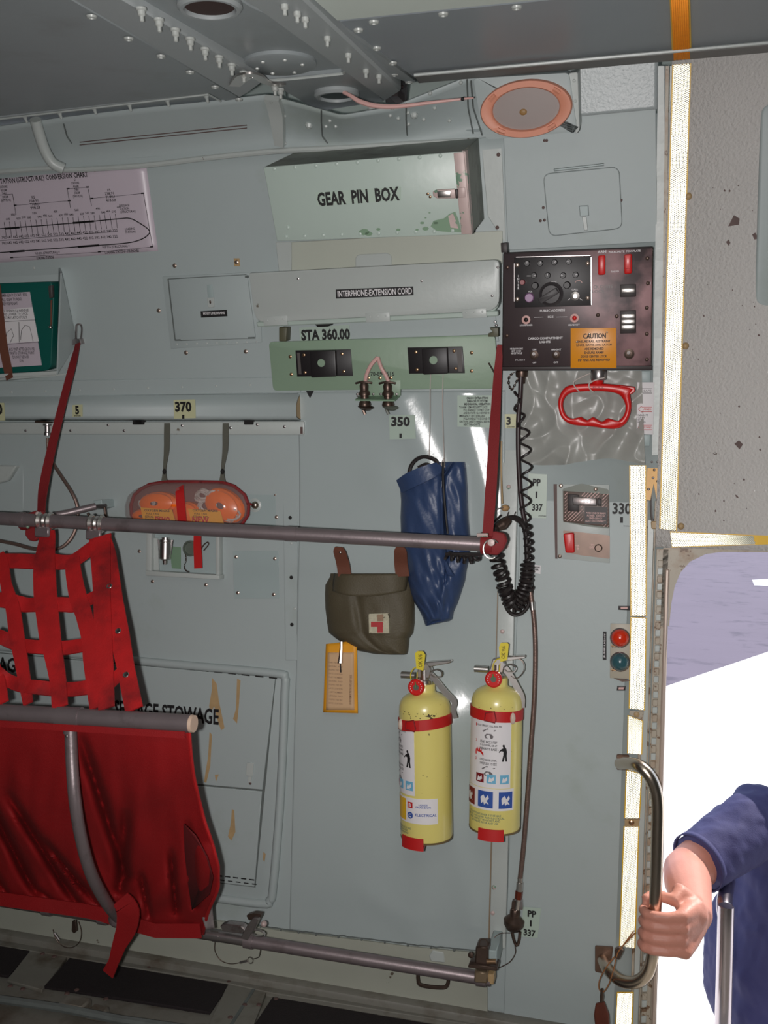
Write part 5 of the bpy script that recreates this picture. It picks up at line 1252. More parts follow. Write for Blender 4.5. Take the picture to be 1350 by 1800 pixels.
MB().ball(wp(206, 1614, -.30)-SA, .018, 12).build('leg_foot', tubem, t)
# fabric
CREASE = [(140, 1290, 222, 1540, 9, .05), (222, 1420, 212, 1560, 10, .045), (-40, 1370, 62, 1570, 8, .05), (10, 1390, 135, 1590, 8, .05), (70, 1470, 180, 1600, 6, .04), (-90, 1420, 10, 1570, 7, .04), (300, 1490, 310, 1600, 6, .04), (246, 1530, 262, 1610, 6, .03), (330, 1440, 345, 1590, 6, .03), (60, 1560, 110, 1600, 6, .03)]
TOPR = 333
def fab(u, v):
    yt = lerp(1256, 1286, u); 
    xr_ = [333, 336, 341, 350, 360, 374, 384, 384, 366, 357]; k = v*9; j = min(8, int(k)); xr = lerp(xr_[j], xr_[j+1], k-j)
    xl = -160; px = lerp(xl, xr, u)
    yb = lerp(1560, 1606, (px+160)/330) if px < 170 else lerp(1606, 1640, min(1, (px-170)/110))
    py = lerp(yt, yb, v)
    Y = lerp(TY+.004, -.215, v**1.35)
    # folds radiate from the leg foot
    fx = (px-205); ang_ = math.atan2(fx, max(30, 1640-py))
    fo = math.sin(ang_*9+1.5*noise.noise(V((px*.010, py*.005, 0))))*.35+.45*noise.noise(V((px*.014-py*.004, py*.006, 5)))
    gr = 0
    for (ax, ay, bx, by, wd, dp_) in CREASE:
        dd_, tt_ = pt_seg(px, py, (ax, ay), (bx, by)); gr += dp_*math.exp(-(dd_/wd)**2)*min(1, tt_*4+.05)
    amp = .034*min(1, v*1.8)*min(1, (1-v)*3.5+.15)
    d2 = noise.noise(V((px*.035, py*.012, 2)))*.010*min(1, v*3)
    edge_ = .05*max(0, u-.90)/.10*math.sin(math.pi*min(1, max(0, (v-.55)/.45)))
    crease = -.02*math.exp(-((px-218)/16.0)**2)*v
    Y -= fo*amp+d2+crease+edge_-gr*1.5*min(1, (1-v)*7)
    return wp(px, py, Y)-SA
seat = thing('seat_fabric', 'dark red folded fabric seat hanging in creases under the thick seat tube', 'seat', SA)
MB().grid(150, 80, fab).build('fabric', redf, seat, solid=.0025, ang=75)
MB().tube([fab(1, v/30)+V((.001, -.003, 0)) for v in range(31)], .0035, 6).build('edge_piping', red, seat)
MB().ribbon([fab(u/20, .0)+V((0, -.017, -.002)) for u in range(3, 21)], .012, .002, (0, -1, 0), smooth=0).build('top_hem', redf, seat)
MB().ribbon([fab(u/20, .97)+V((0, -.018, .0)) for u in range(0, 21)], .030, .003, (0, -1, 0), smooth=0).build('bottom_hem', redf, seat)
# folded back side pocket flap
fl3 = [wp(332, 1442, -.42), wp(352, 1462, -.43), wp(372, 1500, -.42), wp(382, 1535, -.38), wp(376, 1565, -.32), wp(346, 1592, -.27), wp(338, 1540, -.30), wp(333, 1490, -.36)]
c0 = sum(fl3, V((0, 0, 0)))/8
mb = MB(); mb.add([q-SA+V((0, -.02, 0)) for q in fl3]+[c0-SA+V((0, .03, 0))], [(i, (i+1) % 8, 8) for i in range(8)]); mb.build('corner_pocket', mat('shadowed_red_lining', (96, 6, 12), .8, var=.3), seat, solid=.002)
# vertical centre seam strap + tail
tp = [wp(212, 1580, -.36), wp(224, 1600, -.36), wp(222, 1630, -.35), wp(210, 1660, -.34), wp(200, 1690, -.33), wp(190, 1712, -.32)]
t = thing('strap_tail', 'loose dark red strap tail hanging below the seat over the black floor mat', 'strap', tp[0])
MB().ribbon([q-tp[0] for q in tp], [.040, .052, .044, .030, .022, .026], .003, (0, -1, 0)).build('webbing', redf, t)
f = F(o=wp(362, 1610, -.26), N=V((0, -1, 0)), X=V((1, 0, 0)))
t = thing('silver_tab', 'grey silvery fabric tab at the lower right corner of the seat', 'tab', f)
MB().grid(8, 8, lambda u, v: f.p3(lerp(lerp(348, 371, u), lerp(362, 377, u), v), lerp(lerp(1589, 1578, u), lerp(1634, 1632, u), v), .008*math.sin(u*3+v*2)-.01*v)).build('tab', silv, t, solid=.002)

# ---- lower bar
LA = wp(-150, 1560, -.19); LB = wp(862, 1722, -.10)
t = thing('lower_tube', 'lower grey tube running above the floor from the red seat to the right bracket', 'tube', LA)
ld_ = (LB-LA).normalized()
def on_low(px):
    lo_, hi_ = 0, 1
    for _ in range(30):
        m_ = (lo_+hi_)/2; P = LA.lerp(LB, m_); d = P-CAM; x = 675+FPX*d.dot(RT)/d.dot(FW)
        if x < px: lo_ = m_
        else: hi_ = m_
    return LA.lerp(LB, lo_)
MB().tube([V((0, 0, 0)), on_low(445)-LA], .0118, 18).build('tube', alu, t)
MB().tube([on_low(436)-LA, LB-LA], .0132, 18).build('tube', tubem, t)
for px_, r_ in ((438, .0155), (84, .0150), (182, .015), (846, .016)):
    p = on_low(px_)-LA; MB().tube([p-ld_*.010, p+ld_*.010], r_, 18).build('collar', tubem, t)
MB().tube([on_low(375)-LA, on_low(386)-LA], .0125, 16).build('worn_band', alu, t)
# right end bracket
e = on_low(850)
t = thing('end_bracket', 'weathered steel bracket with pins holding the right end of the lower tube', 'bracket', F(o=e, N=V((0, -1, 0)), X=V((1, 0, 0))))
f = F(o=e, N=V((0, -1, 0)), X=V((1, 0, 0)))
def sb(quad, h0, h1, m, name, bev=.0015, r=0):
    q = f.q(quad, h1); q = rrect(q, r) if r else q
    return MB().prism(q, h0, h1).build(name, m, t, bevel=bev)
sb([(836, 1664), (858, 1664), (858, 1702), (834, 1702)], -.02, .020, bronze, 'upright', .003)
sb([(856, 1670), (873, 1672), (873, 1706), (855, 1704)], -.10, .006, mask, 'side_plate', .002)
sb([(834, 1707), (857, 1710), (857, 1730), (833, 1728)], -.02, .021, mat('olive_worn_metal', (136, 118, 96), .4, metal=.5, var=.25), 'socket', .003)
sb([(824, 1694), (874, 1700), (874, 1708), (822, 1702)], -.01, .026, bronze, 'clamp_jaw', .002)
sb([(857, 1712), (868, 1714), (868, 1732), (857, 1730)], -.02, .012, stain, 'end_stop', .002)
MB().tube([f.p3(850, 1666, .015)+V((.009*math.cos(a*.5), .012*math.sin(a*.5)+.006, 0)) for a in range(13)], .0012, 5).build('pull_ring', bronze, t)
MB().tube([f.p3(856, 1690, .025), f.p3(872, 1690, .025)], .005, 10).build('pin', brass, t)
MB().lathe([(.006, 0), (.006, .004), (0, .006)], f.p3(828, 1678, .01), n=10).build('nut', bronze, t)
# wire lanyard loop right of it
f = F(890, 1670); t = thing('wire_lanyard', 'thin wire lanyard arcing from the right tube bracket up to the hose coupling', 'lanyard', f)
MB().tube([f.p3(a, b, h) for a, b, h in [(862, 1672, .06), (868, 1650, .05), (880, 1641, .04), (898, 1640, .03)]], .0009, 5, smooth=5).build('wire', bronze, t)
MB().tube([f.p3(a, b, h) for a, b, h in [(905, 1662, .03), (906, 1675, .03), (897, 1690, .04), (884, 1698, .05), (872, 1703, .06)]], .0010, 5, smooth=5).build('wire', bronze, t)
# mid latch on the lower bar
e = on_low(420); t = thing('seat_latch', 'worn metal toggle latch with ring on the lower tube near the seat corner', 'latch', F(o=e, N=V((0, -1, 0)), X=V((1, 0, 0))))
f = F(o=e, N=V((0, -1, 0)), X=V((1, 0, 0)))
q = lambda pts, h: f.q(pts, h)
MB().prism(rrect(q([(386, 1628), (396, 1624), (424, 1628), (432, 1636), (426, 1642), (392, 1638)], .02), .003), .0, .02).build('lever', alu, t, bevel=.003)
MB().prism(rrect(q([(434, 1628), (446, 1612), (456, 1614), (448, 1632), (436, 1652), (424, 1648)], .02), .003), .006, .024).build('hook_arm', alu, t, bevel=.003)
MB().prism(rrect(q([(434, 1608), (446, 1604), (460, 1606), (458, 1614), (448, 1618), (438, 1616)], .01), .002), .0, .014).build('pivot_block', bronze, t, bevel=.002)
MB().tube([f.p3(452, 1640, .012)+V((.018*math.cos(a*.5), .007*math.sin(a*.5), 0)) for a in range(13)], .0022, 6, closed=False).build('ring', steel, t)
MB().ball(f.p3(464, 1624, .01), .007, 10).build('knob', boxworn, t)
MB().tube([f.p3(371, 1636, .016), f.p3(384, 1638, .016)], .0025, 6).build('pin', steel, t)
# wire lanyards under the lower bar
for lb, off_, P in (('thin wire lanyard with crimped end under the seat latch', .03, [(378, 1654), (378, 1672), (388, 1688), (405, 1694), (422, 1692), (434, 1689)]), ('thin wire lanyard loop hanging left under the red seat', .05, [(93, 1634), (98, 1650), (112, 1664), (128, 1665), (140, 1655), (143, 1638), (138, 1620)])):
    f = F(*P[0]); t = thing('wire_lanyard', lb, 'lanyard', f)
    MB().tube([f.p3(a, b, off_) for a, b in P], .0010, 5, smooth=5).build('wire', bronze, t)
    if P[0][0] > 300:
        MB().tube([f.p3(422, 1692, off_), f.p3(434, 1689, off_)], .0028, 8).build('crimp', alu, t)
        MB().tube([f.p3(440, 1688, off_)+V((.007*math.cos(a*.55), .007*math.sin(a*.55), 0)) for a in range(12)], .0014, 5).build('ring', steel, t)
        MB().tube([f.p3(444, 1686, off_), f.p3(455, 1682, off_+.02), f.p3(458, 1668, .09)], .001, 5, smooth=3).build('wire', bronze, t)
    else:
        MB().tube([f.p3(96, 1640, off_), f.p3(105, 1653, off_)], .0028, 8).build('crimp', alu, t)
        MB().prism(rrect(f.q([(128, 1618), (134, 1617), (136, 1636), (131, 1640), (127, 1636)], off_), .002), off_-.004, off_+.004).build('toggle', bronze, t, bevel=.002)
# grab loop below the bar
f = F(762, 1725); t = thing('tie_down_loop', 'small bent steel U loop just below the lower tube near its right end', 'loop', f)
MB().tube([f.p3(735, 1704, .012), f.p3(735, 1722, .03), f.p3(741, 1732, .035), f.p3(775, 1736, .035), f.p3(786, 1732, .03), f.p3(789, 1716, .012)], .0042, 8, smooth=4).build('loop', bronze, t)
MB().prism(rrect(f.q([(754, 1680), (760, 1670), (780, 1674), (782, 1692), (758, 1690)], .01), .003), .0, .012).build('wall_cleat', wallw, t, bevel=.002)

# ================================================================== MASK KIT
f = F(338, 888)
t = thing('oxygen_mask_kit', 'clear capsule-shaped bag packed with orange masks hung by two olive straps', 'mask kit', f)
def stad(x0, y0, x1, y1, n=10, sk=0):
    cy = (y0+y1)/2; r = (y1-y0)/2; P = []
    for i in range(n+1): a = -math.pi/2+math.pi*i/n; P.append((x1-r+r*math.cos(a), cy+r*math.sin(a)+sk*(x1-r-x0)))
    for i in range(n+1): a = math.pi/2+math.pi*i/n; P.append((x0+r+r*math.cos(a), cy+r*math.sin(a)))
    return P
P = [(262, 852), (290, 847), (340, 847), (392, 848), (412, 855), (430, 870), (437, 888), (436, 905), (425, 922), (405, 930), (340, 930), (262, 928), (240, 920), (231, 905), (230, 888), (236, 870), (247, 860)]
def offs(P, cx, cy, k): return [(cx+(a-cx)*k, cy+(b-cy)*k) for a, b in P]
back_ = f.q(P, .03)
MB().prism([V(p) for p in back_], .02, .028).build('back_rim', mat('brown_pink_backing', (122, 84, 82), .35, coat=.3), t, bevel=.003, seg=2)
rings = [(1.0, .028), (.99, .050), (.95, .070), (.86, .084), (.70, .092), (.40, .095), (.05, .096)]
base = f.q(P, .03); c_ = sum(base, V((0, 0)))/len(base); mb = MB(); n = len(base)
for k, z in rings:
    for i, p in enumerate(base): mb.v.append(V((c_.x+(p.x-c_.x)*k, c_.y+(p.y-c_.y)*(k if k > .5 else k), z+.0025*noise.noise(V((p.x*40, p.y*40, k*9))))))
for j in range(len(rings)-1):
    for i in range(n): mb.f.append((j*n+i, j*n+(i+1) % n, (j+1)*n+(i+1) % n, (j+1)*n+i))
mb.build('clear_shell', shell, t, ang=80)
# orange masks inside
def maskobj(cx, cy, rx, ry, z, rot):
    mb = MB(); s_ = f.m(cx, cy); o_ = f.p3(cx, cy, z)
    for k, (r_, h) in enumerate([(1, 0), (1.05, .006), (.95, .012), (1.0, .017), (.85, .022), (.86, .027), (.6, .033), (.2, .035)]):
        for j in range(20):
            a = 2*math.pi*j/20; x = rx*s_*r_*math.cos(a); y = ry*s_*r_*math.sin(a); mb.v.append(o_+V((x*math.cos(rot)-y*math.sin(rot), x*math.sin(rot)+y*math.cos(rot), h)))
    for k in range(7):
        for j in range(20): mb.f.append((k*20+j, k*20+(j+1) % 20, (k+1)*20+(j+1) % 20, (k+1)*20+j))
    o = mb.build('folded_mask', orange, t, ang=50); return o
maskobj(284, 884, 32, 17, .040, .05); maskobj(398, 888, 34, 24, .036, -.5); maskobj(334, 902, 24, 18, .034, 0); maskobj(262, 906, 22, 12, .034, 0)
MB().tube([f.p3(a, b, .030) for a, b in P+[P[0]]], .0042, 8).build('red_rim', dred, t)
mb = MB(); random.seed(3)
for (x, y, r_) in [(256, 888, 14), (352, 872, 12), (372, 876, 13), (362, 892, 16), (402, 908, 14), (264, 908, 12)]:
    for k in range(3):
        o_ = f.p3(x+k*3, y-k*2, .05+k*.005); ph = random.uniform(0, 6)
        mb.tube([o_+V((r_*.0012*math.cos(a*.5+ph), r_*.0009*math.sin(a*.5+ph), .006*math.sin(a))) for a in range(13)], .0028, 6)
mb.build('coiled_tubing', mat('milky_tubing', (190, 178, 172), .3, coat=.3), t)['kind'] = 'stuff'
for qd, tx in (([(247, 892), (302, 896), (310, 922), (252, 917)], 0), ([(330, 894), (387, 898), (395, 926), (338, 922)], 1)):
    cd_ = obox(f, qd, .078, .0795, ycard, t, 'amber_card', 0)
    cx_ = sum(p[0] for p in qd)/4
    txt(f, 'OXYGEN MASKS', cx_-2, 897.5, 44, 3.8, ink, cd_, .0800, .02); txt(f, 'FULL TAG', cx_-10, 903, 22, 3, ink, cd_, .0800, .015); txt(f, 'SERIAL NO\nDATE', cx_-10, 911, 26, 8, ink, cd_, .0800, .015, align='LEFT')
    txt(f, 'NEW' if tx else 'DEMO', cx_+8 if not tx else cx_-10, 914, 30 if tx else 26, 11, redt, cd_, .0803, .04)
MB().ribbon([f.p3(a, b, h) for a, b, h in [(316, 856, .086), (316, 866, .096), (318, 890, .099), (320, 912, .099), (322, 930, .092)]], .021, .002, (0, 0, 1)).build('red_band', redt, t)
obox(f, [(327, 846), (349, 846), (349, 850), (327, 850)], .02, .05, dred, t, 'hinge_tab', .001)
MB().tube([f.p3(434, 886, .05), f.p3(440, 886, .045), f.p3(442, 887, .04)], .0028, 6).build('tie', dred, t)
for x, xt in ((289, 294), (391, 397)):
    o = MB().ribbon([f.p3(xt, 744, .020), f.p3(xt-.5, 765, .022), f.p3(xt-1, 790, .022), f.p3(x+1, 818, .025), f.p3(x, 832, .028)], [.015, .015, .014, .008, .007], .002, (0, 0, 1)); o = o.build('hanging_strap', oliv2, t)
    MB().ribbon([f.p3(x, 830, .030), f.p3(x, 838, .030), f.p3(x, 850, .03)], [.007, .010, .017], .004, (0, 0, 1)).build('strap_foot', oliv2, t)
    MB().ball(f.p3(x, 829, .031), .0055, 8, sc=(1, 1.3, .8)).build('strap_knot', dark, t)
# oxygen supply box below it
qd = [(259, 946), (384, 954), (384, 1013), (258, 1006)]
f = F(320, 980)
t = thing('oxygen_outlet_box', 'shallow grey metal recess box with plated outlet below the mask kit', 'outlet box', f)
obox(f, [(259, 935), (384, 940), (384, 1013), (258, 1006)], 0, .004, mask, t, 'back_plate', 0)
for qq, nm in (([(257, 930), (266, 931), (266, 1008), (256, 1010)], 'left_wall'), ([(379, 940), (385, 940), (385, 1018), (379, 1012)], 'right_wall'), ([(256, 1003), (385, 1011), (385, 1019), (256, 1012)], 'bottom_ledge')):
    obox(f, qq, 0, .03 if nm == 'bottom_ledge' else .022, wallw, t, nm, .002)
obox(f, [(262, 945), (277, 946), (279, 1003), (262, 1002)], .004, .010, wallw, t, 'inner_step', .001)
obox(f, [(298, 960), (318, 962), (318, 1000), (302, 999)], .0040, .0046, grpr, t, 'green_stain', 0)
c_ = f.p3(291, 945, .03)
s1 = f.m(291, 960)
MB().lathe([(.009, 0), (.009, .004), (.014, .005), (.014, .008), (.0145, .010), (.0135, .011), (.0135, 33*s1), (.009, 35*s1), (.006, 36*s1), (.005, 42*s1)], c_, (0, -1, 0), 18).build('plated_outlet', steel, t)
for dx in (-12, 12): MB().tube([f.p3(291+dx, 949, .02), f.p3(291+dx*.7, 975, .02)], .003, 6).build('guide_post', alu, t)
MB().lathe([(.019, 0), (.019, .006), (.015, .008), (.014, .003), (0, .003)], f.p3(336, 964, .005), n=22).build('round_port', mat('green_grey_port', (112, 122, 112), .4, metal=.3), t)
MB().tube([f.p3(a, b, .02) for a, b in [(352, 968), (358, 958), (365, 953), (366, 958), (358, 968)]], .0015, 5, smooth=3).build('pin_ring', bronze, t)
P = catmull([f.p3(a, b, .02) for a, b in [(326, 975), (327, 985), (324, 996), (327, 1003), (332, 1005)]], 3)
for i in range(0, len(P)-1):
    c_ = (P[i]+P[i+1])/2; d_ = (P[i+1]-P[i]).normalized(); e_ = d_.cross(V((0, 0, 1))) if i % 2 else V((0, 0, 1))
    MB().tube([c_+d_*.0030*math.cos(a*1.047)+e_*.0016*math.sin(a*1.047) for a in range(6)], .0006, 4, closed=True).build('chain_link', bronze, t)
f = F(348, 965)
t = thing('streamer_tag', 'short red fabric streamer hanging over the outlet box', 'streamer', f)
MB().ribbon([f.p3(347, 938, .05), f.p3(347, 960, .045), f.p3(348, 980, .042), f.p3(348.5, 999, .044)], [.018, .019, .020, .020], .002, (0, 0, 1)).build('webbing', redt, t)

# ================================================================== POUCH, TAG, BLUE BAG
def cushion(f, rows, dep, wr, name, m, parent, nx=28, z0=.01, zfn=None, ang=70):
    """closed soft body: rows (y, xl, xr) in picture coordinates, bulging dep(v) outwards"""
    mb = MB(); k = (len(rows)-1)*6; R = []
    for i in range(k+1):
        q = i/6; j = min(int(q), len(rows)-2); t_ = q-j; R.append([lerp(rows[j][c], rows[j+1][c], t_) for c in range(3)]+[i/k])
    def fn(u, v, side):
        i = min(k, int(round(v*k))); y, xl, xr, vv = R[i]; s = 2*u-1; px = lerp(xl, xr, u)
        sk = (rows[0][3] if len(rows[0]) > 3 else 0)
        b_ = max(0, 1-abs(s)**2.6)**.5*(math.sin(math.pi*min(1, max(0, (vv*.94+.03))))**.35)
        w_ = wr(u, vv)
        return (px, y, z0+dep*(b_*.8+.2*b_)+w_*b_) if side else (px, y, z0)
    for side in (1, 0):
        def g(u, v):
            px, y, z = fn(u, v, side); p = f.l(px, y, max(z, z0)); return V((p.x, p.y, z))
        mb.grid(nx, k, g)
    return mb.build(name, m, parent, ang=ang)
f = F(650, 1070)
t = thing('first_aid_pouch', 'olive canvas first aid pouch with red cross patch hanging under the grey tube', 'pouch', f)
def wr(u, v):
    return .010*math.exp(-((u-.30-.18*v)/.05)**2)*(-1)*math.sin(math.pi*min(1, v*1.1))+.007*noise.noise(V((u*5, v*5, 0)))-.008*math.exp(-((v-.16)/.035)**2)+.006*math.exp(-((v-.10)/.05)**2)
cushion(f, [(1008, 581, 712), (1014, 580, 720), (1028, 572, 724), (1045, 571, 728), (1070, 572, 729), (1095, 575, 729), (1112, 578, 727), (1122, 590, 720), (1134, 608, 719), (1144, 630, 718), (1150, 660, 716), (1151, 690, 710)], .045, wr, 'bag', olive, t, 40, .008)
q_ = [(580, 1012), (712, 1012), (716, 1040), (646, 1052), (576, 1046)]
MB().grid(24, 8, lambda u, v: (lambda p: V((p.x, p.y, .056+.004*math.sin(u*7)*v-.03*abs(2*u-1)**4+.003*v)))(f.l(lerp(582, 714, u)-4*v, 1009+v*(30+9*math.sin(math.pi*u)), .05))).build('flap', olive, t, solid=.002)
pq = f.q([(648, 1079), (683, 1078), (684, 1113), (649, 1113)], .062)
cp_ = MB().prism(pq, .052, .0625).build('cross_patch', mat('worn_white_patch', (186, 180, 156), .6, var=.3, vs=120, chips=((92, 84, 66), 90, .60)), t)
mb = MB(); mb.prism(f.q([(652, 1093), (673, 1093), (673, 1112), (663, 1112), (663, 1102), (652, 1102)], .063), .0625, .0631); mb.build('red_cross', mat('faded_red_print', (178, 48, 52), .6, var=.2, vs=100), cp_)
mb = MB(); mb.prism(f.q([(663, 1080), (674, 1080), (674, 1092), (663, 1092)], .063), .0625, .0630); mb.build('worn_cross_arm', mat('faded_brown_print', (150, 120, 96), .6, var=.3, vs=100), cp_)
for x0, x1 in ((600, 604), (707, 706)):
    MB().ribbon([f.p3(x0-4, 962, .085), f.p3(x0-3, 970, .078), f.p3(x1-1, 992, .055), f.p3(x1+2, 1013, .045)], [.018, .028, .030, .030], .002, (0, 0, 1)).build('hanger_strap', brown, t)
MB().ball(f.p3(598, 971, .082), .0032, 8).build('snap', steel, t)
f = F(598, 1190)
t = thing('inspection_tag', 'yellow-edged tan paper tag clipped under the olive pouch', 'tag', f)
MB().grid(8, 16, lambda u, v: f.p3(lerp(lerp(573, 627, u), lerp(568, 629, u), v), lerp(1132, 1252, v)-(6*(u) if v < .1 else 2*u)+(4 if v > .9 else 0)*u, .03+.006*math.sin(v*4+u))).build('card', ycard, t, solid=.001)
MB().grid(8, 16, lambda u, v: f.p3(lerp(lerp(576, 622, u), lerp(573, 623, u), v), lerp(1147, 1248, v), .0318+.006*math.sin((.12+v*.86)*4+u))).build('paper', tan, t, solid=.001)
for k in range(12): 
    y = 1165+k*6.5; z = .0335+.006*math.sin((y-1132)/120*4+.5)
    txt(f, ['PART NUMBER', 'SERIAL NO', 'INSPECTED BY', 'DATE  STATION'][k % 4], 590, y, 24, 2.6, mat('faint_print', (150, 120, 96), .6), t, z+.0012, .01)
txt(f, 'DO NOT REMOVE THIS TAG UNTIL NEXT CHECK', 616, 1212, 50, 4, mat('brown_print', (120, 84, 60), .6), t, .0385, .015, rot=math.pi/2)
MB().tube([f.p3(600, 1128, .04), f.p3(600, 1140, .042)], .004, 8).build('clip_cap', steel, t)
MB().tube([f.p3(600, 1140, .040), f.p3(599, 1152, .042), f.p3(598, 1165, .043)], [.0045, .0045, .006], 8).build('clip', steel, t)
MB().tube([f.p3(598, 1166, .043), f.p3(599, 1182, .041)], .0015, 6).build('cord_end', ink, t)
# blue bag
f = F(765, 950)
t = thing('blue_bag', 'long blue vinyl bag hanging on strings behind the grey tube', 'bag', f)
def wr2(u, v):
    return .012*math.exp(-((u-.60-.06*v)/.04)**2)*(1 if v < .5 else .3)-.016*math.exp(-((u-.64-.03*v)/.018)**2)*(v < .62)+.010*noise.noise(V((u*4+v*3, v*6, 2)))+.006*noise.noise(V((u*9-v*9, v*10, 7)))-.008*math.exp(-((v-.10)/.02)**2)*(u < .6)
cushion(f, [(812, 764, 818), (822, 742, 820), (838, 712, 821), (856, 703, 822), (880, 705, 823), (910, 704, 824), (945, 705, 827), (975, 712, 827), (1000, 715, 821), (1020, 716, 818), (1045, 722, 810), (1060, 729, 805), (1075, 738, 798), (1088, 744, 796), (1092, 745, 790), (1100, 748, 752)], .050, wr2, 'bag', blue, t, 60, .012)
# cuff, seam cord and fold
cf_ = [f.p3(703, 855, .04), f.p3(718, 846, .060), f.p3(737, 837, .068), f.p3(758, 828, .066), f.p3(776, 820, .05)]
MB().ribbon(cf_, [.030, .034, .034, .030, .02], .006, (0, 0, 1)).build('top_cuff', blue, t)
MB().tube([f.p3(779, 812, .062), f.p3(779, 850, .064), f.p3(783, 900, .060), f.p3(787, 938, .06)], .0026, 6, smooth=4).build('seam_cord', ink, t)
MB().tube([f.p3(780, 806, .05), f.p3(778, 816, .056), f.p3(781, 822, .056)], [.002, .005, .003], 8).build('tie_knot', cord, t)
MB().tube([f.p3(782, 985, .058), f.p3(790, 1006, .062), f.p3(800, 1014, .05)], [.003, .007, .004], 8, smooth=4).build('gathered_fold', blue, t)
MB().tube([f.p3(780, 1010, .06), f.p3(782, 1050, .052), f.p3(779, 1090, .03)], .0012, 5, smooth=4).build('lower_seam', mat('dark_blue_thread', (24, 36, 84), .6), t)
f = F(742, 815)
t = thing('cable_loop', 'black cable loop standing out of the top of the blue bag', 'cable', f)
MB().tube([f.p3(717, 842, .045), f.p3(722, 820, .045), f.p3(733, 807, .045), f.p3(748, 803, .045), f.p3(766, 810, .045), f.p3(772, 825, .045)], .0042, 8, smooth=5).build('cable', blk2, t)
MB().tube([f.p3(735, 822, .035), f.p3(748, 816, .035), f.p3(758, 819, .035)], .0035, 8, smooth=4).build('cable', blk2, t)
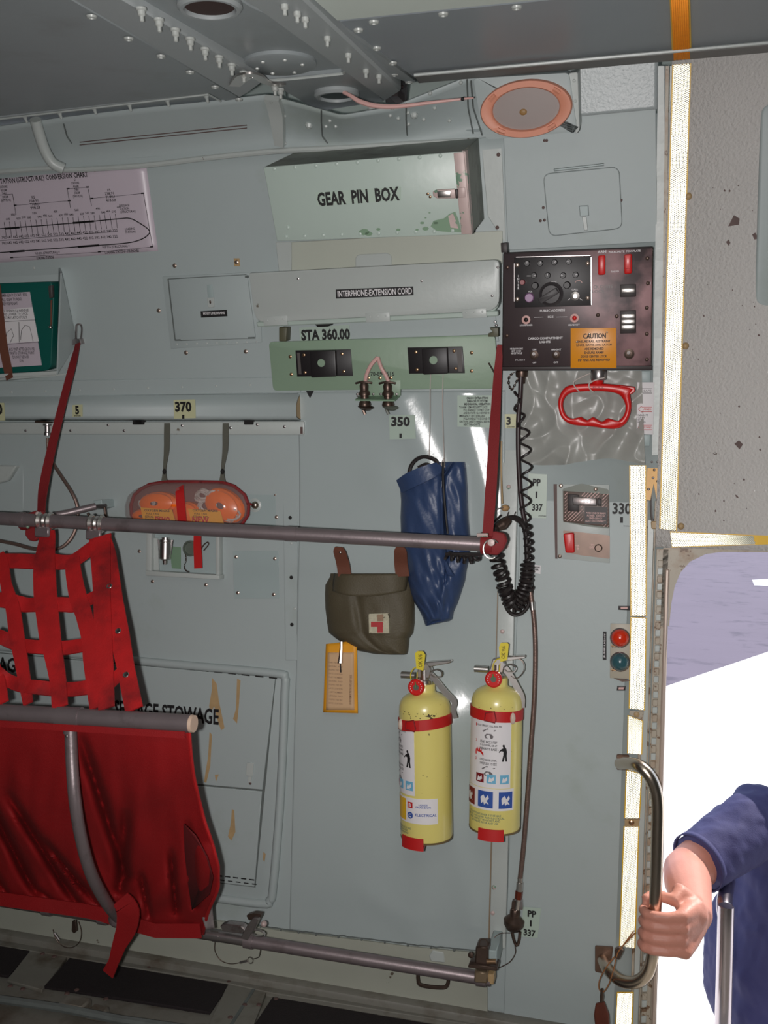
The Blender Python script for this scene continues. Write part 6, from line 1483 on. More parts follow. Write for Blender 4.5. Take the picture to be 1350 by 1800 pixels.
# ================================================================== EXTINGUISHERS
def extinguisher(px, py, tilt, lb, rotlab, side):
    f0 = F(px, py, .085); s = f0.m(px, py); R = 44.5*s
    X = V((math.cos(tilt), 0, math.sin(tilt))); f = F(o=f0.o, N=V((0, -1, 0)), X=X)
    t = thing('fire_extinguisher', lb, 'fire extinguisher', f, 'yellow fire extinguishers on the wall')
    H = 238*s
    prof = [(R*.80, 0), (R*.97, .003), (R, .010), (R, H-.024), (R*.985, H-.015), (R*.93, H-.006), (R*.82, H+.002), (R*.64, H+.008), (R*.45, H+.012), (R*.41, H+.015), (R*.41, H+.030), (0, H+.030)]
    MB().lathe(prof, (0, 0, 0), (0, 1, 0), 44).build('cylinder', yel, t, ang=50)
    MB().lathe([(R*.82, -.002), (R*.99, .001), (R*1.004, .005)], (0, 0, 0), (0, 1, 0), 44).build('base_ring', mat('worn_base_edge', (110, 92, 60), .5, var=.3, vs=80), t)
    def patch(a0, a1, y0, y1, m, name, e=.0006, parent=t):
        n_ = max(3, int(abs(a1-a0)/6)); a0, a1 = math.radians(a0), math.radians(a1); mb = MB()
        for i in range(n_+1):
            a = lerp(a0, a1, i/n_)
            for yy, rr in ((y0, R+e), (y1, R+e), (y1, R-.001), (y0, R-.001)): mb.v.append(V((rr*math.sin(a), yy*s, rr*math.cos(a))))
        for i in range(n_):
            for j in range(4): mb.f.append((i*4+j, i*4+(j+1) % 4, (i+1)*4+(j+1) % 4, (i+1)*4+j))
        mb.f += [(3, 2, 1, 0), (n_*4, n_*4+1, n_*4+2, n_*4+3)]
        return mb.build(name, m, parent)
    def wtxt(sx, a, y, w, h, m, parent, e=.0010, bold=.02, align='CENTER', name='lettering'):
        vs, fs = text_geo(sx, bold, align); a = math.radians(a); out = []
        for u, v in vs:
            al = a+u*w*s/R; out.append(((R+e)*math.sin(al), (y+v*h)*s, (R+e)*math.cos(al)))
        me = bpy.data.meshes.new(name); me.from_pydata(out, [], fs); me.materials.append(m); o = bpy.data.objects.new(name, me); C.objects.link(o); o.parent = parent; return o
    def wpoly(P, a, y, m, parent, e=.0010, name='pictogram', k=1.0):
        a = math.radians(a); out = [((R+e)*math.sin(a+x*k*s/R), (y+yy*k)*s, (R+e)*math.cos(a+x*k*s/R)) for x, yy in P]
        mb = MB(); n_ = len(out); mb.add(out+[V(o)*1.0-V((0, 0, .0004)) for o in out], [tuple(range(n_)), tuple(range(n_, 2*n_))[::-1]]); return mb.build(name, m, parent, fix=False)
    man = [(-2, 13), (0, 15), (2, 14), (2.5, 11), (5, 8), (6.5, 2), (6, -4), (7, -14), (4, -14), (3, -5), (1, -14), (-2.5, -14), (0, -3), (0, 3), (-4, 4), (-7, 1), (-8, 2.5), (-4, 7), (0, 9), (-1, 11)]
    r_ = rotlab
    lab = patch(r_-62, r_+48, 82, 197, white, 'instruction_label')
    wtxt('TO USE', r_-6, 199, 26, 5, ink, lab); 
    for yy, s1 in ((187, 'HOLD UPRIGHT, PULL RING PIN'), (160, 'START BACK 8 FEET'), (154, 'IF OUTDOORS, AIM AT'), (148, 'NEAREST BASE'), (129, 'DISCHARGE LEVER,'), (123, 'SWEEP SIDE TO SIDE')):
        wtxt(s1, r_-3, yy, 44 if yy > 180 else 30, 4, ink, lab)
    for yy, s1 in ((187, '1'), (160, '2'), (129, '3')): wtxt(s1, r_-34, yy, 2.5, 5, redt, lab)
    wpoly(man, r_+30, 142, ink, lab, name='standing_figure')
    if side: wpoly([(-9, -6), (-9, 1), (-7, 5), (-6, 0), (-4, 7), (-2, 1), (0, 8), (2, 1), (4, 6), (5, -1), (7, 0), (8, -6)], r_-24, 142, redp, lab, name='flame_drawing')
    wpoly([(-16, 0), (12, 7), (12, 8), (-16, 1)], r_+4, 140, ink, lab, name='hose_line')
    for a_, yy in ((-2, 176), (-2, 112)):
        wpoly([(-10, 0), (-4, 5), (10, 3), (12, 5), (-3, 7), (-12, 2)], r_+a_, yy, MATS['grey_ink'], lab); wpoly([(-6, -10), (6, -10), (8, -6), (4, -2), (-4, -2), (-8, -6)], r_+a_, yy, MATS['grey_ink'], lab)
    for k, (a_, m_) in enumerate(((-22, mat('pictogram_dark_red', (120, 20, 30), .5)), (5, lblue), (34, lblue))):
        pc_ = patch(r_+a_-10, r_+a_+10, 90, 105, m_, 'pictogram_square', .0011, lab); wpoly([(-5, -5), (-3, 4), (0, 1), (4, 5), (5, -1), (1, -3), (2, -5), (-1, -4)], r_+a_, 97, white, pc_, .0016)
    if side:
        lb2 = patch(-80, 52, 44, 81, white, 'class_label')
        for a_, w_, m_ in ((-58, 20, MATS['pictogram_dark_red']), (-14, 22, bluep), (32, 20, bluep)):
            pc_ = patch(a_-w_*.8, a_+w_*.8, 48, 76, m_, 'pictogram_square', .0011, lb2); wpoly([(-7, -8), (-8, 3), (-3, 8), (1, 2), (5, 8), (7, 2), (3, -2), (7, -8), (2, -6), (-1, -9), (-3, -4)], a_, 62, white, pc_, .0016)
        wtxt('THIS EXTINGUISHER IS SUITABLE\nFOR USE ON LIQUID AND ELECTRICAL\nFIRES. INSPECT MONTHLY AND\nRECHARGE AFTER ANY USE', -18, 29, 74, 17, mat('green_grey_print', (104, 122, 108), .5), t, .0008)
    else:
        lb2 = patch(-84, 38, 36, 78, white, 'class_label'); patch(-84, -36, 39, 75, mat('yellow_label_panel', (226, 178, 34), .45), 'yellow_panel', .0009, lb2)
        wpoly([(-5, -5), (-5, 5), (5, 5), (5, -5)], -24, 66, redt, lb2, .0012, 'class_square'); wtxt('B', -24, 66, 4.5, 6.5, white, lb2, .0018)
        wpoly([(5.6*math.cos(a*.45), 5.6*math.sin(a*.45)) for a in range(14)], -24, 49, bluep, lb2, .0012, 'class_disc'); wtxt('C', -24, 49, 5, 6, white, lb2, .0018)
        wtxt('LIQUIDS\nGREASE & GAS', 6, 66, 26, 7, bluep, lb2); wtxt('ELECTRICAL', 12, 51, 36, 4.5, bluep, lb2)
        wtxt('SUITABLE FOR LIQUID AND\nELECTRICAL FIRES\nINSPECT MONTHLY', -50, 22, 44, 12, MATS['green_grey_print'] if 'green_grey_print' in MATS else mat('green_grey_print', (104, 122, 108), .5), t, .0008)
    # paint scuffs
    random.seed(5+side)
    for k in range(30 if not side else 14):
        a_ = random.uniform(-60, 70); yy = random.choice([random.uniform(205, 222), random.uniform(205, 222), random.uniform(90, 190)]); q = random.uniform(.6, 3.2 if (not side and 12 < a_ < 40 and yy > 200) else 1.6)
        wpoly([(-q, 0), (-q*.3, q*.7), (q, q*.3), (q*.5, -q*.5)], a_, yy, mat('dark_scuff', (66, 54, 36), .6), t, .0004, 'scuff')
    if not side:
        for P in ([(-8, 2), (-3, 3), (-1, 6), (1, 3), (6, 5), (2, 1), (8, -3), (0, 0)], [(-12, 0), (-6, 2), (0, 1), (8, 2), (9, -2), (3, -1), (-4, -2)]): wpoly(P, 22, 214 if P[0][1] else 204, MATS['dark_scuff'], t, .0005, 'scuff')
    # clamp band
    y0 = 200 if not side else 204
    mb = MB(); n_ = 40; sl = 10*s if not side else -3*s
    for i in range(n_+1):
        a = 2*math.pi*i/n_
        for dy, rr in ((9*s, R+.0022), (-9*s, R+.0022), (-9*s, R-.0005), (9*s, R-.0005)): mb.v.append(V((rr*math.sin(a), y0*s+dy+sl*math.sin(a)/2, rr*math.cos(a))))
    for i in range(n_):
        for j in range(4): mb.f.append((i*4+j, i*4+(j+1) % 4, (i+1)*4+(j+1) % 4, (i+1)*4+j))
    band = mb.build('clamp_band', redt, t)
    a_ = -.35 if not side else -.1
    mb = MB(); loop = [(-9, -9), (8, -11), (10, -6), (7, 8), (-8, 4)]
    P = [V(((R+.003)*math.sin(a_+x*s/R), (y0+y+1)*s, (R+.003)*math.cos(a_+x*s/R))) for x, y in loop]; mb.tube(P, .0013, 6, closed=True); mb.build('wire_clip', dred, band)
    xx = -.85 if not side else .75
    MB().ball(((R+.003)*math.sin(xx), (y0-3)*s, (R+.002)*math.cos(xx)), .010, 12, sc=(.6, 1.2, .5)).build('buckle_cap', mat('pale_cap', (206, 186, 170), .5), band)
    # bottom cradle
    mb = MB(); n_ = 10
    c0 = -22 if not side else 0
    for i in range(n_+1):
        a = math.radians(lerp(c0-28, c0+28, i/n_))
        for yy, rr in ((12, R+.0025), (-8, R+.0035), (-8, R*.3), (-4, R*.3), (-4, R+.0005), (12, R+.0003)): mb.v.append(V((rr*math.sin(a), yy*s, rr*math.cos(a))))
    for i in range(n_):
        for j in range(6): mb.f.append((i*6+j, i*6+(j+1) % 6, (i+1)*6+(j+1) % 6, (i+1)*6+j))
    mb.f += [tuple(range(6))[::-1], tuple(n_*6+j for j in range(6))]
    mb.build('cradle_foot', redt, t)
    MB().box(-.012, .012, -.01, H*.95, -.085, -R+.002).build('wall_bracket', redt if not side else wallw, t, bevel=.002)
    # valve head
    if side: hx = 0
    else: hx = -5
    y_ = lambda k: H+k*s
    mb = MB(); mb.lathe([(R*.30, y_(16)), (R*.30, y_(30)), (R*.2, y_(32)), (R*.2, y_(48))], (hx*s*0, 0, 0), (0, 1, 0), 18); v_ = mb.build('valve_body', steel, t)
    MB().prism([V((x*s, y_(y))) for x, y in [(-14, 34), (-8, 58), (8, 60), (14, 50), (10, 34)]], -.009, .009).build('valve_block', boxworn if 0 else steel, t, bevel=.002)
    MB().prism([V((x*s, y_(y))) for x, y in [(-8, 57), (8, 62), (48, 66), (48, 62), (12, 54)]], -.008, .008).build('carry_handle', steel, t, bevel=.0015)
    if side: lev = [(4, 50), (16, 40), (34, 12), (44, -6), (45, -24)]
    else: lev = [(6, 46), (18, 34), (38, 10), (52, -4), (50, -18), (54, -32)]
    MB().ribbon([V((x*s, y_(y), .004)) for x, y in lev], [.010, .012, .013, .012, .010, .009], .004, (0, 0, 1), smooth=4).build('squeeze_lever', steel, t)
    MB().tube([V((-40*s, y_(38), .004)), V((-16*s, y_(38), .004))], [.0072, .0066], 14).build('nozzle', steel, t)
    MB().tube([V((-40.5*s, y_(38), .004)), V((-39*s, y_(38), .004))], .0045, 12).build('nozzle_bore', dark, t)
    gx = -3 if side else -9; gy = 26 if side else 22
    g = MB().lathe([(.0165, 0), (.0172, .002), (.0172, .010), (.0155, .012), (.0148, .010), (0, .010)], (gx*s, y_(gy), .022), (0, 0, 1), 26).build('pressure_gauge', redp, t)
    MB().lathe([(.006, 0), (.006, .001), (0, .001)], (gx*s, y_(gy), .0320), (0, 0, 1), 16).build('gauge_hub', mat('gauge_hub_grey', (96, 92, 84), .4), g)
    MB().tube([(gx*s, y_(gy), .0340), (gx*s-.001, y_(gy)+.011, .0345)], .0014, 5).build('gauge_needle', mat('green_needle', (70, 130, 60), .5), g)
    mb = MB()
    for k in range(12):
        a = -.6+k*.4
        if 1.1 < a < 2.1: continue
        mb.box(gx*s+.0118*math.cos(a)-.0007, gx*s+.0118*math.cos(a)+.0007, y_(gy)+.0118*math.sin(a)-.0007, y_(gy)+.0118*math.sin(a)+.0007, .032, .0326)
    mb.build('gauge_print', white, g)['kind'] = 'stuff'
    MB().tube([V((gx*s, y_(gy), .0)), V((gx*s, y_(gy), .024))], .006, 10).build('gauge_stem', brass, t)
    if side: MB().tube([V((x*s, y_(y), .006)) for x, y in [(28, 64), (44, 56), (46, 40), (34, 26), (24, 30)]], .0009, 5, smooth=5).build('retaining_wire', bronze, t)
    MB().tube([V((x*s, y_(y), .010)) for x, y in [(12, 44), (22, 50), (32, 46), (30, 38), (18, 38)]], .0016, 6, smooth=5, closed=True).build('ring_pin', steel, t)
    tg = thing('service_tag', ('yellow paper tag wired to the valve of the right fire extinguisher' if side else 'yellow paper tag wired to the valve of the left fire extinguisher'), 'tag', f)
    bx = 12 if side else -3; by = 86 if side else 80
    mb = MB(); P = [(bx-7, by-14), (bx+5, by-17), (bx+9, by+10), (bx+5, by+16), (bx-5, by+16), (bx-9, by+12)]
    if side: P = [(bx-5, by-17), (bx+7, by-13), (bx+9, by+14), (bx+6, by+17), (bx-5, by+16), (bx-8, by+8)]
    mb.prism([V((x*s, y_(y-14))) for x, y in P], .020, .0212); cdd = mb.build('card', ytag, tg)
    vs, fs_ = text_geo('OK 9/6', .02); me = bpy.data.meshes.new('lettering'); me.from_pydata([((bx+v*-7)*s, y_(by-14+u*22), .0216) for u, v in vs], [], fs_); me.materials.append(mat('brown_pen_ink', (110, 96, 20), .6)); o = bpy.data.objects.new('lettering', me); C.objects.link(o); o.parent = cdd
    MB().tube([V((x*s, y_(y-14), .018)) for x, y in [(bx-3, by-12), (bx-12, by-14), (bx-18, by-26), (bx-14, by-44), (bx-8, by-40), (bx-6, by-20)]], .0011, 5, smooth=5, closed=False).build('tie_wire', ytag, tg)
    return t
extinguisher(750, 1471, .040, 'left yellow fire extinguisher, turned so its instruction label faces the corner', -60, 0)
extinguisher(869, 1455, .006, 'right yellow fire extinguisher with full instruction label facing out and three square pictograms', -6, 1)

# ================================================================== CORDS AND HOSE
f = F(915, 800)
t = thing('straight_cable', 'thick dark straight cable hanging from the panel connector to the cord bundle', 'cable', f)
MB().tube([f.p3(a, b, .045) for a, b in [(916, 662), (914, 700), (911, 740), (911, 800), (914, 860), (919, 900), (925, 930), (926, 960), (926, 1010)]], .0050, 10, smooth=5).build('cable', mat('dark_red_black_rubber', (52, 38, 40), .4), t)
def coil(path, rad, turns, wr_, n=10):
    P = catmull(path, 12); L = [0]
    for i in range(1, len(P)): L.append(L[-1]+(P[i]-P[i-1]).length)
    out = []; N_ = int(turns*n); j = 0
    for i in range(N_+1):
        s_ = L[-1]*i/N_
        while j < len(L)-2 and L[j+1] < s_: j += 1
        q = (s_-L[j])/(L[j+1]-L[j]+1e-9); p = P[j].lerp(P[j+1], q); d = (P[j+1]-P[j]).normalized(); e1 = d.cross(V((0, 0, 1))).normalized(); e2 = d.cross(e1)
        a = 2*math.pi*i/n; r_ = rad(i/N_) if callable(rad) else rad
        out.append(p+e1*r_*math.cos(a)+e2*r_*math.sin(a))
    return MB().tube(out, wr_, 6)
t = thing('coiled_cord', 'black coiled intercom cord zigzagging down over the right hand panel edge', 'cord', f)
coil([f.p3(908, 688, .05), f.p3(911, 720, .05), f.p3(921, 760, .05), f.p3(926, 830, .05), f.p3(924, 880, .05), f.p3(923, 925, .05)], lambda u: .0045+.006*min(1, u*4), 8.0, .0026, 14).build('cord', blk2, t)
t = thing('cord_bundle', 'tangled black coiled cord bundle looped beside the red tube end fitting', 'cord', f)
coil([f.p3(872, 972, .10), f.p3(876, 995, .10), f.p3(883, 1015, .09), f.p3(890, 1040, .085), f.p3(898, 1060, .08)], .0125, 8, .0040, 16).build('cord', blk2, t)
coil([f.p3(884, 1030, .075), f.p3(894, 1052, .07), f.p3(906, 1055, .07), f.p3(918, 1042, .065), f.p3(926, 1018, .06), f.p3(927, 990, .055)], .0120, 15, .0038, 14).build('cord', blk2, t)
coil([f.p3(892, 1056, .06), f.p3(903, 1066, .055), f.p3(914, 1060, .055), f.p3(922, 1040, .05)], .0110, 9, .0036, 14).build('cord', blk2, t)
coil([f.p3(926, 920, .055), f.p3(930, 960, .055), f.p3(929, 1000, .055), f.p3(931, 1040, .055)], .0085, 9, .0034, 12).build('cord', blk2, t)
MB().tube([f.p3(a, b, h) for a, b, h in [(868, 940, .10), (872, 925, .09), (884, 915, .08), (900, 910, .07), (914, 916, .06), (924, 935, .055), (927, 980, .055)]], .0058, 10, smooth=6).build('cable', blk2, t)
MB().tube([f.p3(a, b, h) for a, b, h in [(874, 928, .10), (884, 922, .09), (894, 914, .08)]], [.007, .012, .008], 12, smooth=5).build('cable_gland', bronze, t)
MB().tube([f.p3(a, b, h) for a, b, h in [(886, 1040, .06), (890, 1068, .055), (904, 1081, .05), (922, 1074, .05), (933, 1052, .05), (933, 1025, .05), (926, 1000, .05)]], .0042, 8, smooth=6).build('cable', blk2, t)
MB().tube([f.p3(a, b, h) for a, b, h in [(928, 1058, .05), (934, 1046, .05), (936, 1030, .05), (931, 1012, .05)]], .0030, 8, smooth=6).build('cable', blk2, t)
f = F(820, 985)
t = thing('coiled_cord', 'short black coiled cord peeking out between blue bag and red fitting under the tube', 'cord', f)
coil([f.p3(784, 976, .16), f.p3(808, 982, .15), f.p3(826, 984, .14), f.p3(843, 977, .14)], .0070, 5.5, .0030, 14).build('cord', blk2, t)
MB().tube([f.p3(783, 974, .16), f.p3(812, 974, .16), f.p3(846, 975, .15)], .0032, 8, smooth=4).build('cable', blk2, t)
MB().tube([f.p3(836, 945, .10), f.p3(850, 936, .10), f.p3(862, 924, .10), f.p3(880, 906, .08)], .0024, 6, smooth=5).build('cable', blk2, t)
f = F(889, 895)
t = thing('string_knot', 'pale knotted string on a hook above the red tube end fitting', 'string', f)
MB().ball(f.p3(888, 893, .045), .009, 12, sc=(1, .8, .9)).build('knot', mat('amber_knot', (182, 144, 100), .5, var=.3, vs=90), t)
MB().tube([f.p3(881, 775, .02), f.p3(881, 830, .02), f.p3(883, 885, .035)], .0022, 6, smooth=3).build('string', stain, t)
for a in (894, 906): MB().tube([f.p3(a, 900, .04), f.p3(a-3, 912, .05), f.p3(a+3, 918, .05)], .0012, 5, smooth=3).build('wire', alu, t)
MB().tube([f.p3(866, 905, .09), f.p3(872, 896, .08), f.p3(886, 892, .05)], .0014, 5, smooth=3).build('wire', alu, t)
# braided hose
f = F(930, 1300)
t = thing('braided_hose', 'thin braided metal hose hanging from the cord bundle to a coupling near the floor', 'hose', f)
MB().tube([f.p3(a, b, .03) for a, b in [(928, 1000), (932, 1040), (936, 1066), (940, 1110), (941, 1160), (939, 1230), (934, 1300), (930, 1360), (925, 1430), (919, 1500), (914, 1545)]], .0052, 10, smooth=6).build('hose', hosem, t)
MB().tube([f.p3(935, 1058, .03), f.p3(936, 1072, .03)], .0062, 10).build('ferrule', steel, t)
s1 = f.m(913, 1580, .03)
for (x0, y0, x1, y1, r_, m_, nm) in ((914, 1543, 914, 1551, .0056, steel, 'ferrule'), (914, 1551, 913, 1566, .0072, steel, 'hex_nut'), (912.5, 1566, 911, 1580, .0078, mat('copper_red_nut', (130, 60, 44), .35, metal=.7), 'swivel_nut'), (911, 1580, 908, 1600, .0060, steel, 'stem')):
    MB().tube([f.p3(x0, y0, .03), f.p3(x1, y1, .03)], r_, 6 if 'nut' in nm else 12).build(nm, m_, t)
MB().prism(rrect(f.q([(900, 1584), (906, 1582), (905, 1598), (899, 1600)], .03), .001), .02, .034).build('lug', bronze, t, bevel=.001)
MB().prism(rrect(f.q([(912, 1582), (918, 1584), (919, 1598), (912, 1598)], .03), .001), .02, .034).build('lug', alu, t, bevel=.001)
a_, b_ = f.p3(906, 1598, .03), f.p3(901, 1640, .03); dd = (b_-a_).normalized()
MB().lathe([(.009, 0), (.011, .004), (.011, .014), (.016, .018), (.022, .024), (.021, .034), (.014, .044), (.007, .048), (0, .05)], a_, dd, 18).build('coupling_body', bronze, t)
MB().tube([f.p3(887, 1620, .03), f.p3(893, 1621, .03)], .005, 8).build('side_pin', bronze, t)
MB().tube([f.p3(900, 1638, .035), f.p3(903, 1652, .035), f.p3(908, 1662, .035), f.p3(912, 1654, .035), f.p3(914, 1638, .035)], .0032, 8, smooth=3).build('clip', bronze, t)
# small cable tie tick on the panel
# ================================================================== BREAKER PANEL
qd = [(974, 851), (1071, 852), (1072, 990), (977, 981)]
f = frame_for(qd, .006)
t = thing('breaker_panel', 'white framed opening with hatched metering switch plate above a red and brown knob block', 'panel', f)
obox(f, qd, 0, .004, wallw, t, 'frame', .0008)
mb = MB(); mb.prism(f.q([(973, 851), (979, 851), (980, 982), (976, 982)], .004), 0, .0046)
mb.build('worn_edge', chipb, t)
up_ = rrect(f.q([(989, 859), (1022, 850), (1070, 860), (1072, 929), (1030, 925), (990, 917)]), .004)
MB().prism(up_, .002, .0045).build('upper_opening', mat('grey_green_backplate', (112, 118, 108), .5), t)
hp_ = obox(f, [(990, 863), (1070, 869), (1071, 927), (990, 917)], .0045, .010, mat('brown_switch_plate', (92, 74, 66), .45, var=.2, vs=40), t, 'switch_plate', .001)
mb = MB()
def instr(px, py, polys):
    for (x0, y0, x1, y1) in polys:
        if x0 <= px <= x1 and y0 <= py <= y1: return True
    return False
zones = [(992, 866, 998, 916), (998, 896, 1026, 916), (1020, 884, 1026, 900), (1022, 866, 1056, 875), (1058, 868, 1070, 926)]
for k in range(-60, 120):
    for (x0, y0, x1, y1) in zones:
        # diagonal stripe x+y = c clipped to zone
        c_ = 1850+k*6.2; pts = []
        xa = max(x0, c_-y1); xb_ = min(x1, c_-y0)
        if xb_-xa > 1.2: mb.prism(f.q([(xa, c_-xa), (xa+1.6, c_-xa), (xb_+1.6 if xb_+1.6 <= x1+1 else xb_, c_-xb_), (xb_, c_-xb_)], .0106), .0100, .0106)
mb.build('hatching', pinkc, hp_)['kind'] = 'stuff'
obox(f, [(1028, 890), (1068, 892), (1067, 922), (1028, 920)], .0102, .0112, panels, hp_, 'text_plate', 0)
txt(f, 'PUSH CHECK MAIN\nPOWER  SWITCH\nEMERGENCY\nALSO DISCONNECT', 1047, 909, 36, 18, pinkc, hp_, .0116, .015)
sw = obox(f, [(1006, 873), (1049, 876), (1049, 890), (1007, 888)], .010, .026, alu, hp_, 'switch_bar', .002)
txt(f, 'T E S T', 1030, 881.5, 22, 5, white, sw, .0265, .03)
obox(f, [(998, 868), (1018, 870), (1018, 900), (998, 898)], .0102, .016, panels, hp_, 'switch_body', .001)
obox(f, [(1050, 876), (1057, 877), (1057, 890), (1050, 889)], .0102, .02, panels, hp_, 'switch_end', .001)
screws(f, [(986, 854), (1047, 860), (984, 978), (1010, 868)], .0045, t, screwm, 'screw', .004)
MB().prism(rrect(f.q([(990, 932), (1072, 941), (1072, 982), (1022, 976), (994, 970)]), .003), .002, .0045).build('lower_opening', mat('mottled_brown_metal', (110, 88, 76), .4, metal=.3, var=.35, vs=30), t)
rk = MB().prism(rrect(f.q([(990, 938), (1009, 936), (1010, 972), (994, 972)], .02), .004), .0045, .022).build('red_knob', redp, t, bevel=.003, seg=3)
MB().lathe([(.008, 0), (.008, .006), (.006, .008), (0, .008)], f.p3(1052, 963, .0045), n=16).build('port', bronze, t)
txt(f, 'TEMP\nCONTROL', 1041, 960, 10, 8, pinkc, t, .005, .03); txt(f, 'A\nB', 1016, 962, 5, 9, pinkc, t, .005, .03)

# ================================================================== SIGNAL LAMPS
f = F(1090, 1140, .007)
t = thing('lamp_plate', 'pale mounting plate carrying the red and the blue-green signal lamps', 'plate', f)
obox(f, [(1073, 1096), (1114, 1097), (1112, 1194), (1072, 1192)], 0, .003, mat('pale_lamp_plate', (178, 170, 154), .45), t, 'plate', .001)
for (x, y), m_, lb in (((1090, 1121), lensr, 'round orange-red signal lamp dome above the blue-green one'), ((1090, 1163), lensg, 'round blue-green signal lamp dome below the red one')):
    g = F(x, y, .0102); l_ = thing('signal_lamp', lb, 'lamp', g, 'signal lamps beside the door')
    MB().lathe([(.0205, 0), (.0205, .003), (.0185, .005), (.0175, .0045)], n=28, caps=False).build('bezel', alu, l_)
    MB().lathe([(.0182, .0), (.0182, .004), (.0165, .011), (.012, .0165), (.006, .019), (.0005, .0198)], n=28).build('lens_dome', m_, l_)
    MB().tube([(-.010+.003, -.019, .002), (-.017, -.017, .003), (-.014, -.02, .002)], .0015, 6).build('retaining_clip', brass, l_)
for (q_, lb) in (([(1087, 1065), (1107, 1065), (1107, 1073), (1087, 1072)], 'small rectangular slotted lamp plate above the red signal lamp'), ([(1085, 1206), (1100, 1206), (1099, 1214), (1084, 1214)], 'small rectangular slotted lamp plate below the blue-green signal lamp')):
    g = frame_for(q_, .007); l_ = thing('slot_plate', lb, 'plate', g)
    obox(g, q_, 0, .002, panels, l_, 'plate', .0004)
    cx_ = sum(p[0] for p in q_)/4; cy_ = sum(p[1] for p in q_)/4
    obox(g, [(cx_+(a-cx_)*.6, cy_+(b-cy_)*.45) for a, b in q_], .002, .0028, pinkc, l_, 'insert', 0)
f = F(1090, 1196, .008); t = thing('wedge_mark', 'thin dark tapered metal sliver under the lamp plate', 'bracket', f)
MB().prism(f.q([(1079, 1192), (1100, 1194), (1110, 1196), (1094, 1198)]), 0, .003).build('sliver', bronze, t)

# ================================================================== REFLECTIVE TAPE (real corner-cube prisms)
def tape(name, lb, corners, off, e=.0036, surf=None, m=None):
    """corners TL,TR,BR,BL; prismatic retro-reflective sheeting modelled as rows of sunk cube corners"""
    surf = surf or (lambda a, b: on_wall(a, b, off)); m = m or tapem
    o = surf(*corners[0]); t = thing(name, lb, 'reflective tape', o, 'yellow reflective tape strips round the door')
    P = [surf(*c_)-o for c_ in corners]
    if (P[1]-P[0]).length > (P[3]-P[0]).length: corners = [corners[0], corners[3], corners[2], corners[1]]
    def S(u, v, dn=0):
        a = (lerp(lerp(corners[0][0], corners[1][0], u), lerp(corners[3][0], corners[2][0], u), v), lerp(lerp(corners[0][1], corners[1][1], u), lerp(corners[3][1], corners[2][1], u), v)); return surf(*a)-o
    W_ = (S(1, 0)-S(0, 0)).length; L = (S(.5, 1)-S(.5, 0)).length
    N_ = (S(1, 0)-S(0, 0)).cross(S(0, 1)-S(0, 0)).normalized()
    if N_.dot(CAM-o) < 0: N_ = -N_
    nr = max(2, round(W_/(e*.866))); n = max(2, round(L/e))
    base = MB(); k = max(2, n//12)
    bd = .0022/W_  # border widens the backing into a painted bloom fringe
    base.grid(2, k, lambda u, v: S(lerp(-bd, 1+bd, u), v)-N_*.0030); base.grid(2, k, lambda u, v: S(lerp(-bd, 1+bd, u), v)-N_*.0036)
    base.build('bloom_edge_backing', tapeb, t)
    mb = MB()
    def vtx(j, i): return S(j/nr, max(0, min(1, (i+(.5 if j % 2 else 0))/n)))
    for j in range(nr):
        for i in range(-1, n+1):
            if j % 2 == 0: tris = ((vtx(j, i), vtx(j, i+1), vtx(j+1, i)), (vtx(j, i+1), vtx(j+1, i+1), vtx(j+1, i)))
            else: tris = ((vtx(j, i), vtx(j, i+1), vtx(j+1, i+1)), (vtx(j, i), vtx(j+1, i+1), vtx(j+1, i)))
            for a, b, c_ in tris:
                la, lb_, lc = (b-c_).length_squared, (a-c_).length_squared, (a-b).length_squared
                wa, wb, wc = (lb_+lc-la), (la+lc-lb_), (la+lb_-lc)
                if min(wa, wb, wc) < 1e-6: continue
                ta, tb, tc_ = wb*wc, wa*wc, wa*wb; k_ = ta+tb+tc_
                h0 = (a*ta+b*tb+c_*tc_)/k_
                dp = math.sqrt(max(1e-12, -((a-h0).dot(b-h0)))); ap = h0-N_*dp
                q = len(mb.v); mb.v += [a.copy(), b.copy(), c_.copy(), ap]; mb.f += [(q, q+1, q+3), (q+1, q+2, q+3), (q+2, q, q+3)]
    me = bpy.data.meshes.new('prismatic_face'); me.from_pydata(mb.v, [], mb.f); me.materials.append(m)
    o_ = bpy.data.objects.new('prismatic_face', me); C.objects.link(o_); o_.parent = t; o_['kind'] = 'stuff'
    return t
TP = 'reflective_tape'
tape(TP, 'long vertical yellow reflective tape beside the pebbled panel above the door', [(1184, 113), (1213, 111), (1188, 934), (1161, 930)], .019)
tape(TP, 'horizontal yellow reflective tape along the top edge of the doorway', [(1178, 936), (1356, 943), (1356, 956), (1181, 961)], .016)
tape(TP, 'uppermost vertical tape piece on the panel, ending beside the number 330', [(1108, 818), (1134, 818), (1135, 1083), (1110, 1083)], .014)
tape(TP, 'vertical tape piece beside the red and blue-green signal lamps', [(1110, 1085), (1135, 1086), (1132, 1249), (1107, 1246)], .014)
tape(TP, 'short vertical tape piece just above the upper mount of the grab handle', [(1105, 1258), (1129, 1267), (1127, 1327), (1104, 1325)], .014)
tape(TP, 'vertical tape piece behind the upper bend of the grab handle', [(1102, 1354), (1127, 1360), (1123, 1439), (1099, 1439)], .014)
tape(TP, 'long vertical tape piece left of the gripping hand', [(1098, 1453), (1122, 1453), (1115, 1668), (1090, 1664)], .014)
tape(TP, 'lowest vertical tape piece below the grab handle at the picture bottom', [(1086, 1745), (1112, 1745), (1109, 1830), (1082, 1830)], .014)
tapeo = mat('weak_return_tape_prisms', (238, 150, 40), .5, metal=.6, var=.1, vs=80)  # orange puts the weak light return at this oblique angle into the colour
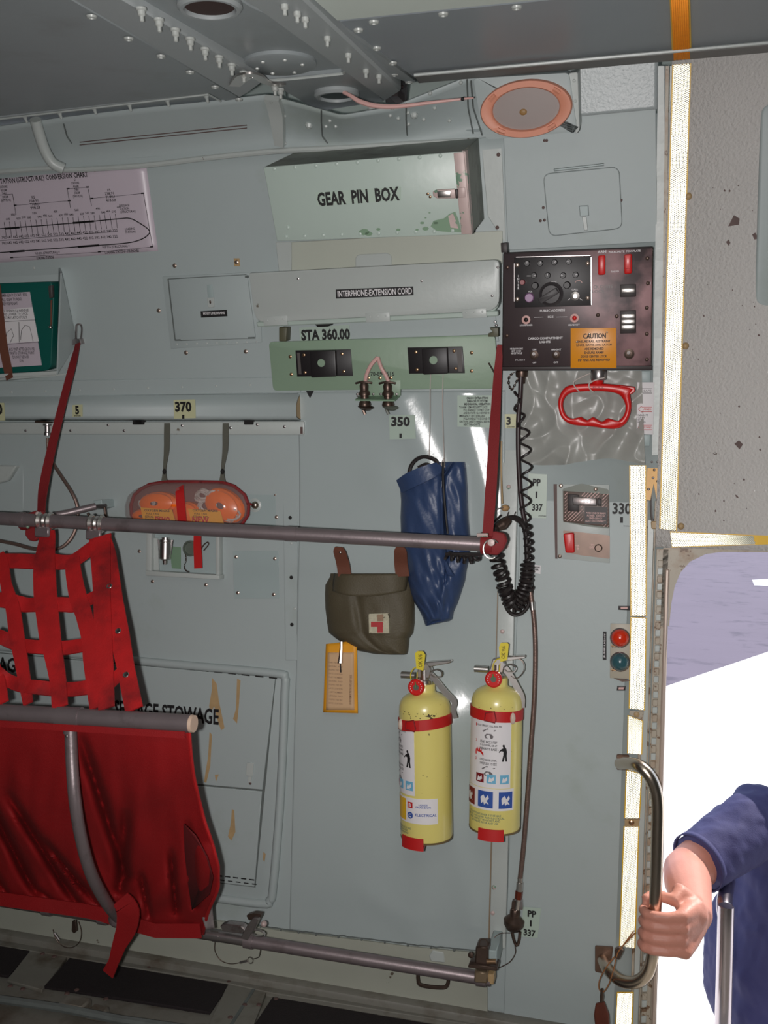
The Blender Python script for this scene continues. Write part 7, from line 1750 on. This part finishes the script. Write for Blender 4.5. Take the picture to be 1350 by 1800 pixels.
def csurf(a, b): 
    p = cf.p3(a, b, .0125); return cf.M @ p
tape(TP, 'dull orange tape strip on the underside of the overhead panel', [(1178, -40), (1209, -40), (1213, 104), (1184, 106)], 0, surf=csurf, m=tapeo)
for y0, x0, y1 in ((1250, 1108, 1262), (1440, 1100, 1452)):
    pass
f = F(1114, 1254, .008)
t = thing('tape_scrap', 'brown tape scrap and pin head between two bright tape pieces', 'tape scrap', f)
obox(f, [(1107, 1249), (1132, 1251), (1130, 1266), (1106, 1256)], 0, .003, jambp, t, 'scrap', 0)
MB().dome(f.p3(1119, 1256, .003), .006, .003, n=10).build('pin_head', stain, t)
f = F(1110, 1446, .008)
t = thing('tape_scrap', 'ochre crossing scrap between two tape pieces below the handle bend', 'tape scrap', f)
obox(f, [(1098, 1440), (1125, 1440), (1122, 1453), (1098, 1453)], 0, .004, stain, t, 'scrap', 0)
MB().dome(f.p3(1110, 1446, .004), .006, .003, n=10).build('pin_head', brass, t)

# ================================================================== GRAB HANDLE
f = F(1120, 1540)
t = thing('grab_handle', 'bent polished steel grab handle beside the crew door gripped by the hand', 'handle', f)
HP = [(1090, 1342, .012), (1104, 1342, .050), (1122, 1346, .085), (1140, 1362, .095), (1152, 1388, .095), (1156, 1420, .095), (1155, 1480, .095), (1153, 1560, .095), (1150, 1630, .095), (1147, 1680, .095), (1138, 1710, .09), (1118, 1726, .08), (1092, 1724, .065), (1070, 1706, .045), (1060, 1688, .012)]
hb = [f.p3(*p) for p in HP]
MB().tube(hb, .0122, 16, smooth=6).build('bent_tube', chrome, t, ang=60)
for qd in ([(1084, 1325), (1106, 1326), (1104, 1353), (1084, 1352)], [(1046, 1661), (1078, 1663), (1072, 1712), (1046, 1706)]):
    MB().prism(rrect(f.q(qd, .006), .003), .006, .012).build('mount_plate', mat('brown_metal_plate', (112, 88, 74), .4, metal=.5, var=.3, vs=60), t, bevel=.001)
f = F(1075, 1720)
t = thing('key_lanyard', 'brown wire loop with clip and dark red tag hanging on the lower handle mount', 'lanyard', f)
MB().tube([f.p3(a, b, h) for a, b, h in [(1114, 1636, .10), (1098, 1658, .10), (1083, 1678, .09), (1066, 1700, .09), (1054, 1722, .07), (1053, 1738, .06), (1060, 1744, .06), (1070, 1730, .07), (1078, 1706, .09), (1084, 1680, .10), (1092, 1666, .10), (1116, 1640, .10)]], .0012, 5, smooth=5).build('wire', mat('orange_brown_wire', (176, 116, 70), .4, metal=.3), t)
MB().prism(rrect(f.q([(1080, 1670), (1088, 1666), (1096, 1672), (1088, 1688), (1080, 1684)], .1), .001), .09, .10).build('clip', bronze, t, bevel=.001)
MB().tube([f.p3(1058, 1738, .06), f.p3(1058, 1752, .06), f.p3(1057, 1764, .06)], [.0025, .0042, .0026], 8, smooth=3).build('swivel', bronze, t)
MB().prism(rrect(f.q([(1047, 1764), (1062, 1760), (1071, 1784), (1072, 1812), (1048, 1814), (1044, 1784)], .06), .003), .056, .064).build('tag', mat('dark_red_brown_tag', (96, 44, 30), .4, var=.4, vs=50), t, bevel=.002)

# ================================================================== LADDER RAIL OUTSIDE
p = at_y(1276, 1612, .12)
t = thing('ladder_rail', 'polished steel ladder hand rail standing outside the door before the person', 'rail', V((p.x, .12, GZ)))
o_ = t.location.copy()
top_ = at_y(1276, 1628, .12); tr = at_y(1274, 1628, .34)
path = [V((top_.x+.006, .12, GZ)), V((top_.x+.003, .12, GZ+.5)), V((top_.x, .12, top_.z-.03)), V((top_.x, .13, top_.z+.012)), V((top_.x, .165, top_.z+.03)), V((tr.x, .30, top_.z+.03)), V((tr.x, .34, top_.z+.008)), V((tr.x, .345, top_.z-.05)), V((tr.x, .345, GZ+.4)), V((tr.x, .345, GZ))]
MB().tube([q-o_ for q in path], .0165, 16, smooth=6).build('rail_tube', mat('rail_steel', (186, 176, 182), .24, metal=1), t, ang=60)  # polished steel in its own plain tone
for k in range(3):
    z = GZ+.25+k*.28
    MB().tube([V((top_.x, .12, z))-o_, V((tr.x, .345, z))-o_], .010, 12).build('rung', steel, t)

# ================================================================== PERSON
Wr = on_wall(1224, 1612, .062); El = at_y(1204, 1532, .19); Sh = at_y(1338, 1442, .38)
BC = on_wall(1151, 1630, .095)
barw = lambda py: on_wall(lerp(1153, 1147, (py-1560)/120), py, .095)
bar = barw
YAW = -math.radians(60); cs, sn = math.cos(YAW), math.sin(YAW)
root = V((Sh.x+.165, Sh.y+.115, GZ))
t = thing('person', 'person in a dark blue shirt outside the door, near hand gripping the steel handle', 'person', root)
cx0, cy0 = root.x, root.y
Shw, Elw, Wrw = Sh.copy(), El.copy(), Wr.copy()
def turn(p): return V((cx0+(p.x-cx0)*cs-(p.y-cy0)*sn, cy0+(p.x-cx0)*sn+(p.y-cy0)*cs, p.z))
def unturn(p): return V((cx0+(p.x-cx0)*cs+(p.y-cy0)*sn, cy0-(p.x-cx0)*sn+(p.y-cy0)*cs, p.z))
Sh, El, Wr = unturn(Sh), unturn(El), unturn(Wr)
def loft(mb, rings, n=24):
    o = len(mb.v)
    for (x, y, z, rx, ry) in rings:
        for j in range(n):
            a = 2*math.pi*j/n; c_, s_ = math.cos(a), math.sin(a)
            mb.v.append(V((x+rx*abs(c_)**.85*(1 if c_ > 0 else -1), y+ry*abs(s_)**.85*(1 if s_ > 0 else -1), z)))
    for i in range(len(rings)-1):
        for j in range(n): mb.f.append((o+i*n+j, o+i*n+(j+1) % n, o+(i+1)*n+(j+1) % n, o+(i+1)*n+j))
    mb.f.append(tuple(o+j for j in range(n))[::-1]); mb.f.append(tuple(o+(len(rings)-1)*n+j for j in range(n)))
    return mb
zs = Sh.z
body = MB()
tors = [(cx0, cy0, zs-.60, .175, .205), (cx0-.03, cy0, zs-.48, .215, .225), (cx0-.04, cy0, zs-.36, .215, .222), (cx0-.025, cy0, zs-.24, .185, .195), (cx0-.005, cy0, zs-.12, .130, .180), (cx0, cy0, zs-.02, .110, .185), (cx0, cy0, zs+.035, .075, .13), (cx0, cy0, zs+.065, .055, .06)]
loft(body, tors)
Ls = V((cx0, cy0+.19, zs))
body.tube([V((cx0, cy0, zs+.02)), V((cx0-.01, cy0, zs+.13)), V((cx0-.02, cy0, zs+.17))], [.062, .056, .056], 16)
hc = V((cx0-.035, cy0, zs+.235))
body.ball(hc, .1, 24, (.95, .76, 1.18)); body.ball(hc+V((-.02, 0, -.055)), .07, 16, (.95, .85, .95))
body.tube([hc+V((-.090, 0, .015)), hc+V((-.115, 0, -.022)), hc+V((-.095, 0, -.030))], [.010, .016, .012], 10)
for sy in (-1, 1):
    body.ball(hc+V((.005, sy*.078, -.01)), .028, 10, (.55, .3, 1.0)); body.ball(hc+V((-.082, sy*.030, .018)), .016, 10, (.5, 1, .6))
body.tube([hc+V((-.086, -.022, -.056)), hc+V((-.095, 0, -.056)), hc+V((-.086, .022, -.056))], .0065, 8)
body.ball(hc+V((-.078, 0, -.092)), .022, 10)
# right arm
body.tube([V((cx0, Sh.y+.05, zs-.01)), Sh+V((0, 0, 0)), Sh.lerp(El, .5), El.lerp(Sh, .1), El], [.075, .068, .058, .052, .047], 18)
body.tube([El, El.lerp(Wr, .25), El.lerp(Wr, .6), Wr], [.048, .050, .041, .031], 18); body.ball(El, .048, 16)
body.ball(Sh, .066, 16)
# left arm hanging
LE = Ls+V((.03, .06, -.29)); LW = LE+V((-.05, .0, -.25))
body.tube([Ls+V((0, -.03, 0)), Ls+V((.01, .03, -.06)), LE], [.07, .06, .046], 16).tube([LE, LW], [.046, .031], 16)
for k in range(4): body.tube([LW, LW+V((-.025+.018*k, 0, -.09)), LW+V((-.03+.018*k-.01, -.005, -.14)), LW+V((-.04+.018*k-.012, -.012, -.165+.01*abs(k-1)))], [.022, .013, .0095, .0085], 10)
body.tube([LW, LW+V((-.045, -.01, -.05)), LW+V((-.055, -.015, -.09))], [.02, .013, .010], 10)
# legs
for sy in (-1, 1):
    hip = V((cx0, cy0+sy*.085, zs-.56)); kn = V((cx0-.02, cy0+sy*.095, zs-.56-.42+.0)); an = V((cx0+.02, cy0+sy*.10, GZ+.09))
    body.tube([hip+V((0, 0, .05)), hip, hip.lerp(kn, .5), kn, kn.lerp(an, .3), an], [.09, .092, .078, .058, .060, .040], 16)
    body.tube([an+V((.03, 0, -.045)), an+V((-.06, 0, -.055)), an+V((-.15, 0, -.065))], [.038, .040, .026], 12)
body.v = [turn(v) for v in body.v]
Shl, Ell = Sh, El; Wr = Wrw
# gripping hand
rd = V((1, 0, 0))
heights = [1600, 1619, 1640, 1660]
fl_len = [.94, 1.0, .96, .84]
Kn = []
for k, py in enumerate(heights):
    b = bar(py); L_ = fl_len[k]
    kn_ = b+V((.050-.003*abs(k-1.2), -.018, .002)); Kn.append(kn_)
    body.tube([kn_+V((.012, .002, 0)), kn_, b+V((.024, -.0245, 0)), b+V((-.002, -.0245, -.001)), b+V((-.0175, -.0165, -.001)), b+V((-.0235, -.001, -.001)), b+V((-.0180, .0135*L_, -.001)), b+V((-.008, .020*L_, -.001))],
              [.0115, .0112, .0098, .0095, .0092, .0090, .0084, .0075][:8], 14)
    body.ball(kn_, .0122, 12); body.ball(b+V((-.0165, -.0175, -.001)), .0098, 12)
for k in range(4):
    body.tube([Wr+V((.0, .004, (.5-k/3)*.036)), Wr.lerp(Kn[k], .5)+V((0, .0, (.5-k/3)*.012)), Kn[k]], [.024, .0185, .0130], 14)
for k in range(3):
    m_ = (Kn[k]+Kn[k+1])/2; body.tube([Wr+V((0, .006, 0)), Wr.lerp(m_, .6)+V((0, .006, 0)), m_+V((.010, .006, 0))], [.026, .019, .012], 12)
body.tube([Wr+V((-.002, .002, -.016)), Wr.lerp(Kn[3], .5)+V((.004, .004, -.014)), Kn[3]+V((.012, .004, -.004)), Kn[3]+V((-.004, .0, -.001))], [.024, .0205, .0145, .011], 14)
body.tube([Wr+V((0, 0, .004)), Wr.lerp(Kn[0], .5)+V((.002, .006, .010)), Kn[0]+V((.006, .004, .001))], [.027, .021, .0135], 14)
b = bar(1588)
body.tube([Wr+V((-.005, .012, .018)), Wr.lerp(b, .45)+V((0, .018, .030)), b+V((.036, .014, .004)), b+V((.014, .0235, .006)), b+V((-.010, .022, .004)), b+V((-.021, .008, .002))], [.022, .019, .0135, .0115, .0105, .0085], 14)
bo = MB(); bo.v = [v-root for v in body.v]; bo.f = body.f
bobj = bo.build('body', skin, t, ang=180)
def remesh(o, vs, it=2):
    md = o.modifiers.new('r', 'REMESH'); md.mode = 'VOXEL'; md.voxel_size = vs; md.use_smooth_shade = True
    ms = o.modifiers.new('m', 'SMOOTH'); ms.iterations = it; ms.factor = .5
remesh(bobj, .0038, 7)
# shirt
sh = MB()
def wob(p, k=.006):
    return p+V((k*noise.noise(V((p.x*14, p.y*14, p.z*9))), k*noise.noise(V((p.y*14, p.z*9, p.x*14))), 0))
loft(sh, [(x-.006 if i < 3 else x, y, z+(.02 if i == 0 else 0), rx+(.028 if i < 4 else .016), ry+.018) for i, (x, y, z, rx, ry) in enumerate(tors[:7])], 40)
sh.tube([V((cx0, Sh.y+.06, zs-.02)), Sh+V((0, .0, .004)), Sh.lerp(El, .35), Sh.lerp(El, .62), Sh.lerp(El, .84)], [.088, .082, .076, .070, .066], 28)
sh.ball(Sh+V((.0, .01, .0)), .084, 20)
sh.tube([Ls+V((0, -.04, -.01)), Ls+V((.01, .03, -.06)), Ls.lerp(LE, .7)], [.085, .075, .066], 24)
sh.tube([V((cx0, cy0, zs+.05)), V((cx0-.004, cy0, zs+.085))], [.078, .068], 20)
so_ = MB(); so_.v = [turn(v)-root for v in sh.v]; so_.f = sh.f
shirt = so_.build('shirt', navy, t, ang=180); remesh(shirt, .006, 4)
tx = bpy.data.textures.new('folds', 'CLOUDS'); tx.noise_scale = .075
dm = shirt.modifiers.new('d', 'DISPLACE'); dm.texture = tx; dm.strength = .022; dm.mid_level = .5; dm.texture_coords = 'LOCAL'
# sleeve cuff hem
cu = Shw.lerp(Elw, .84); dcu = (Elw-Shw).normalized()
MB().tube([cu-dcu*.012-root, cu+dcu*.002-root], .0672, 28, caps=False).build('sleeve_hem', navy, shirt, solid=.003)
tr_ = MB()
for sy in (-1, 1):
    hip = V((cx0, cy0+sy*.085, zs-.56)); kn = V((cx0-.02, cy0+sy*.095, zs-.98)); an = V((cx0+.02, cy0+sy*.10, GZ+.07))
    tr_.tube([hip+V((0, 0, .06)), hip, hip.lerp(kn, .5), kn, kn.lerp(an, .5), an], [.105, .105, .095, .078, .075, .07], 20)
loft(tr_, [(cx0, cy0, zs-.66, .15, .18), (cx0, cy0, zs-.56, .178, .205), (cx0, cy0, zs-.50, .180, .205)])
to = MB(); to.v = [turn(v)-root for v in tr_.v]; to.f = tr_.f; tro = to.build('trousers', trous, t, ang=180); remesh(tro, .008, 3)
for sy in (-1, 1):
    an = V((cx0+.02, cy0+sy*.10, GZ)); mb = MB(); loft(mb, [(an.x-.06, an.y, GZ, .14, .048), (an.x-.06, an.y, GZ+.03, .138, .05), (an.x-.05, an.y, GZ+.07, .12, .045), (an.x, an.y, GZ+.12, .055, .045)], 20)
    s_ = MB(); s_.v = [turn(v)-root for v in mb.v]; s_.f = mb.f; s_.build('shoe', black, t)
hm = MB(); hm.ball(hc+V((.014, 0, .022)), .104, 24, (.93, .80, 1.10))
hm.v = [v for v in hm.v]
hair = hm.build('hair', hairm, t, ang=180)
# cut the hair off the face: keep only the vertices behind the brow line
bm = bmesh.new(); bm.from_mesh(hair.data)
bmesh.ops.delete(bm, geom=[v for v in bm.verts if v.co.z < hc.z-.03 or (v.co.x < hc.x-.045 and v.co.z < hc.z+.065)], context='VERTS')
for v in bm.verts: v.co = turn(v.co)-root
bm.to_mesh(hair.data); bm.free()
for sy in (-1, 1):
    MB().ball(turn(hc+V((-.0865, sy*.030, .018)))-root, .0085, 12).build('eye', white, t)
